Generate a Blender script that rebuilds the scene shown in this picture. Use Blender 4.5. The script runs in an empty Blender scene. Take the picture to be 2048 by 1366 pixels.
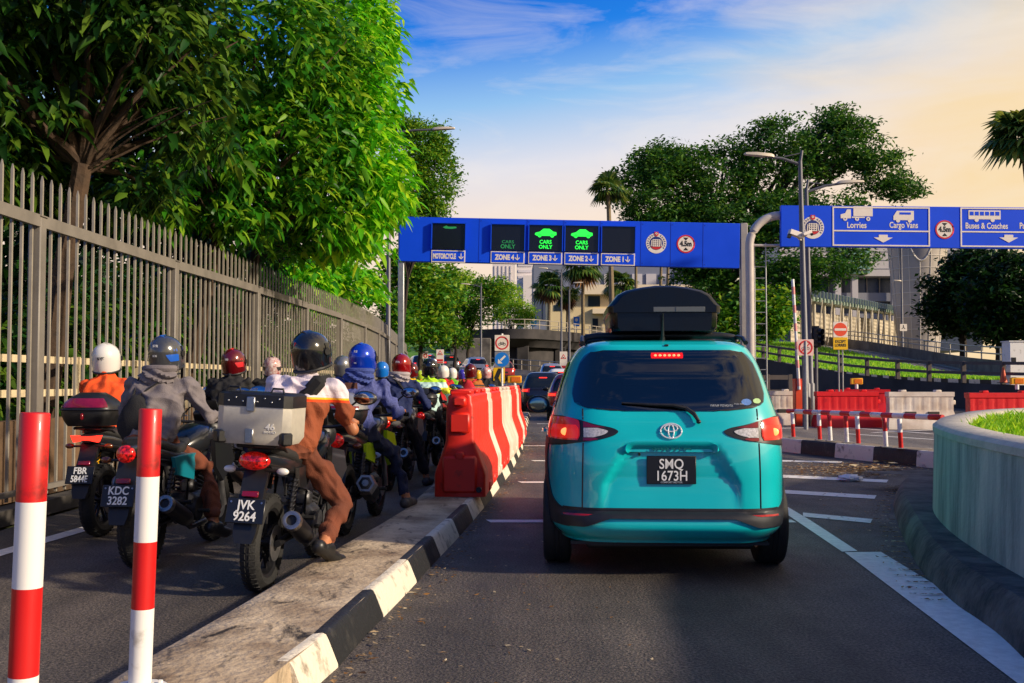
import bpy, bmesh, math, random
import numpy as np
from mathutils import Vector, Matrix, Euler, noise
PI = math.pi; R = math.radians
SC = bpy.context.scene; COL = SC.collection
rng = random.Random(7); nr = np.random.RandomState(7)

# ---------------------------------------------------------------- camera, world, sun, exposure
CAM_H = 1.28; F = 2048.0; HORIZ = 763.0
PITCH = math.atan((HORIZ - 683.0) / F)
cd = bpy.data.cameras.new('camera'); cam = bpy.data.objects.new('camera', cd); COL.objects.link(cam)
cd.sensor_width = 36; cd.lens = 36.0 * F / 2048; cd.clip_start = 0.05; cd.clip_end = 4000
cam.location = (0, 0, CAM_H); cam.rotation_euler = (R(90) + PITCH, 0, 0)
SC.camera = cam
SC.view_settings.view_transform = 'Standard'; SC.view_settings.look = 'None'
SC.view_settings.exposure = 0.22; SC.view_settings.gamma = 1.0
SC.view_settings.use_curve_mapping = False

SUN_AZ = R(112)      # clockwise from +Y (forward)
SUN_EL = R(24)
def s2l(c): return c / 12.92 if c <= 0.04045 else ((c + 0.055) / 1.055) ** 2.4
def S(r, g, b): return (s2l(r / 255), s2l(g / 255), s2l(b / 255))

def make_world():
    w = bpy.data.worlds.new('World'); SC.world = w; w.use_nodes = True
    nt = w.node_tree; nt.nodes.clear(); N = nt.nodes.new; L = nt.links.new
    out = N('ShaderNodeOutputWorld'); bg = N('ShaderNodeBackground'); bg.inputs[1].default_value = 0.1
    L(bg.outputs[0], out.inputs[0])
    sky = N('ShaderNodeTexSky'); sky.sky_type = 'NISHITA'; sky.sun_disc = False
    sky.sun_elevation = SUN_EL; sky.sun_rotation = SUN_AZ; sky.air_density = 1.2; sky.dust_density = 1.5
    tc = N('ShaderNodeTexCoord'); sp = N('ShaderNodeSeparateXYZ'); L(tc.outputs['Generated'], sp.inputs[0])
    def math_(op, a, b=None, clamp=False):
        n = N('ShaderNodeMath'); n.operation = op; n.use_clamp = clamp
        for i, v in enumerate((a, b)):
            if v is None: continue
            if hasattr(v, 'is_output'): L(v, n.inputs[i])
            else: n.inputs[i].default_value = v
        return n.outputs[0]
    def mix(f, a, b):
        n = N('ShaderNodeMix'); n.data_type = 'RGBA'
        for i, v in ((0, f), (6, a), (7, b)):
            if hasattr(v, 'is_output'): L(v, n.inputs[i])
            else: n.inputs[i].default_value = v if i == 0 else (*v, 1)
        return n.outputs[2]
    def ramp(f, stops):
        n = N('ShaderNodeValToRGB'); e = n.color_ramp.elements
        while len(e) < len(stops): e.new(0.5)
        for k, (p, c) in enumerate(stops):
            e[k].position = p; e[k].color = (*c, 1) if len(c) == 3 else c
        L(f, n.inputs[0]); return n.outputs[0]
    x, y, z = sp.outputs
    # the blue is reached lower on the left of the view than towards the sun
    zz = math_('SUBTRACT', z, math_('MULTIPLY', math_('MULTIPLY', x, x), 0.22))
    zr = math_('ADD', math_('ADD', zz, math_('MULTIPLY', x, -0.10)), math_('MULTIPLY', math_('SUBTRACT', 0.55, y), 0.16, True))
    base = ramp(zr, [(0.0, S(255, 226, 196)), (0.15, S(254, 231, 212)), (0.205, S(232, 230, 238)), (0.265, S(150, 198, 244)),
                     (0.325, S(20, 128, 234)), (0.39, S(4, 98, 210)), (1.0, S(40, 92, 165))])
    mp = N('ShaderNodeMapping'); mp.inputs['Scale'].default_value = (2.2, 2.2, 7.5); mp.inputs['Rotation'].default_value = (0.25, 0.1, 0.3)
    L(tc.outputs['Generated'], mp.inputs[0])
    n1 = N('ShaderNodeTexNoise'); n1.inputs['Scale'].default_value = 1.5; n1.inputs['Detail'].default_value = 7; n1.inputs['Roughness'].default_value = 0.52
    n1.inputs['Distortion'].default_value = 0.5; L(mp.outputs[0], n1.inputs['Vector'])
    cl = math_('ADD', n1.outputs[0], math_('MULTIPLY', x, 0.62))
    cl = math_('SUBTRACT', cl, math_('MULTIPLY', z, 0.15))
    cl = math_('MULTIPLY', math_('SUBTRACT', cl, 0.52), 2.6, True)
    warm = ramp(math_('ADD', math_('MULTIPLY', x, 1.2), 0.42), [(0.0, S(250, 236, 232)), (0.45, S(252, 232, 214)), (1.0, S(255, 224, 165))])
    col = mix(math_('MULTIPLY', cl, 0.9), base, warm)
    mp2 = N('ShaderNodeMapping'); mp2.inputs['Scale'].default_value = (3.0, 3.0, 13.0); mp2.inputs['Rotation'].default_value = (0.10, -0.32, 0.2); L(tc.outputs['Generated'], mp2.inputs[0])
    n2 = N('ShaderNodeTexNoise'); n2.inputs['Scale'].default_value = 1.9; n2.inputs['Detail'].default_value = 9; n2.inputs['Roughness'].default_value = 0.6; n2.inputs['Distortion'].default_value = 0.7; L(mp2.outputs[0], n2.inputs['Vector'])
    st = math_('MULTIPLY', math_('SUBTRACT', math_('ADD', n2.outputs[0], math_('MULTIPLY', x, 0.25)), 0.50), 4.2, True)
    col = mix(math_('MULTIPLY', st, 0.36), col, S(255, 243, 230))
    # bright glow low in the west, where the sun is setting
    gl = math_('MULTIPLY', math_('MULTIPLY', math_('SUBTRACT', x, 0.24), 2.6, True), math_('SUBTRACT', 1.0, math_('MULTIPLY', math_('ABSOLUTE', math_('SUBTRACT', z, 0.14)), 4.5, True)))
    col = mix(math_('MULTIPLY', gl, 0.6, True), col, S(255, 216, 136))
    # sky below the horizon does not light anything
    col = mix(math_('MULTIPLY', math_('ADD', z, 0.02), 60, True), S(120, 110, 100), col)
    vm = N('ShaderNodeVectorMath'); vm.operation = 'SCALE'; vm.inputs['Scale'].default_value = 8.6; L(col, vm.inputs[0])
    L(mix(0.94, sky.outputs[0], vm.outputs[0]), bg.inputs[0])
make_world()
sl = bpy.data.lights.new('sun', 'SUN'); sun = bpy.data.objects.new('sun', sl); COL.objects.link(sun)
sl.energy = 4.6; sl.angle = R(3.0); sl.color = (1.0, 0.84, 0.64)
sd = Vector((math.sin(SUN_AZ) * math.cos(SUN_EL), math.cos(SUN_AZ) * math.cos(SUN_EL), math.sin(SUN_EL)))
sun.rotation_euler = sd.to_track_quat('Z', 'Y').to_euler(); sun.location = (60, 0, 40)

def ray(x, y):
    u = (x - 1024) / F; v = (683 - y) / F
    c, s = math.cos(PITCH), math.sin(PITCH)
    return Vector((u, c - v * s, s + v * c))
def W(x, y, Y):                       # point of the photo seen at pixel x, y standing Y metres ahead
    d = ray(x, y); t = Y / d.y
    return Vector((d.x * t, Y, CAM_H + d.z * t))
def G(x, y, z=0.0):                   # the same for a point lying at height z
    d = ray(x, y); t = (z - CAM_H) / d.z
    return Vector((d.x * t, d.y * t, z))

# ---------------------------------------------------------------- materials
MATS = {}
def mat(name, col, rough=0.55, metal=0.0, var=0.0, scale=8.0, bump=0.0, bscale=60.0, coat=0.0, emit=None, estr=1.0, col2=None, spec=0.5, trans=0.0, sub=0.0, thresh=None):
    """plain procedural surface: base colour broken by noise, optional bump"""
    if name in MATS: return MATS[name]
    m = bpy.data.materials.new(name); m.use_nodes = True; MATS[name] = m
    nt = m.node_tree; b = nt.nodes['Principled BSDF']; N = nt.nodes.new; L = nt.links.new
    b.inputs['Base Color'].default_value = (*col, 1); b.inputs['Roughness'].default_value = rough
    b.inputs['Metallic'].default_value = metal; b.inputs['Coat Weight'].default_value = coat; b.inputs['Coat Roughness'].default_value = 0.06
    b.inputs['Specular IOR Level'].default_value = spec
    if trans: b.inputs['Transmission Weight'].default_value = trans
    if emit: b.inputs['Emission Color'].default_value = (*emit, 1); b.inputs['Emission Strength'].default_value = estr
    if var or bump:
        tc = N('ShaderNodeTexCoord')
    if var:
        n = N('ShaderNodeTexNoise'); n.inputs['Scale'].default_value = scale; n.inputs['Detail'].default_value = 6; n.inputs['Roughness'].default_value = 0.62
        L(tc.outputs['Object'], n.inputs['Vector'])
        cr = N('ShaderNodeValToRGB'); e = cr.color_ramp.elements
        lo, hi = thresh or (0.3, 0.7)
        e[0].position = lo; e[1].position = hi
        c2 = col2 or tuple(max(0, c * (1 - var)) for c in col)
        e[0].color = (*c2, 1); e[1].color = (*(tuple(min(1, c * (1 + var * 0.4)) for c in col) if not col2 else col), 1)
        L(n.outputs[0], cr.inputs[0]); L(cr.outputs[0], b.inputs['Base Color'])
        mr = N('ShaderNodeMapRange'); mr.inputs[3].default_value = max(0.02, rough - 0.12); mr.inputs[4].default_value = min(1, rough + 0.12)
        L(n.outputs[0], mr.inputs[0]); L(mr.outputs[0], b.inputs['Roughness'])
    if bump:
        n2 = N('ShaderNodeTexNoise'); n2.inputs['Scale'].default_value = bscale; n2.inputs['Detail'].default_value = 4
        L(tc.outputs['Object'], n2.inputs['Vector'])
        bp = N('ShaderNodeBump'); bp.inputs['Strength'].default_value = bump; bp.inputs['Distance'].default_value = 0.02
        L(n2.outputs[0], bp.inputs['Height']); L(bp.outputs[0], b.inputs['Normal'])
    return m

def leaf_mat(name, c1, c2, c3, trans=0.35, rough=0.45):
    if name in MATS: return MATS[name]
    m = bpy.data.materials.new(name); m.use_nodes = True; MATS[name] = m
    nt = m.node_tree; b = nt.nodes['Principled BSDF']; N = nt.nodes.new; L = nt.links.new
    g = N('ShaderNodeNewGeometry'); cr = N('ShaderNodeValToRGB'); e = cr.color_ramp.elements
    e.new(0.5); e[0].position = 0.0; e[1].position = 0.55; e[2].position = 1.0
    for k, c in enumerate((c1, c2, c3)): e[k].color = (*c, 1)
    L(g.outputs['Random Per Island'], cr.inputs[0]); L(cr.outputs[0], b.inputs['Base Color'])
    b.inputs['Roughness'].default_value = rough; b.inputs['Specular IOR Level'].default_value = 0.35
    t = N('ShaderNodeBsdfTranslucent'); hs = N('ShaderNodeHueSaturation'); hs.inputs['Value'].default_value = 1.5; hs.inputs['Hue'].default_value = 0.48
    L(cr.outputs[0], hs.inputs['Color']); L(hs.outputs[0], t.inputs[0])
    mx = N('ShaderNodeMixShader'); mx.inputs[0].default_value = trans
    L(b.outputs[0], mx.inputs[1]); L(t.outputs[0], mx.inputs[2]); L(mx.outputs[0], nt.nodes['Material Output'].inputs[0])
    return m

def bands(name, axis, stops, rough=0.85, bump=0.25, bscale=45, metal=0, coat=0, coord='Object'):
    """hard stripes of colour along an object axis: stops = [(from, colour), ...]"""
    if name in MATS: return MATS[name]
    m = bpy.data.materials.new(name); m.use_nodes = True; MATS[name] = m
    nt = m.node_tree; b = nt.nodes['Principled BSDF']; N = nt.nodes.new; L = nt.links.new
    b.inputs['Roughness'].default_value = rough; b.inputs['Metallic'].default_value = metal; b.inputs['Coat Weight'].default_value = coat
    tc = N('ShaderNodeTexCoord'); sp = N('ShaderNodeSeparateXYZ'); L(tc.outputs[coord], sp.inputs[0])
    prev = None
    for k, (p, c) in enumerate(stops):
        if prev is None:
            rg = N('ShaderNodeRGB'); rg.outputs[0].default_value = (*c, 1); prev = rg.outputs[0]; continue
        gt = N('ShaderNodeMath'); gt.operation = 'GREATER_THAN'; gt.inputs[1].default_value = p; L(sp.outputs[axis], gt.inputs[0])
        mx = N('ShaderNodeMix'); mx.data_type = 'RGBA'; L(gt.outputs[0], mx.inputs[0]); L(prev, mx.inputs[6]); mx.inputs[7].default_value = (*c, 1)
        prev = mx.outputs[2]
    L(prev, b.inputs['Base Color'])
    if bump:
        n2 = N('ShaderNodeTexNoise'); n2.inputs['Scale'].default_value = bscale; L(tc.outputs['Object'], n2.inputs['Vector'])
        bp = N('ShaderNodeBump'); bp.inputs['Strength'].default_value = bump; bp.inputs['Distance'].default_value = 0.01
        L(n2.outputs[0], bp.inputs['Height']); L(bp.outputs[0], b.inputs['Normal'])
    return m

# ---------------------------------------------------------------- mesh helpers
class MB:
    """collects shapes and links them as ONE mesh object"""
    def __init__(s): s.v = []; s.f = []; s.m = []; s.sm = []
    def add(s, vs, fs, mi=0, smooth=False):
        o = len(s.v); s.v.extend([tuple(p) for p in vs])
        for f in fs: s.f.append(tuple(i + o for i in f)); s.m.append(mi); s.sm.append(smooth)
        return s
    def box(s, c, size, rot=None, mi=0, ch=0.0):
        hx, hy, hz = size[0] / 2, size[1] / 2, size[2] / 2
        M = Matrix() if rot is None else Euler(rot).to_matrix().to_4x4()
        c = Vector(c)
        if ch <= 0:
            vs = [c + M @ Vector((sx * hx, sy * hy, sz * hz)) for sx in (-1, 1) for sy in (-1, 1) for sz in (-1, 1)]
            return s.add(vs, [(0, 1, 3, 2), (4, 6, 7, 5), (0, 4, 5, 1), (2, 3, 7, 6), (0, 2, 6, 4), (1, 5, 7, 3)], mi)
        ch = min(ch, hx * .9, hy * .9, hz * .9)
        vs = []; idx = {}
        for sx in (-1, 1):
            for sy in (-1, 1):
                for sz in (-1, 1):
                    for k in range(3):
                        d = [hx, hy, hz]; d = [h - (ch if j != k else 0) for j, h in enumerate(d)]
                        idx[(sx, sy, sz, k)] = len(vs); vs.append(c + M @ Vector((sx * d[0], sy * d[1], sz * d[2])))
        fs = []
        for k in range(3):
            for sg in (-1, 1):
                o = [(-1, -1), (1, -1), (1, 1), (-1, 1)]; q = []
                for a, b in o:
                    t = [a, b]; t.insert(k, sg); q.append(idx[(*t, k)])
                fs.append(tuple(q))
        for k in range(3):
            i, j = [a for a in range(3) if a != k]
            for si in (-1, 1):
                for sj in (-1, 1):
                    q = []
                    for sk, ax in ((-1, i), (-1, j), (1, j), (1, i)):
                        t = [0, 0, 0]; t[i] = si; t[j] = sj; t[k] = sk; q.append(idx[(*t, ax)])
                    fs.append(tuple(q))
        for sx in (-1, 1):
            for sy in (-1, 1):
                for sz in (-1, 1): fs.append(tuple(idx[(sx, sy, sz, k)] for k in range(3)))
        return s.add(vs, fs, mi)
    def ring_pts(s, c, d, r, n, up=None):
        d = Vector(d).normalized()
        up = Vector(up) if up is not None else (Vector((0, 0, 1)) if abs(d.z) < 0.9 else Vector((0, 1, 0)))
        a = d.cross(up).normalized(); b = a.cross(d)
        rx, ry = (r, r) if not isinstance(r, (tuple, list)) else r
        return [Vector(c) + a * (math.cos(2 * PI * k / n) * rx) + b * (math.sin(2 * PI * k / n) * ry) for k in range(n)]
    def tube(s, pts, r, n=10, mi=0, cap=True, smooth=True, up=None):
        pts = [Vector(p) for p in pts]; rs = r if isinstance(r, list) else [r] * len(pts)
        vs = []; fs = []
        for i, p in enumerate(pts):
            d = (pts[min(i + 1, len(pts) - 1)] - pts[max(i - 1, 0)])
            vs += s.ring_pts(p, d, rs[i], n, up)
        for i in range(len(pts) - 1):
            for k in range(n):
                fs.append((i * n + k, i * n + (k + 1) % n, (i + 1) * n + (k + 1) % n, (i + 1) * n + k))
        s.add(vs, fs, mi, smooth)
        if cap:
            o = len(pts) - 1
            s.add(vs[:n], [tuple(range(n))[::-1]], mi); s.add(vs[o * n:], [tuple(range(n))], mi)
        return s
    def cyl(s, p0, p1, r0, r1=None, n=16, mi=0, cap=True):
        return s.tube([p0, p1], [r0, r0 if r1 is None else r1], n, mi, cap)
    def lathe(s, c, axis, prof, n=24, mi=0, up=None, closed=False):
        """prof = [(radius, along axis)]"""
        c = Vector(c); axis = Vector(axis).normalized(); vs = []; fs = []
        for r, h in prof: vs += s.ring_pts(c + axis * h, axis, max(r, 1e-4), n, up)
        m = len(prof)
        for i in range(m if closed else m - 1):
            j = (i + 1) % m
            for k in range(n): fs.append((i * n + k, i * n + (k + 1) % n, j * n + (k + 1) % n, j * n + k))
        return s.add(vs, fs, mi, True)
    def ell(s, c, r, nu=16, nv=10, mi=0, rot=None, fn=None):
        c = Vector(c); M = Euler(rot).to_matrix() if rot else Matrix.Identity(3); vs = []; fs = []
        for j in range(nv + 1):
            th = PI * j / nv
            for i in range(nu):
                ph = 2 * PI * i / nu
                p = Vector((math.sin(th) * math.cos(ph), math.sin(th) * math.sin(ph), math.cos(th)))
                if fn: p = fn(p)
                vs.append(c + M @ Vector((p.x * r[0], p.y * r[1], p.z * r[2])))
        for j in range(nv):
            for i in range(nu): fs.append((j * nu + i, (j + 1) * nu + i, (j + 1) * nu + (i + 1) % nu, j * nu + (i + 1) % nu))
        return s.add(vs, fs, mi, True)
    def prism(s, poly, y0, y1, mi=0, M=None, smooth=False):
        """2D polygon in XZ, extruded along Y from y0 to y1 (y0 is the face looking at -Y)"""
        M = M or Matrix(); n = len(poly)
        area = sum(poly[i][0] * poly[(i + 1) % n][1] - poly[(i + 1) % n][0] * poly[i][1] for i in range(n))
        if area < 0: poly = poly[::-1]
        vs = [M @ Vector((x, y0, z)) for x, z in poly] + [M @ Vector((x, y1, z)) for x, z in poly]
        fs = [tuple(range(n)), tuple(range(2 * n - 1, n - 1, -1))] + [(i, i + n, (i + 1) % n + n, (i + 1) % n) for i in range(n)]
        return s.add(vs, fs, mi, smooth)
    def loft(s, rings, mi=0, cap=True, smooth=True, closed=True):
        n = len(rings[0]); vs = [p for r in rings for p in r]; fs = []
        for i in range(len(rings) - 1):
            for k in range(n if closed else n - 1):
                fs.append((i * n + k, i * n + (k + 1) % n, (i + 1) * n + (k + 1) % n, (i + 1) * n + k))
        s.add(vs, fs, mi, smooth)
        if cap: s.add(rings[0], [tuple(range(n))[::-1]], mi, smooth); s.add(rings[-1], [tuple(range(n))], mi, smooth)
        return s
    def grid(s, rows, mi=0, smooth=True):
        return s.loft(rows, mi, False, smooth, False)
    def solid(s, rows, th, mi=0, smooth=True):
        """open grid of points given thickness th (vector)"""
        th = Vector(th); s.grid(rows, mi, smooth); s.grid([[Vector(p) + th for p in r][::-1] for r in rows], mi, smooth)
        per = [Vector(p) for p in rows[0]] + [Vector(r[-1]) for r in rows[1:]] + [Vector(p) for p in rows[-1][-2::-1]] + [Vector(r[0]) for r in rows[-2:0:-1]]
        n = len(per); return s.add(per + [p + th for p in per], [(i, i + n, (i + 1) % n + n, (i + 1) % n) for i in range(n)], mi)
    def build(s, name, mats, parent=None, loc=None, rot=None, fixn=True):
        me = bpy.data.meshes.new(name); me.from_pydata(s.v, [], s.f)
        mats = mats if isinstance(mats, (list, tuple)) else [mats]
        for m in mats: me.materials.append(m)
        me.polygons.foreach_set('material_index', s.m); me.polygons.foreach_set('use_smooth', s.sm)
        if fixn:
            bm = bmesh.new(); bm.from_mesh(me); bmesh.ops.remove_doubles(bm, verts=bm.verts, dist=1e-5)
            bmesh.ops.recalc_face_normals(bm, faces=bm.faces); bm.to_mesh(me); bm.free()
        me.update()
        try: me.set_sharp_from_angle(angle=R(38))
        except Exception: pass
        o = bpy.data.objects.new(name, me); COL.objects.link(o)
        if parent: o.parent = parent
        if loc is not None: o.location = loc
        if rot is not None: o.rotation_euler = rot
        return o

def thing(name, label, cat, loc=(0, 0, 0), rotz=0.0, group=None, rot=None):
    o = bpy.data.objects.new(name, None); COL.objects.link(o); o.empty_display_size = 0.2
    o.location = loc; o.rotation_euler = rot or (0, 0, rotz)
    return tag(o, label, cat, group)
def tag(o, label, cat, group=None, kind=None):
    if label: o['label'] = label
    if cat: o['category'] = cat
    if group: o['group'] = group
    if kind: o['kind'] = kind
    return o
def struct(o): o['kind'] = 'structure'; return o
def stuff(o, label=None, cat=None):
    o['kind'] = 'stuff'; return tag(o, label, cat)
def dup(root, label, loc, rotz=0.0, group=None):
    """copy of a thing, its parts and their sub-parts"""
    def cp(o, par):
        c = o.copy(); COL.objects.link(c)
        if par: c.parent = par
        for ch in o.children: cp(ch, c)
        return c
    r = cp(root, None); r.location = loc; r.rotation_euler = (0, 0, rotz); r['label'] = label
    if group: r['group'] = group
    return r

def text(name, s, size, m, parent, loc, rot=(R(90), 0, 0), sx=1.0, depth=0.0015, align='CENTER', bold=0.0):
    cu = bpy.data.curves.new(name, 'FONT'); cu.body = s; cu.size = size; cu.align_x = align; cu.align_y = 'CENTER'
    cu.extrude = depth; cu.offset = bold; cu.space_line = 0.95; cu.resolution_u = 4
    o = bpy.data.objects.new(name, cu); COL.objects.link(o); bpy.context.view_layer.update()
    me = bpy.data.meshes.new_from_object(o.evaluated_get(bpy.context.evaluated_depsgraph_get()))
    bpy.data.objects.remove(o); bpy.data.curves.remove(cu)
    me.materials.clear(); me.materials.append(m); me.name = name
    me.transform(Matrix.Diagonal((sx, 1, 1, 1)))
    t = bpy.data.objects.new(name, me); COL.objects.link(t); t.location = loc; t.rotation_euler = rot
    if parent: t.parent = parent
    return t

def raw(name, v, f, mats, parent=None, smooth=False, mi=None):
    """fast mesh from numpy arrays (all faces the same size)"""
    v = np.asarray(v, np.float32).reshape(-1, 3); f = np.asarray(f, np.int32); k = f.shape[1]
    me = bpy.data.meshes.new(name); me.vertices.add(len(v)); me.vertices.foreach_set('co', v.ravel())
    me.loops.add(f.size); me.loops.foreach_set('vertex_index', f.ravel())
    me.polygons.add(len(f)); me.polygons.foreach_set('loop_start', np.arange(0, f.size, k, dtype=np.int32)); me.polygons.foreach_set('loop_total', np.full(len(f), k, np.int32))
    for m in (mats if isinstance(mats, (list, tuple)) else [mats]): me.materials.append(m)
    if mi is not None: me.polygons.foreach_set('material_index', np.asarray(mi, np.int32))
    me.polygons.foreach_set('use_smooth', np.full(len(f), smooth))
    me.update(calc_edges=True); me.validate()
    o = bpy.data.objects.new(name, me); COL.objects.link(o)
    if parent: o.parent = parent
    return o
def circ(cx, cz, r, n=32, a0=0, a1=2 * PI): return [(cx + r * math.cos(a0 + (a1 - a0) * k / n), cz + r * math.sin(a0 + (a1 - a0) * k / n)) for k in range(n + (0 if abs(a1 - a0 - 2 * PI) < 1e-6 else 1))]
def ringpoly(mb, cx, cz, r0, r1, y0, y1, n=36, mi=0, a0=0, a1=2 * PI):
    for k in range(n):
        b0, b1 = a0 + (a1 - a0) * k / n, a0 + (a1 - a0) * (k + 1) / n
        mb.prism([(cx + r0 * math.cos(b0), cz + r0 * math.sin(b0)), (cx + r1 * math.cos(b0), cz + r1 * math.sin(b0)),
                  (cx + r1 * math.cos(b1), cz + r1 * math.sin(b1)), (cx + r0 * math.cos(b1), cz + r0 * math.sin(b1))], y0, y1, mi)
def strip2(mb, a, b, w, y0, y1, mi=0):
    a = Vector((a[0], a[1])); b = Vector((b[0], b[1])); d = (b - a).normalized(); n = Vector((-d.y, d.x)) * w / 2
    mb.prism([tuple(a - n), tuple(b - n), tuple(b + n), tuple(a + n)], y0, y1, mi)

# shared materials
M_ASPH = mat('asphalt', S(62, 60, 58), 0.72, var=0.35, scale=2.0, bump=0.8, bscale=150)
M_WHITEPAINT = mat('road_paint', S(238, 234, 226), 0.6, var=0.22, scale=14, bump=0.3, bscale=120)
M_BLACK = mat('black_plastic', (0.012, 0.012, 0.013), 0.42, var=0.3, scale=20)
M_RUBBER = mat('rubber', (0.014, 0.014, 0.014), 0.75, var=0.4, scale=30, bump=0.2, bscale=80)
M_STEEL = mat('steel', (0.42, 0.42, 0.43), 0.32, 0.9, var=0.25, scale=15)
M_DSTEEL = mat('dark_metal', (0.035, 0.035, 0.04), 0.4, 0.7, var=0.3, scale=18)
M_CHROME = mat('chrome', (0.72, 0.72, 0.73), 0.1, 1.0)
M_GALV = mat('galvanised', (0.36, 0.37, 0.38), 0.45, 0.6, var=0.2, scale=6)
M_GLASS = mat('dark_glass', (0.008, 0.011, 0.015), 0.04, spec=0.6)
M_REDLAMP = mat('red_lens', (0.50, 0.004, 0.006), 0.12, emit=(1, 0.01, 0.01), estr=0.10, coat=0.6)
M_REDLIT = mat('lit_brake_lamp', (0.9, 0.02, 0.01), 0.15, emit=(1.0, 0.03, 0.015), estr=2.2)
M_AMBER = mat('amber_lens', (0.75, 0.2, 0.01), 0.2, coat=0.4)
M_CLEARLENS = mat('clear_lens', (0.7, 0.68, 0.66), 0.12, coat=0.6)
M_WHITE = mat('white_paint', (0.78, 0.77, 0.74), 0.45, var=0.3, scale=7, col2=(.42, .39, .35), thresh=(.28, .42))
M_PLATE = mat('plate_black', (0.01, 0.011, 0.014), 0.35)
M_PLATETXT = mat('plate_characters', (0.8, 0.8, 0.78), 0.4)
M_RED = mat('red_paint', S(205, 22, 22), 0.42, var=0.3, scale=8, col2=S(120, 26, 24), thresh=(.28, .42), coat=0.1)
M_BLUE = mat('sign_blue', (0.0, 0.07, 0.78), 0.55, var=0.08, scale=1.2, spec=.25)
M_CONC = mat('concrete', S(150, 143, 132), 0.85, var=0.45, scale=3.0, bump=0.5, bscale=40)
M_CONCDARK = mat('stained_concrete', S(96, 92, 86), 0.9, var=0.6, scale=1.6, bump=0.4, bscale=30)
# ================================================================ THE SETTING: ground, roads, kerbs, markings
def asphalt(name, c1, c2, speck):
    m = bpy.data.materials.new(name); m.use_nodes = True
    nt = m.node_tree; b = nt.nodes['Principled BSDF']; N = nt.nodes.new; L = nt.links.new
    tc = N('ShaderNodeTexCoord')
    def nz(sc, det, ro=0.6):
        n = N('ShaderNodeTexNoise'); n.inputs['Scale'].default_value = sc; n.inputs['Detail'].default_value = det; n.inputs['Roughness'].default_value = ro
        L(tc.outputs['Object'], n.inputs['Vector']); return n.outputs[0]
    def rp(f, a, b_, ca, cb):
        n = N('ShaderNodeValToRGB'); e = n.color_ramp.elements; e[0].position = a; e[1].position = b_; e[0].color = (*ca, 1); e[1].color = (*cb, 1)
        L(f, n.inputs[0]); return n.outputs[0]
    def mx(bt, f, a, b_):
        n = N('ShaderNodeMix'); n.data_type = 'RGBA'; n.blend_type = bt; n.inputs[0].default_value = f; L(a, n.inputs[6]); L(b_, n.inputs[7]); return n.outputs[2]
    base = rp(nz(0.55, 7, 0.65), 0.32, 0.7, c1, c2)
    fine = rp(nz(62, 4, 0.8), 0.42, 0.62, (0.30, 0.30, 0.30), (speck, speck * .96, speck * .9))
    c = mx('MULTIPLY', 0.85, base, fine)
    vo = N('ShaderNodeTexVoronoi'); vo.inputs['Scale'].default_value = 75; L(tc.outputs['Object'], vo.inputs['Vector'])
    st = rp(vo.outputs['Distance'], 0.0, 0.32, (1.5, 1.42, 1.3), (0.85, 0.85, 0.87))
    c = mx('MULTIPLY', 0.7, c, st)
    sx = N('ShaderNodeSeparateXYZ'); L(tc.outputs['Object'], sx.inputs[0])
    wv = N('ShaderNodeTexNoise'); wv.inputs['Scale'].default_value = 1.0; wv.inputs['Detail'].default_value = 5; wv.inputs['Roughness'].default_value = 0.7
    mpp = N('ShaderNodeMapping'); mpp.inputs['Scale'].default_value = (1.5, 0.16, 1); L(tc.outputs['Object'], mpp.inputs[0]); L(mpp.outputs[0], wv.inputs['Vector'])
    c = mx('MULTIPLY', 0.8, c, rp(wv.outputs[0], 0.38, 0.62, (0.50, 0.50, 0.52), (1.25, 1.2, 1.12)))
    L(c, b.inputs['Base Color'])
    mr = N('ShaderNodeMapRange'); mr.inputs[3].default_value = 0.5; mr.inputs[4].default_value = 0.85; L(nz(3, 5), mr.inputs[0]); L(mr.outputs[0], b.inputs['Roughness'])
    bp = N('ShaderNodeBump'); bp.inputs['Strength'].default_value = 0.7; bp.inputs['Distance'].default_value = 0.008
    ad = N('ShaderNodeMath'); ad.operation = 'ADD'; L(nz(240, 4), ad.inputs[0]); L(vo.outputs['Distance'], ad.inputs[1]); L(ad.outputs[0], bp.inputs['Height']); L(bp.outputs[0], b.inputs['Normal'])
    return m
M_ROAD = asphalt('worn_asphalt', (0.040, 0.035, 0.031), (0.112, 0.098, 0.086), 3.0)
M_ROADPALE = asphalt('pale_asphalt', (0.20, 0.185, 0.17), (0.29, 0.27, 0.25), 1.3)
M_SOIL = mat('soil_and_grass', S(70, 88, 34), 0.95, var=0.7, scale=0.9, col2=S(74, 58, 40), bump=0.5, bscale=12)
M_GRASS = mat('lawn', S(96, 148, 22), 0.9, var=0.5, scale=3.0, col2=S(60, 104, 16), bump=0.6, bscale=60)

def sheet(name, pts, z, m, th=None):
    """flat polygon lying at height z (optionally with sides of thickness th)"""
    mb = MB(); n = len(pts); vs = [(p[0], p[1], z) for p in pts]
    mb.add(vs, [tuple(range(n))])
    if th:
        mb.add(vs + [(p[0], p[1], z - th) for p in pts], [(i, (i + 1) % n, (i + 1) % n + n, i + n) for i in range(n)])
    return struct(mb.build(name, m))

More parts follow.
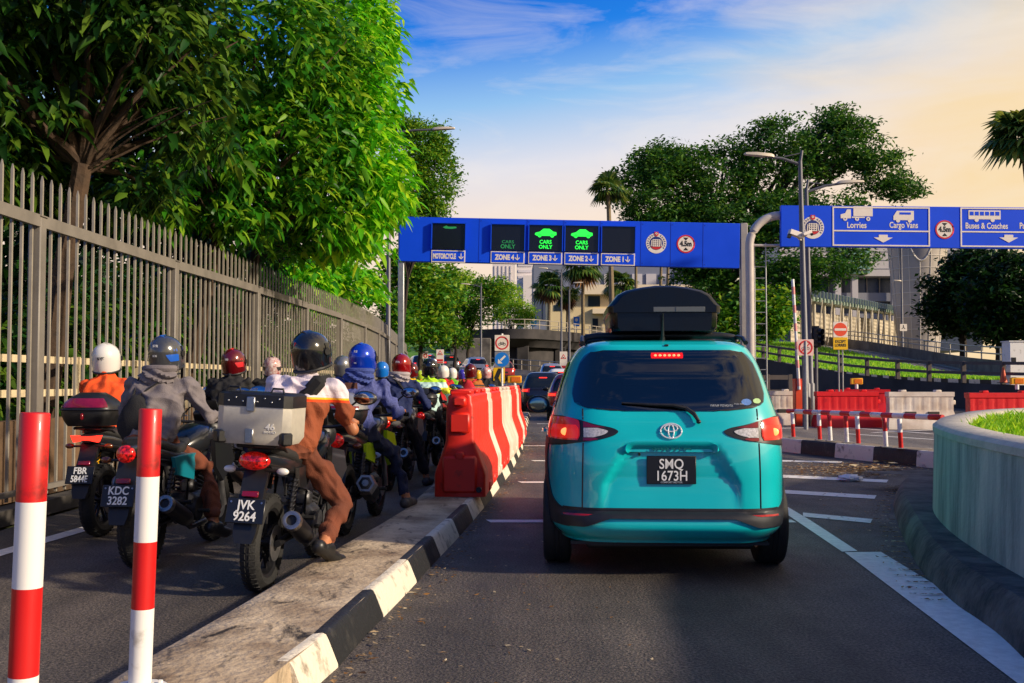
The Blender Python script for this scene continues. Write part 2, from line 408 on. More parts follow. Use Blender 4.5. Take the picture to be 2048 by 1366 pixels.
mb = MB(); mb.add([(-700, -500, -0.03), (700, -500, -0.03), (700, 1800, -0.03), (-700, 1800, -0.03)], [(0, 1, 2, 3)])
struct(mb.build('ground', M_SOIL))
def rise(Y): return max(0.0, Y - 42) * 0.04 if Y > 46 else max(0.0, (Y - 38)) ** 2 / 64 * 0.16
def interp(pts, Y):
    return float(np.interp(Y, [p[1] for p in pts], [p[0] for p in pts]))
ROADL = [(-4.42, -120), (-4.40, 10), (-4.0, 25), (-4.2, 37), (-5.2, 58), (-9, 85), (-18, 115), (-34, 150), (-52, 180)]
ROADR = [(14, -120), (14, 9), (34, 12), (36, 40), (14, 46), (12, 60), (8.4, 78), (4.6, 92), (-1.2, 112), (-13, 140), (-30, 180)]
ys = [-120, -60, -20, 0, 9, 12, 20, 30, 38, 39, 40, 42, 44, 46, 48, 52, 60, 70, 78, 85, 92, 100, 112, 125, 140, 160, 180]
mb = MB(); rows = []
for Y in ys:
    a, b = interp(ROADL, Y), interp(ROADR, Y)
    rows.append([Vector((a + (b - a) * k / 14, Y, rise(Y))) for k in range(15)])
mb.grid(rows[::1]);
mb.grid([[p, Vector((p.x, p.y, -0.5))] for p in [r[-1] for r in rows]])     # side wall of the rising road
ROAD = struct(mb.build('road', M_ROAD)); ROAD.data.flip_normals() if ROAD.data.polygons[0].normal.z < 0 else None

# pale concrete paving and slip road beyond the low railing
pv = [G(1540, 874, 0.20), (6.35, 15.7, 0), (7.6, 14.6, 0), (10, 16.0, 0), (34, 17, 0), (36, 40, 0), (14, 44, 0), (5.6, 34, 0), (4.0, 23.5, 0)]
sheet('slip_road', [(p[0], p[1]) for p in pv], 0.006, M_ROADPALE)

# traffic island with painted kerb
KR = [(-0.95, 0.6), (-0.95, 3.9), (-0.90, 4.2), (-0.836, 4.65), (-0.784, 5.32), (-0.69, 6.27), (-0.60, 7.35), (-0.51, 8.3), (-0.42, 9.4), (-0.30, 11), (-0.06, 14.6), (0.15, 19.6), (0.32, 27), (0.62, 38)]
KL = [(-1.95, 0.6), (-1.56, 3.84), (-1.387, 5.3), (-1.25, 6.65), (-1.06, 8.2), (-0.95, 9.3), (-0.88, 11.5), (-0.66, 15), (-0.42, 20), (-0.2, 27), (0.3, 38)]
IH = 0.15
def m_island():
    m = mat('island_concrete', S(204, 184, 154), 0.8, var=0.45, scale=2.4, col2=S(136, 114, 90), bump=0.7, bscale=26, thresh=(0.36, 0.62))
    nt = m.node_tree; b = nt.nodes['Principled BSDF']; N = nt.nodes.new; L = nt.links.new
    tc = N('ShaderNodeTexCoord'); mp = N('ShaderNodeMapping'); mp.inputs['Scale'].default_value = (3.2, 1.4, 1); L(tc.outputs['Object'], mp.inputs[0])
    n = N('ShaderNodeTexNoise'); n.inputs['Scale'].default_value = 2.2; n.inputs['Detail'].default_value = 8; n.inputs['Roughness'].default_value = 0.7; n.inputs['Distortion'].default_value = 0.6
    L(mp.outputs[0], n.inputs['Vector'])
    cr = N('ShaderNodeValToRGB'); e = cr.color_ramp.elements; e[0].position = 0.54; e[1].position = 0.66; e[0].color = (0, 0, 0, 1); e[1].color = (1, 1, 1, 1); L(n.outputs[0], cr.inputs[0])
    old = b.inputs['Base Color'].links[0].from_socket
    mx = N('ShaderNodeMix'); mx.data_type = 'RGBA'; L(cr.outputs[0], mx.inputs[0]); L(old, mx.inputs[6]); mx.inputs[7].default_value = (*S(40, 35, 30), 1)
    L(mx.outputs[2], b.inputs['Base Color']); return m
M_ISL = m_island()
mb = MB(); rows = []
for Y in [0.6, 2, 3, 3.9, 4.2, 4.65, 5.3, 6, 6.6, 7.4, 8.2, 9.3, 10, 11, 12, 14, 16, 18, 20, 23, 27, 32, 38]:
    a, b = interp(KL, Y), interp(KR, Y) - 0.035
    h = IH if Y > 4 else IH * 0.93
    jit = lambda s: noise.noise(Vector((s, Y * 2.1, 0.3))) * 0.012
    rows.append([Vector((a - 0.04, Y, -0.02)), Vector((a + jit(1), Y, h - 0.015)), Vector((a + 0.03, Y, h)), Vector((a * .7 + b * .3, Y, h + .004)), Vector((a * .35 + b * .65, Y, h + .003)), Vector((b + 0.03, Y, h - .006)), Vector((b + 0.05, Y, 0.0))])
mb.grid(rows); mb.add(rows[0], [tuple(range(7))])
struct(mb.build('traffic_island', M_ISL))
M_KW = mat('kerb_white', S(222, 212, 192), 0.7, var=0.55, scale=7, col2=S(120, 106, 88), bump=0.5, bscale=35, thresh=(0.30, 0.46))
M_KB = mat('kerb_black', S(26, 27, 30), 0.62, var=0.5, scale=6, col2=S(56, 54, 52), bump=0.4, bscale=35, thresh=(0.3, 0.42))
def kerb(line, h, batter, y0, first=0, seg=1.0, side=1, top=0.06):
    """battered kerb stones painted white and black by turns along a polyline"""
    mb = MB(); P = [Vector((p[0], p[1])) for p in line]; L = [0]
    for i in range(1, len(P)): L.append(L[-1] + (P[i] - P[i - 1]).length)
    def at(s):
        for i in range(1, len(P)):
            if s <= L[i] or i == len(P) - 1:
                return P[i - 1] + (P[i] - P[i - 1]) * ((s - L[i - 1]) / (L[i] - L[i - 1])), (P[i] - P[i - 1]).normalized()
    s = 0.0; k = first; r2 = random.Random(3)
    while s < L[-1] - 0.05:
        e = min(L[-1], s + seg); rows = []
        for q in range(5):
            c, d = at(s + 0.004 + (e - s - 0.008) * q / 4); n = Vector((d.y, -d.x)) * side
            jj = noise.noise(Vector((c.x * 5, c.y * 5, 1))) * 0.008
            pr = [(-top, h - 0.004), (-0.015, h + jj), (0.0, h - 0.008 + jj), (0.012, h - 0.03), (batter, 0.015), (batter + .004, -0.02)]
            rows.append([Vector((c.x + n.x * o, c.y + n.y * o, z)) for o, z in pr])
        mb.grid(rows, k % 2); mb.add(rows[0], [tuple(range(6))], k % 2); mb.add(rows[-1], [tuple(range(6))], k % 2)
        s = e; k += 1; seg = 0.97
    return struct(mb.build('kerb', [M_KW, M_KB]))
kerb([(x, y) for x, y in KR if y >= 4.2], IH, 0.055, 4.2, 0, 0.46)

# road markings, each sheet 4 mm above the asphalt
def gp(x, y): p = G(x, y); return (p.x, p.y)
mk = MB()
def mark(pts):
    k = len(mk.v); mk.add([(p[0], p[1], 0.005) for p in pts], [tuple(range(len(pts)))])
mark([gp(1567, 1025), gp(1684, 1104.5), gp(1715, 1103), gp(1620, 1041), gp(1571, 1012)])
mark([gp(1689, 1105.5), gp(2040, 1372), (2.25, 3.2), (2.52, 3.2), gp(2060, 1286), gp(1762, 1105)])
for (xa, ya), (xb, yb), t in [((1566, 953), (1777, 963), 5.5), ((1568, 984), (1753, 995), 7), ((1606, 1030), (1745, 1043), 8), ((1556, 922), (1685, 925), 3)]:
    mark([gp(xa, ya - t / 2), gp(xb, yb - t / 2), gp(xb - 4, yb + t / 2), gp(xa, ya + t / 2)])
for y, xa, xb in ((1043, 982, 1588), (965, 1043, 1500), (922, 1068, 1480), (892, 1050, 1400)):
    Y = G(1000, y).y; mark([(gp(xa, y)[0], Y - .09), (gp(xb, y)[0], Y - .09), (gp(xb, y)[0], Y + .09), (gp(xa, y)[0] - .05, Y + .09)])
for Y in (22.5, 26.5, 31): mark([(0.75, Y - .1), (3.4, Y - .1), (3.4, Y + .1), (0.75, Y + .1)])
ln = [(-3.86, 3.0), (-3.82, 7.6), (-3.70, 9), (-3.6, 14), (-3.45, 25), (-3.6, 37)]
for i in range(len(ln) - 1): mark([(ln[i][0] - .08, ln[i][1]), (ln[i][0] + .08, ln[i][1]), (ln[i + 1][0] + .08, ln[i + 1][1]), (ln[i + 1][0] - .08, ln[i + 1][1])])
struct(mk.build('road_markings', M_WHITEPAINT))
mk = MB()
def mark2(a, b, w=0.15):
    a = Vector(a); b = Vector(b); d = (b - a).normalized(); n = Vector((-d.y, d.x)) * w / 2
    mk.add([(*(a - n), 0.011), (*(b - n), 0.011), (*(b + n), 0.011), (*(a + n), 0.011)], [(0, 1, 2, 3)])
for a, b in [((1555, 846), (1862, 868)), ((1570, 884), (1862, 898)), ((1690, 868), (1870, 880)), ((1550, 858), (1700, 852)), ((1745, 866), (1890, 859))]: mark2(gp(*a), gp(*b))
struct(mk.build('slip_road_markings', M_WHITEPAINT))

# raised verge with its black and white kerb below the low railing
KX = [(4.3, 20.6), (4.9, 19.0), (5.55, 17.1), (6.2, 15.3), (6.6, 14.6)]
sheet('verge', [(4.36, 20.62), (4.96, 19.02), (5.6, 17.12), (6.24, 15.34), (6.7, 14.7), (7.1, 15.0), (6.4, 16.4), (5.6, 18.6), (4.7, 21)], 0.235, mat('verge_paving', S(140, 128, 112), 0.9, var=0.4, scale=5), 0.3)
kerb(KX, 0.245, 0.03, 0, 0, 0.55, side=1, top=0.1)

# planter: curved concrete wall on a kerb ledge, grass inside
WL = [(2.35, 1.6), (2.62, 4.0), (2.85, 5.7), (3.08, 6.98), (3.34, 7.98), (3.60, 8.75), (3.86, 9.35), (4.25, 10.15), (4.85, 11.2), (5.6, 12.4), (6.6, 13.5), (9, 15.2), (14, 17)]
def smooth(pts, n=6):
    out = []
    P = [Vector((*p, 0)) for p in pts]
    for i in range(len(P) - 1):
        a, b, c, d = P[max(i - 1, 0)], P[i], P[i + 1], P[min(i + 2, len(P) - 1)]
        for k in range(n):
            t = k / n
            out.append(0.5 * ((2 * b) + (c - a) * t + (2 * a - 5 * b + 4 * c - d) * t * t + (3 * b - a - 3 * c + d) * t ** 3))
    return out + [P[-1]]
wl = smooth(WL, 8)
def m_wall():
    m = mat('planter_concrete', S(176, 172, 160), 0.7, var=0.2, scale=3, bump=0.3, bscale=30)
    nt = m.node_tree; b = nt.nodes['Principled BSDF']; N = nt.nodes.new; L = nt.links.new
    tc = N('ShaderNodeTexCoord'); mp = N('ShaderNodeMapping'); mp.inputs['Scale'].default_value = (2.6, 2.6, 0.5); L(tc.outputs['Object'], mp.inputs[0])
    n = N('ShaderNodeTexNoise'); n.inputs['Scale'].default_value = 1.3; n.inputs['Detail'].default_value = 7; n.inputs['Roughness'].default_value = 0.65; L(mp.outputs[0], n.inputs['Vector'])
    cr = N('ShaderNodeValToRGB'); e = cr.color_ramp.elements; e.new(0.5); e[0].position = 0.36; e[1].position = 0.50; e[2].position = 0.62
    for k, c in enumerate((S(104, 114, 114), S(150, 154, 150), S(178, 176, 168))): e[k].color = (*c, 1)
    L(n.outputs[0], cr.inputs[0]); L(cr.outputs[0], b.inputs['Base Color']); return m
M_WALL = m_wall(); M_CAP = mat('planter_cap', S(186, 180, 168), 0.75, var=0.25, scale=6, bump=0.3, bscale=50)
pl = thing('planter_wall', 'curved pale concrete planter wall on a kerb ledge with grass on top', 'planter', (wl[12].x, wl[12].y, 0))
def nrm(P, i):
    d = (P[min(i + 1, len(P) - 1)] - P[max(i - 1, 0)]).normalized(); return Vector((d.y, -d.x, 0))   # to the right of travel = inwards
ofs = Vector((-wl[12].x, -wl[12].y, 0))
mb = MB(); rows = []
for i, p in enumerate(wl):
    n = nrm(wl, i); q = p + ofs
    rows.append([q + Vector((0, 0, 0.0)) - n * 0.03, q + Vector((0, 0, 0.86))])
mb.grid(rows); mb.build('wall', M_WALL, pl)
mb = MB(); rows = []
for i, p in enumerate(wl):
    n = nrm(wl, i); q = p + ofs; z = lambda h: Vector((0, 0, h))
    rows.append([q + z(.855) , q + z(.86) - n * .012, q + z(.905) - n * .012, q + z(.93) + n * .02, q + z(.935) + n * .24, q + z(.92) + n * .27, q + z(.6) + n * .28])
mb.grid(rows); mb.build('cap', M_CAP, pl)
inner = [wl[i] + nrm(wl, i) * 0.27 for i in range(len(wl))]
poly = [(p.x, p.y) for p in inner] + [(14.3, 14), (14.3, 1.6)]
sheet('planter_soil', poly, 0.80, mat('planter_earth', S(70, 88, 24), 0.95, var=0.6, scale=9))
def inside(x, y, poly):
    r = False; n = len(poly)
    for i in range(n):
        x0, y0 = poly[i]; x1, y1 = poly[(i + 1) % n]
        if (y0 > y) != (y1 > y) and x < (x1 - x0) * (y - y0) / (y1 - y0) + x0: r = not r
    return r
M_BLADE = leaf_mat('grass_blades', S(86, 150, 10), S(128, 190, 24), S(176, 205, 52), 0.4, 0.6)
V = []; Fc = []
for _ in range(46000):
    x = rng.uniform(2.9, 9.5); y = rng.uniform(3.5, 15); 
    if rng.random() < (x - 4) / 7 or not inside(x, y, poly): continue
    h = rng.uniform(.07, .17); a = rng.uniform(0, 2 * PI); w = rng.uniform(.005, .011); bx, by = rng.gauss(0, .05), rng.gauss(0, .05)
    z0 = 0.79; k = len(V); c, s = math.cos(a) * w, math.sin(a) * w
    V += [(x - c, y - s, z0), (x + c, y + s, z0), (x + bx * .4 + c * .7, y + by * .4 + s * .7, z0 + h * .65), (x + bx, y + by, z0 + h)]; Fc.append((k, k + 1, k + 2, k + 3))
stuff(raw('grass', V, Fc, M_BLADE), 'bright green grass growing in the curved concrete planter', 'grass')
# ledge round the planter
LE = [(1.9, 1.6), (2.12, 3.4)] + [tuple(G(x, y, 0.2))[:2] for x, y in ((2048, 1209), (1985, 1168), (1929, 1136), (1865, 1085), (1830, 1037), (1809, 999), (1800, 972), (1812, 952), (1836, 939))] + [(5.2, 12.6), (6.5, 14.4)]
le = smooth(LE, 5)
M_LEDGE = mat('ledge_concrete', S(112, 104, 96), 0.85, var=0.6, scale=3.5, col2=S(38, 38, 40), bump=0.8, bscale=24, thresh=(0.34, 0.62))
mb = MB(); rows = []
for i, p in enumerate(le):
    n = nrm(le, i); j = noise.noise(p * 3) * .01; z = lambda h: Vector((0, 0, h))
    rows.append([p - n * .07 + z(-.01), p - n * .05 + z(.08 + j), p - n * .01 + z(.165 + j), p + n * .03 + z(.2), p + n * .3 + z(.195), p + n * .8 + z(.19)])
mb.grid(rows); struct(mb.build('kerb', M_LEDGE))

# fallen leaves and litter swept against the kerbs
M_LITTER = leaf_mat('dry_leaves', S(70, 46, 22), S(150, 106, 50), S(206, 188, 150), 0.1, 0.8)
V = []; Fc = []
def litter(x, y, s, z=0.012):
    a = rng.uniform(0, 2 * PI); l, w = s * rng.uniform(.6, 1.2), s * rng.uniform(.25, .5); c, d = math.cos(a), math.sin(a); k = len(V)
    t = [rng.uniform(0, .6) * s for _ in range(4)]
    for (u, v), h in zip(((-l, 0), (0, -w), (l, 0), (0, w)), t): V.append((x + c * u - d * v, y + d * u + c * v, z + h * .5))
    Fc.append((k, k + 1, k + 2, k + 3))
for _ in range(420):
    Y = rng.uniform(4.3, 26); litter(interp(KR, Y) + 0.09 + abs(rng.gauss(0, .07)) * (2.2 if Y > 13 else 1), Y, rng.uniform(.012, .035))
for _ in range(150): litter(rng.triangular(-.7, 1.0, -.5), rng.uniform(4.2, 9), rng.uniform(.008, .026), .006)
for _ in range(1500):
    p = G(rng.gauss(1690, 75), rng.triangular(922, 958, 940)); litter(p.x, p.y, rng.uniform(.015, .045))
for _ in range(520):
    t = rng.random(); i = int((0.34 + 0.48 * t) * (len(le) - 1)); n = nrm(le, i); o = .09 + abs(rng.gauss(0, .09)); litter(le[i].x - n.x * o, le[i].y - n.y * o, rng.uniform(.01, .03))
for _ in range(150):
    p = G(rng.uniform(1640, 1820), rng.uniform(950, 1070)); litter(p.x, p.y, rng.uniform(.008, .025), .008)
for _ in range(70):
    p = G(rng.gauss(1745, 35), rng.gauss(942, 7)); litter(p.x, p.y, rng.uniform(.05, .11), .03)
stuff(raw('leaf_litter', V, Fc, M_LITTER), 'brown fallen leaves and scraps swept against the kerbs', 'leaf litter')
# white plastic bag by the litter
mb = MB(); mb.ell((0, 0, .035), (.16, .1, .05), 18, 10, fn=lambda p: p * (1 + .35 * noise.noise(p * 2.3)))
o = mb.build('plastic_bag', mat('white_film', (.75, .74, .74), .35, var=.1, scale=20), loc=G(1700, 962)); tag(o, 'crumpled white plastic bag lying on the asphalt among the dry leaves', 'plastic bag')
# ================================================================ CARS
def sinterp(z, pts):
    """smooth interpolation through (z, value) points (Catmull-Rom / Hermite)"""
    if z <= pts[0][0]: return pts[0][1]
    if z >= pts[-1][0]: return pts[-1][1]
    for i in range(len(pts) - 1):
        if z <= pts[i + 1][0]:
            (z0, a), (z1, b) = pts[i], pts[i + 1]
            def sl(k):
                if k <= 0 or k >= len(pts) - 1:
                    k2 = 0 if k <= 0 else len(pts) - 2
                    return (pts[k2 + 1][1] - pts[k2][1]) / (pts[k2 + 1][0] - pts[k2][0])
                d0 = (pts[k][1] - pts[k - 1][1]) / (pts[k][0] - pts[k - 1][0]); d1 = (pts[k + 1][1] - pts[k][1]) / (pts[k + 1][0] - pts[k][0])
                return 0 if d0 * d1 <= 0 else 2 * d0 * d1 / (d0 + d1)
            h = z1 - z0; t = (z - z0) / h; m0, m1 = sl(i) * h, sl(i + 1) * h
            return (2 * t ** 3 - 3 * t ** 2 + 1) * a + (t ** 3 - 2 * t ** 2 + t) * m0 + (-2 * t ** 3 + 3 * t ** 2) * b + (t ** 3 - t ** 2) * m1

class Body:
    """car body as a stack of horizontal slices: rear(z), front(z), half width(z) and a rounded plan outline; y runs forward"""
    def __init__(s, rear, front, wid, n=7.0, ripple=None): s.rear = rear; s.front = front; s.wid = wid; s.n = n; s.rip = ripple
    def par(s, z):
        r, f, w = sinterp(z, s.rear), sinterp(z, s.front), sinterp(z, s.wid); return (r + f) / 2, (f - r) / 2, w
    def yr(s, x, z, off=0.0):
        yc, a, w = s.par(z); u = min(abs(x) / w, 0.9995)
        return yc - a * (1 - u ** s.n) ** (1 / s.n) - off + (s.rip(x, z) if s.rip else 0)
    def P(s, x, z, off=0.0):          # point on the rear face, pushed out along its normal
        e = 0.004; yc, a, w = s.par(z); x = max(-w * .9995, min(w * .9995, x))
        p = Vector((x, s.yr(x, z), z)); lim = w * .998
        xa, xb = max(-lim, x - e), min(lim, x + e)
        dx = Vector((xb - xa, s.yr(xb, z) - s.yr(xa, z), 0)); dz = Vector((0, s.yr(x, z + e) - s.yr(x, z - e), 2 * e))
        nn = dx.cross(dz).normalized()
        if nn.y > 0: nn = -nn
        return p + nn * off
    def side(s, y, z, sg, off=0.0):
        yc, a, w = s.par(z); u = min(abs(y - yc) / a, 0.999); return Vector((sg * (w * (1 - u ** s.n) ** (1 / s.n) + off), y, z))
    def mesh(s, z0, z1, nz=60, nt=96):
        mb = MB(); rings = []
        for j in range(nz + 1):
            t = j / nz; z = z0 + (z1 - z0) * (1 - (1 - t) ** 1.25)
            yc, a, w = s.par(z); ring = []
            for k in range(nt):
                an = 2 * PI * (k + .5) / nt; c, q = math.cos(an), math.sin(an)
                x = w * math.copysign(abs(c) ** (2 / s.n), c); y = yc + a * math.copysign(abs(q) ** (2 / s.n), q)
                if s.rip and q < 0 and abs(x) < w * .999: y += s.rip(x, z)
                ring.append(Vector((x, y, z)))
            rings.append(ring)
        mb.loft(rings, 0, False)
        yc, a, w = s.par(z1)               # crowned roof
        last = rings[-1]; rr = [last]
        for f, h in ((.96, .012), (.85, .03), (.6, .046), (.3, .053), (.02, .055)): rr.append([Vector((p.x * f, yc + (p.y - yc) * f, z1 + h * s.crown)) for p in last])
        mb.loft(rr, 0, False); mb.add(rings[0], [tuple(range(nt))], 0)
        return mb
    crown = 1.0

def rear_panel(B, rows, off, m, name, parent, nx=24, th=0.0):
    """patch that follows the rear face: rows = [(z, x_left, x_right)]"""
    mb = MB(); g = []
    for z, a, b in rows: g.append([B.P(a + (b - a) * k / nx, z, off) for k in range(nx + 1)])
    mb.grid(g)
    if th:
        per = [(z, a) for z, a, b in rows] + [(rows[-1][0], rows[-1][1] + (rows[-1][2] - rows[-1][1]) * k / nx) for k in range(1, nx)] + [(z, b) for z, a, b in rows[::-1]] + [(rows[0][0], rows[0][2] - (rows[0][2] - rows[0][1]) * k / nx) for k in range(1, nx)]
        A = [B.P(x, z, off) for z, x in per]; C = [B.P(x, z, off - th) for z, x in per]; n = len(A)
        mb.add(A + C, [(i, i + n, (i + 1) % n + n, (i + 1) % n) for i in range(n)])
    return mb.build(name, m, parent)
def rowsmooth(pts, n=14):
    """(z, xl, xr) key rows -> smoothed rows"""
    zs = [p[0] for p in pts]; out = []
    for k in range(n + 1):
        t = k / n; z = zs[0] + (zs[-1] - zs[0]) * t; out.append((z, sinterp(z, [(p[0], p[1]) for p in pts]), sinterp(z, [(p[0], p[2]) for p in pts])))
    return out
def line_on_rear(B, pts, w, off, mb, n=20, mi=0):
    """raised bead along (x, z) points on the rear face"""
    path = []
    for i in range(len(pts) - 1):
        for k in range(n if i < len(pts) - 2 else n + 1):
            t = k / n; path.append(B.P(pts[i][0] + (pts[i + 1][0] - pts[i][0]) * t, pts[i][1] + (pts[i + 1][1] - pts[i][1]) * t, off))
    mb.tube(path, w, 6, mi)

def wheel(mb, c, r, w, ax=(1, 0, 0), spokes=5, hub=1.0):
    """tyre (0), rim (1)"""
    c = Vector(c)
    mb.lathe(c, ax, [(r * .62, -w * .42), (r * .86, -w / 2), (r * .95, -w * .46), (r, -w * .36), (r * 1.0, -w * .12), (r * .985, -w * .1), (r * .985, -w * .06), (r, -w * .04), (r, w * .04), (r * .985, w * .06), (r * .985, w * .1), (r, w * .12), (r, w * .36), (r * .95, w * .46), (r * .86, w / 2), (r * .62, w * .42)], 36, 0)
    mb.lathe(c, ax, [(r * .64, -w * .44), (r * .60, -w * .40), (r * .55, 0), (r * .60, w * .40), (r * .64, w * .44)], 30, 1)
    ax = Vector(ax); up = Vector((0, 0, 1)); fw = ax.cross(up)
    mb.cyl(c - ax * w * .3, c + ax * w * .3, r * .16, n=14, mi=1)
    for k in range(spokes):
        a = 2 * PI * k / spokes; d = up * math.cos(a) + fw * math.sin(a); e = -up * math.sin(a) + fw * math.cos(a)
        for sg in (-1, 1):
            o = c + ax * sg * w * .28
            mb.loft([[o + d * r * .1 - e * r * .09 - ax * .01, o + d * r * .1 + e * r * .09 - ax * .01, o + d * r * .1 + e * r * .09 + ax * .01, o + d * r * .1 - e * r * .09 + ax * .01],
                     [o + d * r * .6 - e * r * .06 - ax * .01, o + d * r * .6 + e * r * .06 - ax * .01, o + d * r * .6 + e * r * .06 + ax * .01, o + d * r * .6 - e * r * .06 + ax * .01]], 1, True, False)

def plate(parent, B, x, z, w, h, line1, line2, off=0.02, sz=0.078):
    y = B.yr(x, z) - off
    mb = MB(); mb.box((0, 0, 0), (w, .012, h), ch=.004); p = mb.build('number_plate', M_PLATE, parent, (x, y, z))
    if line1: text('plate_characters', line1, sz, M_PLATETXT, p, (0, -.0075, h * .2), sx=.86, bold=.0009)
    if line2: text('plate_characters', line2, sz, M_PLATETXT, p, (0, -.0075, -h * .22), sx=.86, bold=.0009)
    return p

# ---- the teal people carrier in front of the camera
M_TEAL = mat('teal_car_paint', (0.0, 0.52, 0.55), 0.34, 0.0, var=0.10, scale=1.5, coat=1.0)
M_CLAD = mat('black_cladding', (0.010, 0.011, 0.016), 0.5, var=0.2, scale=12)
def ripple(x, z):
    # recess round the plate, below the garnish bar, and the sculpted shoulder under it
    d = 0.0
    ax = abs(x)
    if 0.40 < z < 0.90:
        edge = 0.30 + (0.86 - z) * 0.62 if z > .62 else 0.30 + .24 * .62 + (0.62 - z) * .1
        t = max(0, min(1, (edge - ax) / .05)); t = t * t * (3 - 2 * t)
        tz = max(0, min(1, (0.885 - z) / .035)) * max(0, min(1, (z - .42) / .24))
        d += 0.035 * t * tz
    return d
TB = Body(rear=[(.24, .10), (.29, .03), (.345, -.01), (.40, -.005), (.44, .035), (.55, .035), (.70, .030), (.85, .040), (1.0, .075), (1.1, .115), (1.3, .215), (1.46, .31), (1.52, .33), (1.55, .40)],
          front=[(.24, 4.08), (.4, 4.2), (.7, 4.17), (.9, 4.05), (.98, 3.6), (1.1, 3.25), (1.3, 2.8), (1.45, 2.45), (1.55, 2.1)],
          wid=[(.24, .75), (.32, .81), (.5, .832), (.75, .832), (.95, .815), (1.05, .79), (1.15, .757), (1.3, .71), (1.42, .665), (1.5, .61), (1.535, .565), (1.55, .53)], n=6.0, ripple=ripple)
TB.crown = .55
car = thing('people_carrier', 'teal people carrier with a black roof box, brake lights lit, seen from behind', 'car', (1.028, 6.60, 0), -R(3.0))
tm = TB.mesh(.232, 1.55, 130, 320); keep = []
for i, f in enumerate(tm.f):
    c = sum((Vector(tm.v[k]) for k in f), Vector()) / len(f); w_ = sinterp(c.z, TB.wid)
    if not ((c.y < 1 and 1.15 < c.z < 1.46 and abs(c.x) < w_ * .80) or (c.y > 2.2 and 1.06 < c.z < 1.46 and abs(c.x) < w_ * .80)): keep.append(i)
tm.f = [tm.f[i] for i in keep]; tm.m = [tm.m[i] for i in keep]; tm.sm = [tm.sm[i] for i in keep]; tm.build('body', M_TEAL, car)
def tinted(name, tint):
    m = bpy.data.materials.new(name); m.use_nodes = True; nt = m.node_tree; N = nt.nodes.new; L = nt.links.new; out = nt.nodes['Material Output']; nt.nodes.remove(nt.nodes['Principled BSDF'])
    tr = N('ShaderNodeBsdfTransparent'); tr.inputs[0].default_value = (*tint, 1); gl = N('ShaderNodeBsdfGlossy'); gl.inputs[1].default_value = .03; fr = N('ShaderNodeFresnel'); fr.inputs[0].default_value = 2.1; mx = N('ShaderNodeMixShader')
    L(fr.outputs[0], mx.inputs[0]); L(tr.outputs[0], mx.inputs[1]); L(gl.outputs[0], mx.inputs[2]); L(mx.outputs[0], out.inputs[0]); return m
M_TINT = tinted('tinted_glass', (.36, .44, .52)); M_SEATC = mat('seat_cloth', (.02, .021, .024), .85)
mb = MB(); mb.grid([[Vector((-q.x if sg < 0 else q.x, 2 * TB.par(z)[0] - q.y, z)) for sg, q in [(1, TB.P(-.62 + 1.24 * k / 16, z, .004)) for k in range(17)]] for z in (1.02, 1.1, 1.2, 1.3, 1.4, 1.49)]); mb.build('windscreen', tinted('clear_glass', (.75, .8, .8)), car)
for sx, sy, zt in ((-.36, 1.05, 1.12), (.36, 1.05, 1.12), (-.38, 1.95, 1.14), (.38, 1.95, 1.14), (0, 1.05, 1.05)):
    mb = MB(); mb.box((sx, sy, zt - .42), (.46, .14, .80), (-.12, 0, 0), ch=.05); mb.box((sx, sy + .02, zt + .10), (.25, .10, .19), (-.1, 0, 0), ch=.045); mb.build('seat', M_SEATC, car)
mb = MB(); mb.box((0, 2.0, .85), (1.2, 3.2, .03)); mb.box((0, 2.95, .98), (1.2, .35, .14), ch=.04); mb.build('cabin_floor', M_SEATC, car)
# rear window and what belongs to it
rw = rear_panel(TB, rowsmooth([(1.085, -.30, .30), (1.092, -.42, .42), (1.11, -.565, .565), (1.14, -.622, .622), (1.2, -.636, .636), (1.3, -.618, .618), (1.4, -.585, .585), (1.455, -.55, .55), (1.482, -.50, .50), (1.492, -.42, .42)], 22), .006, M_TINT, 'rear_window', car, 40)
rear_panel(TB, rowsmooth([(1.088, -.38, .38), (1.11, -.565, .565), (1.155, -.60, .60)], 8), .004, M_BLACK, 'window_border', car, 30)
for sg in (-1, 1): rear_panel(TB, [(z, *sorted((sg * a_, sg * sinterp(z, [(1.14, .622), (1.2, .634), (1.3, .616), (1.4, .583), (1.48, .51)])))) for z, a_ in ((1.14, .585), (1.2, .565), (1.3, .535), (1.4, .50), (1.48, .44))], .004, M_BLACK, 'window_border', car, 8)
rear_panel(TB, [(1.445, -.54, .54), (1.47, -.52, .52), (1.49, -.43, .43)], .004, M_BLACK, 'window_border', car, 24)
mb = MB()
for k in range(6):
    p = TB.P(-.077 + .031 * k, 1.452, .010); mb.ell(p, (.010, .006, .008), 10, 8)
mb.build('high_brake_light', mat('brake_leds', (1, .1, .05), .2, emit=(1.0, .10, .04), estr=5.0), car)
rear_panel(TB, [(1.432, -.105, .105), (1.452, -.108, .108), (1.472, -.105, .105)], .0085, mat('brake_light_lens', (.5, .004, .004), .15, emit=(1, .01, .01), estr=.55), 'brake_light_lens', car, 10)
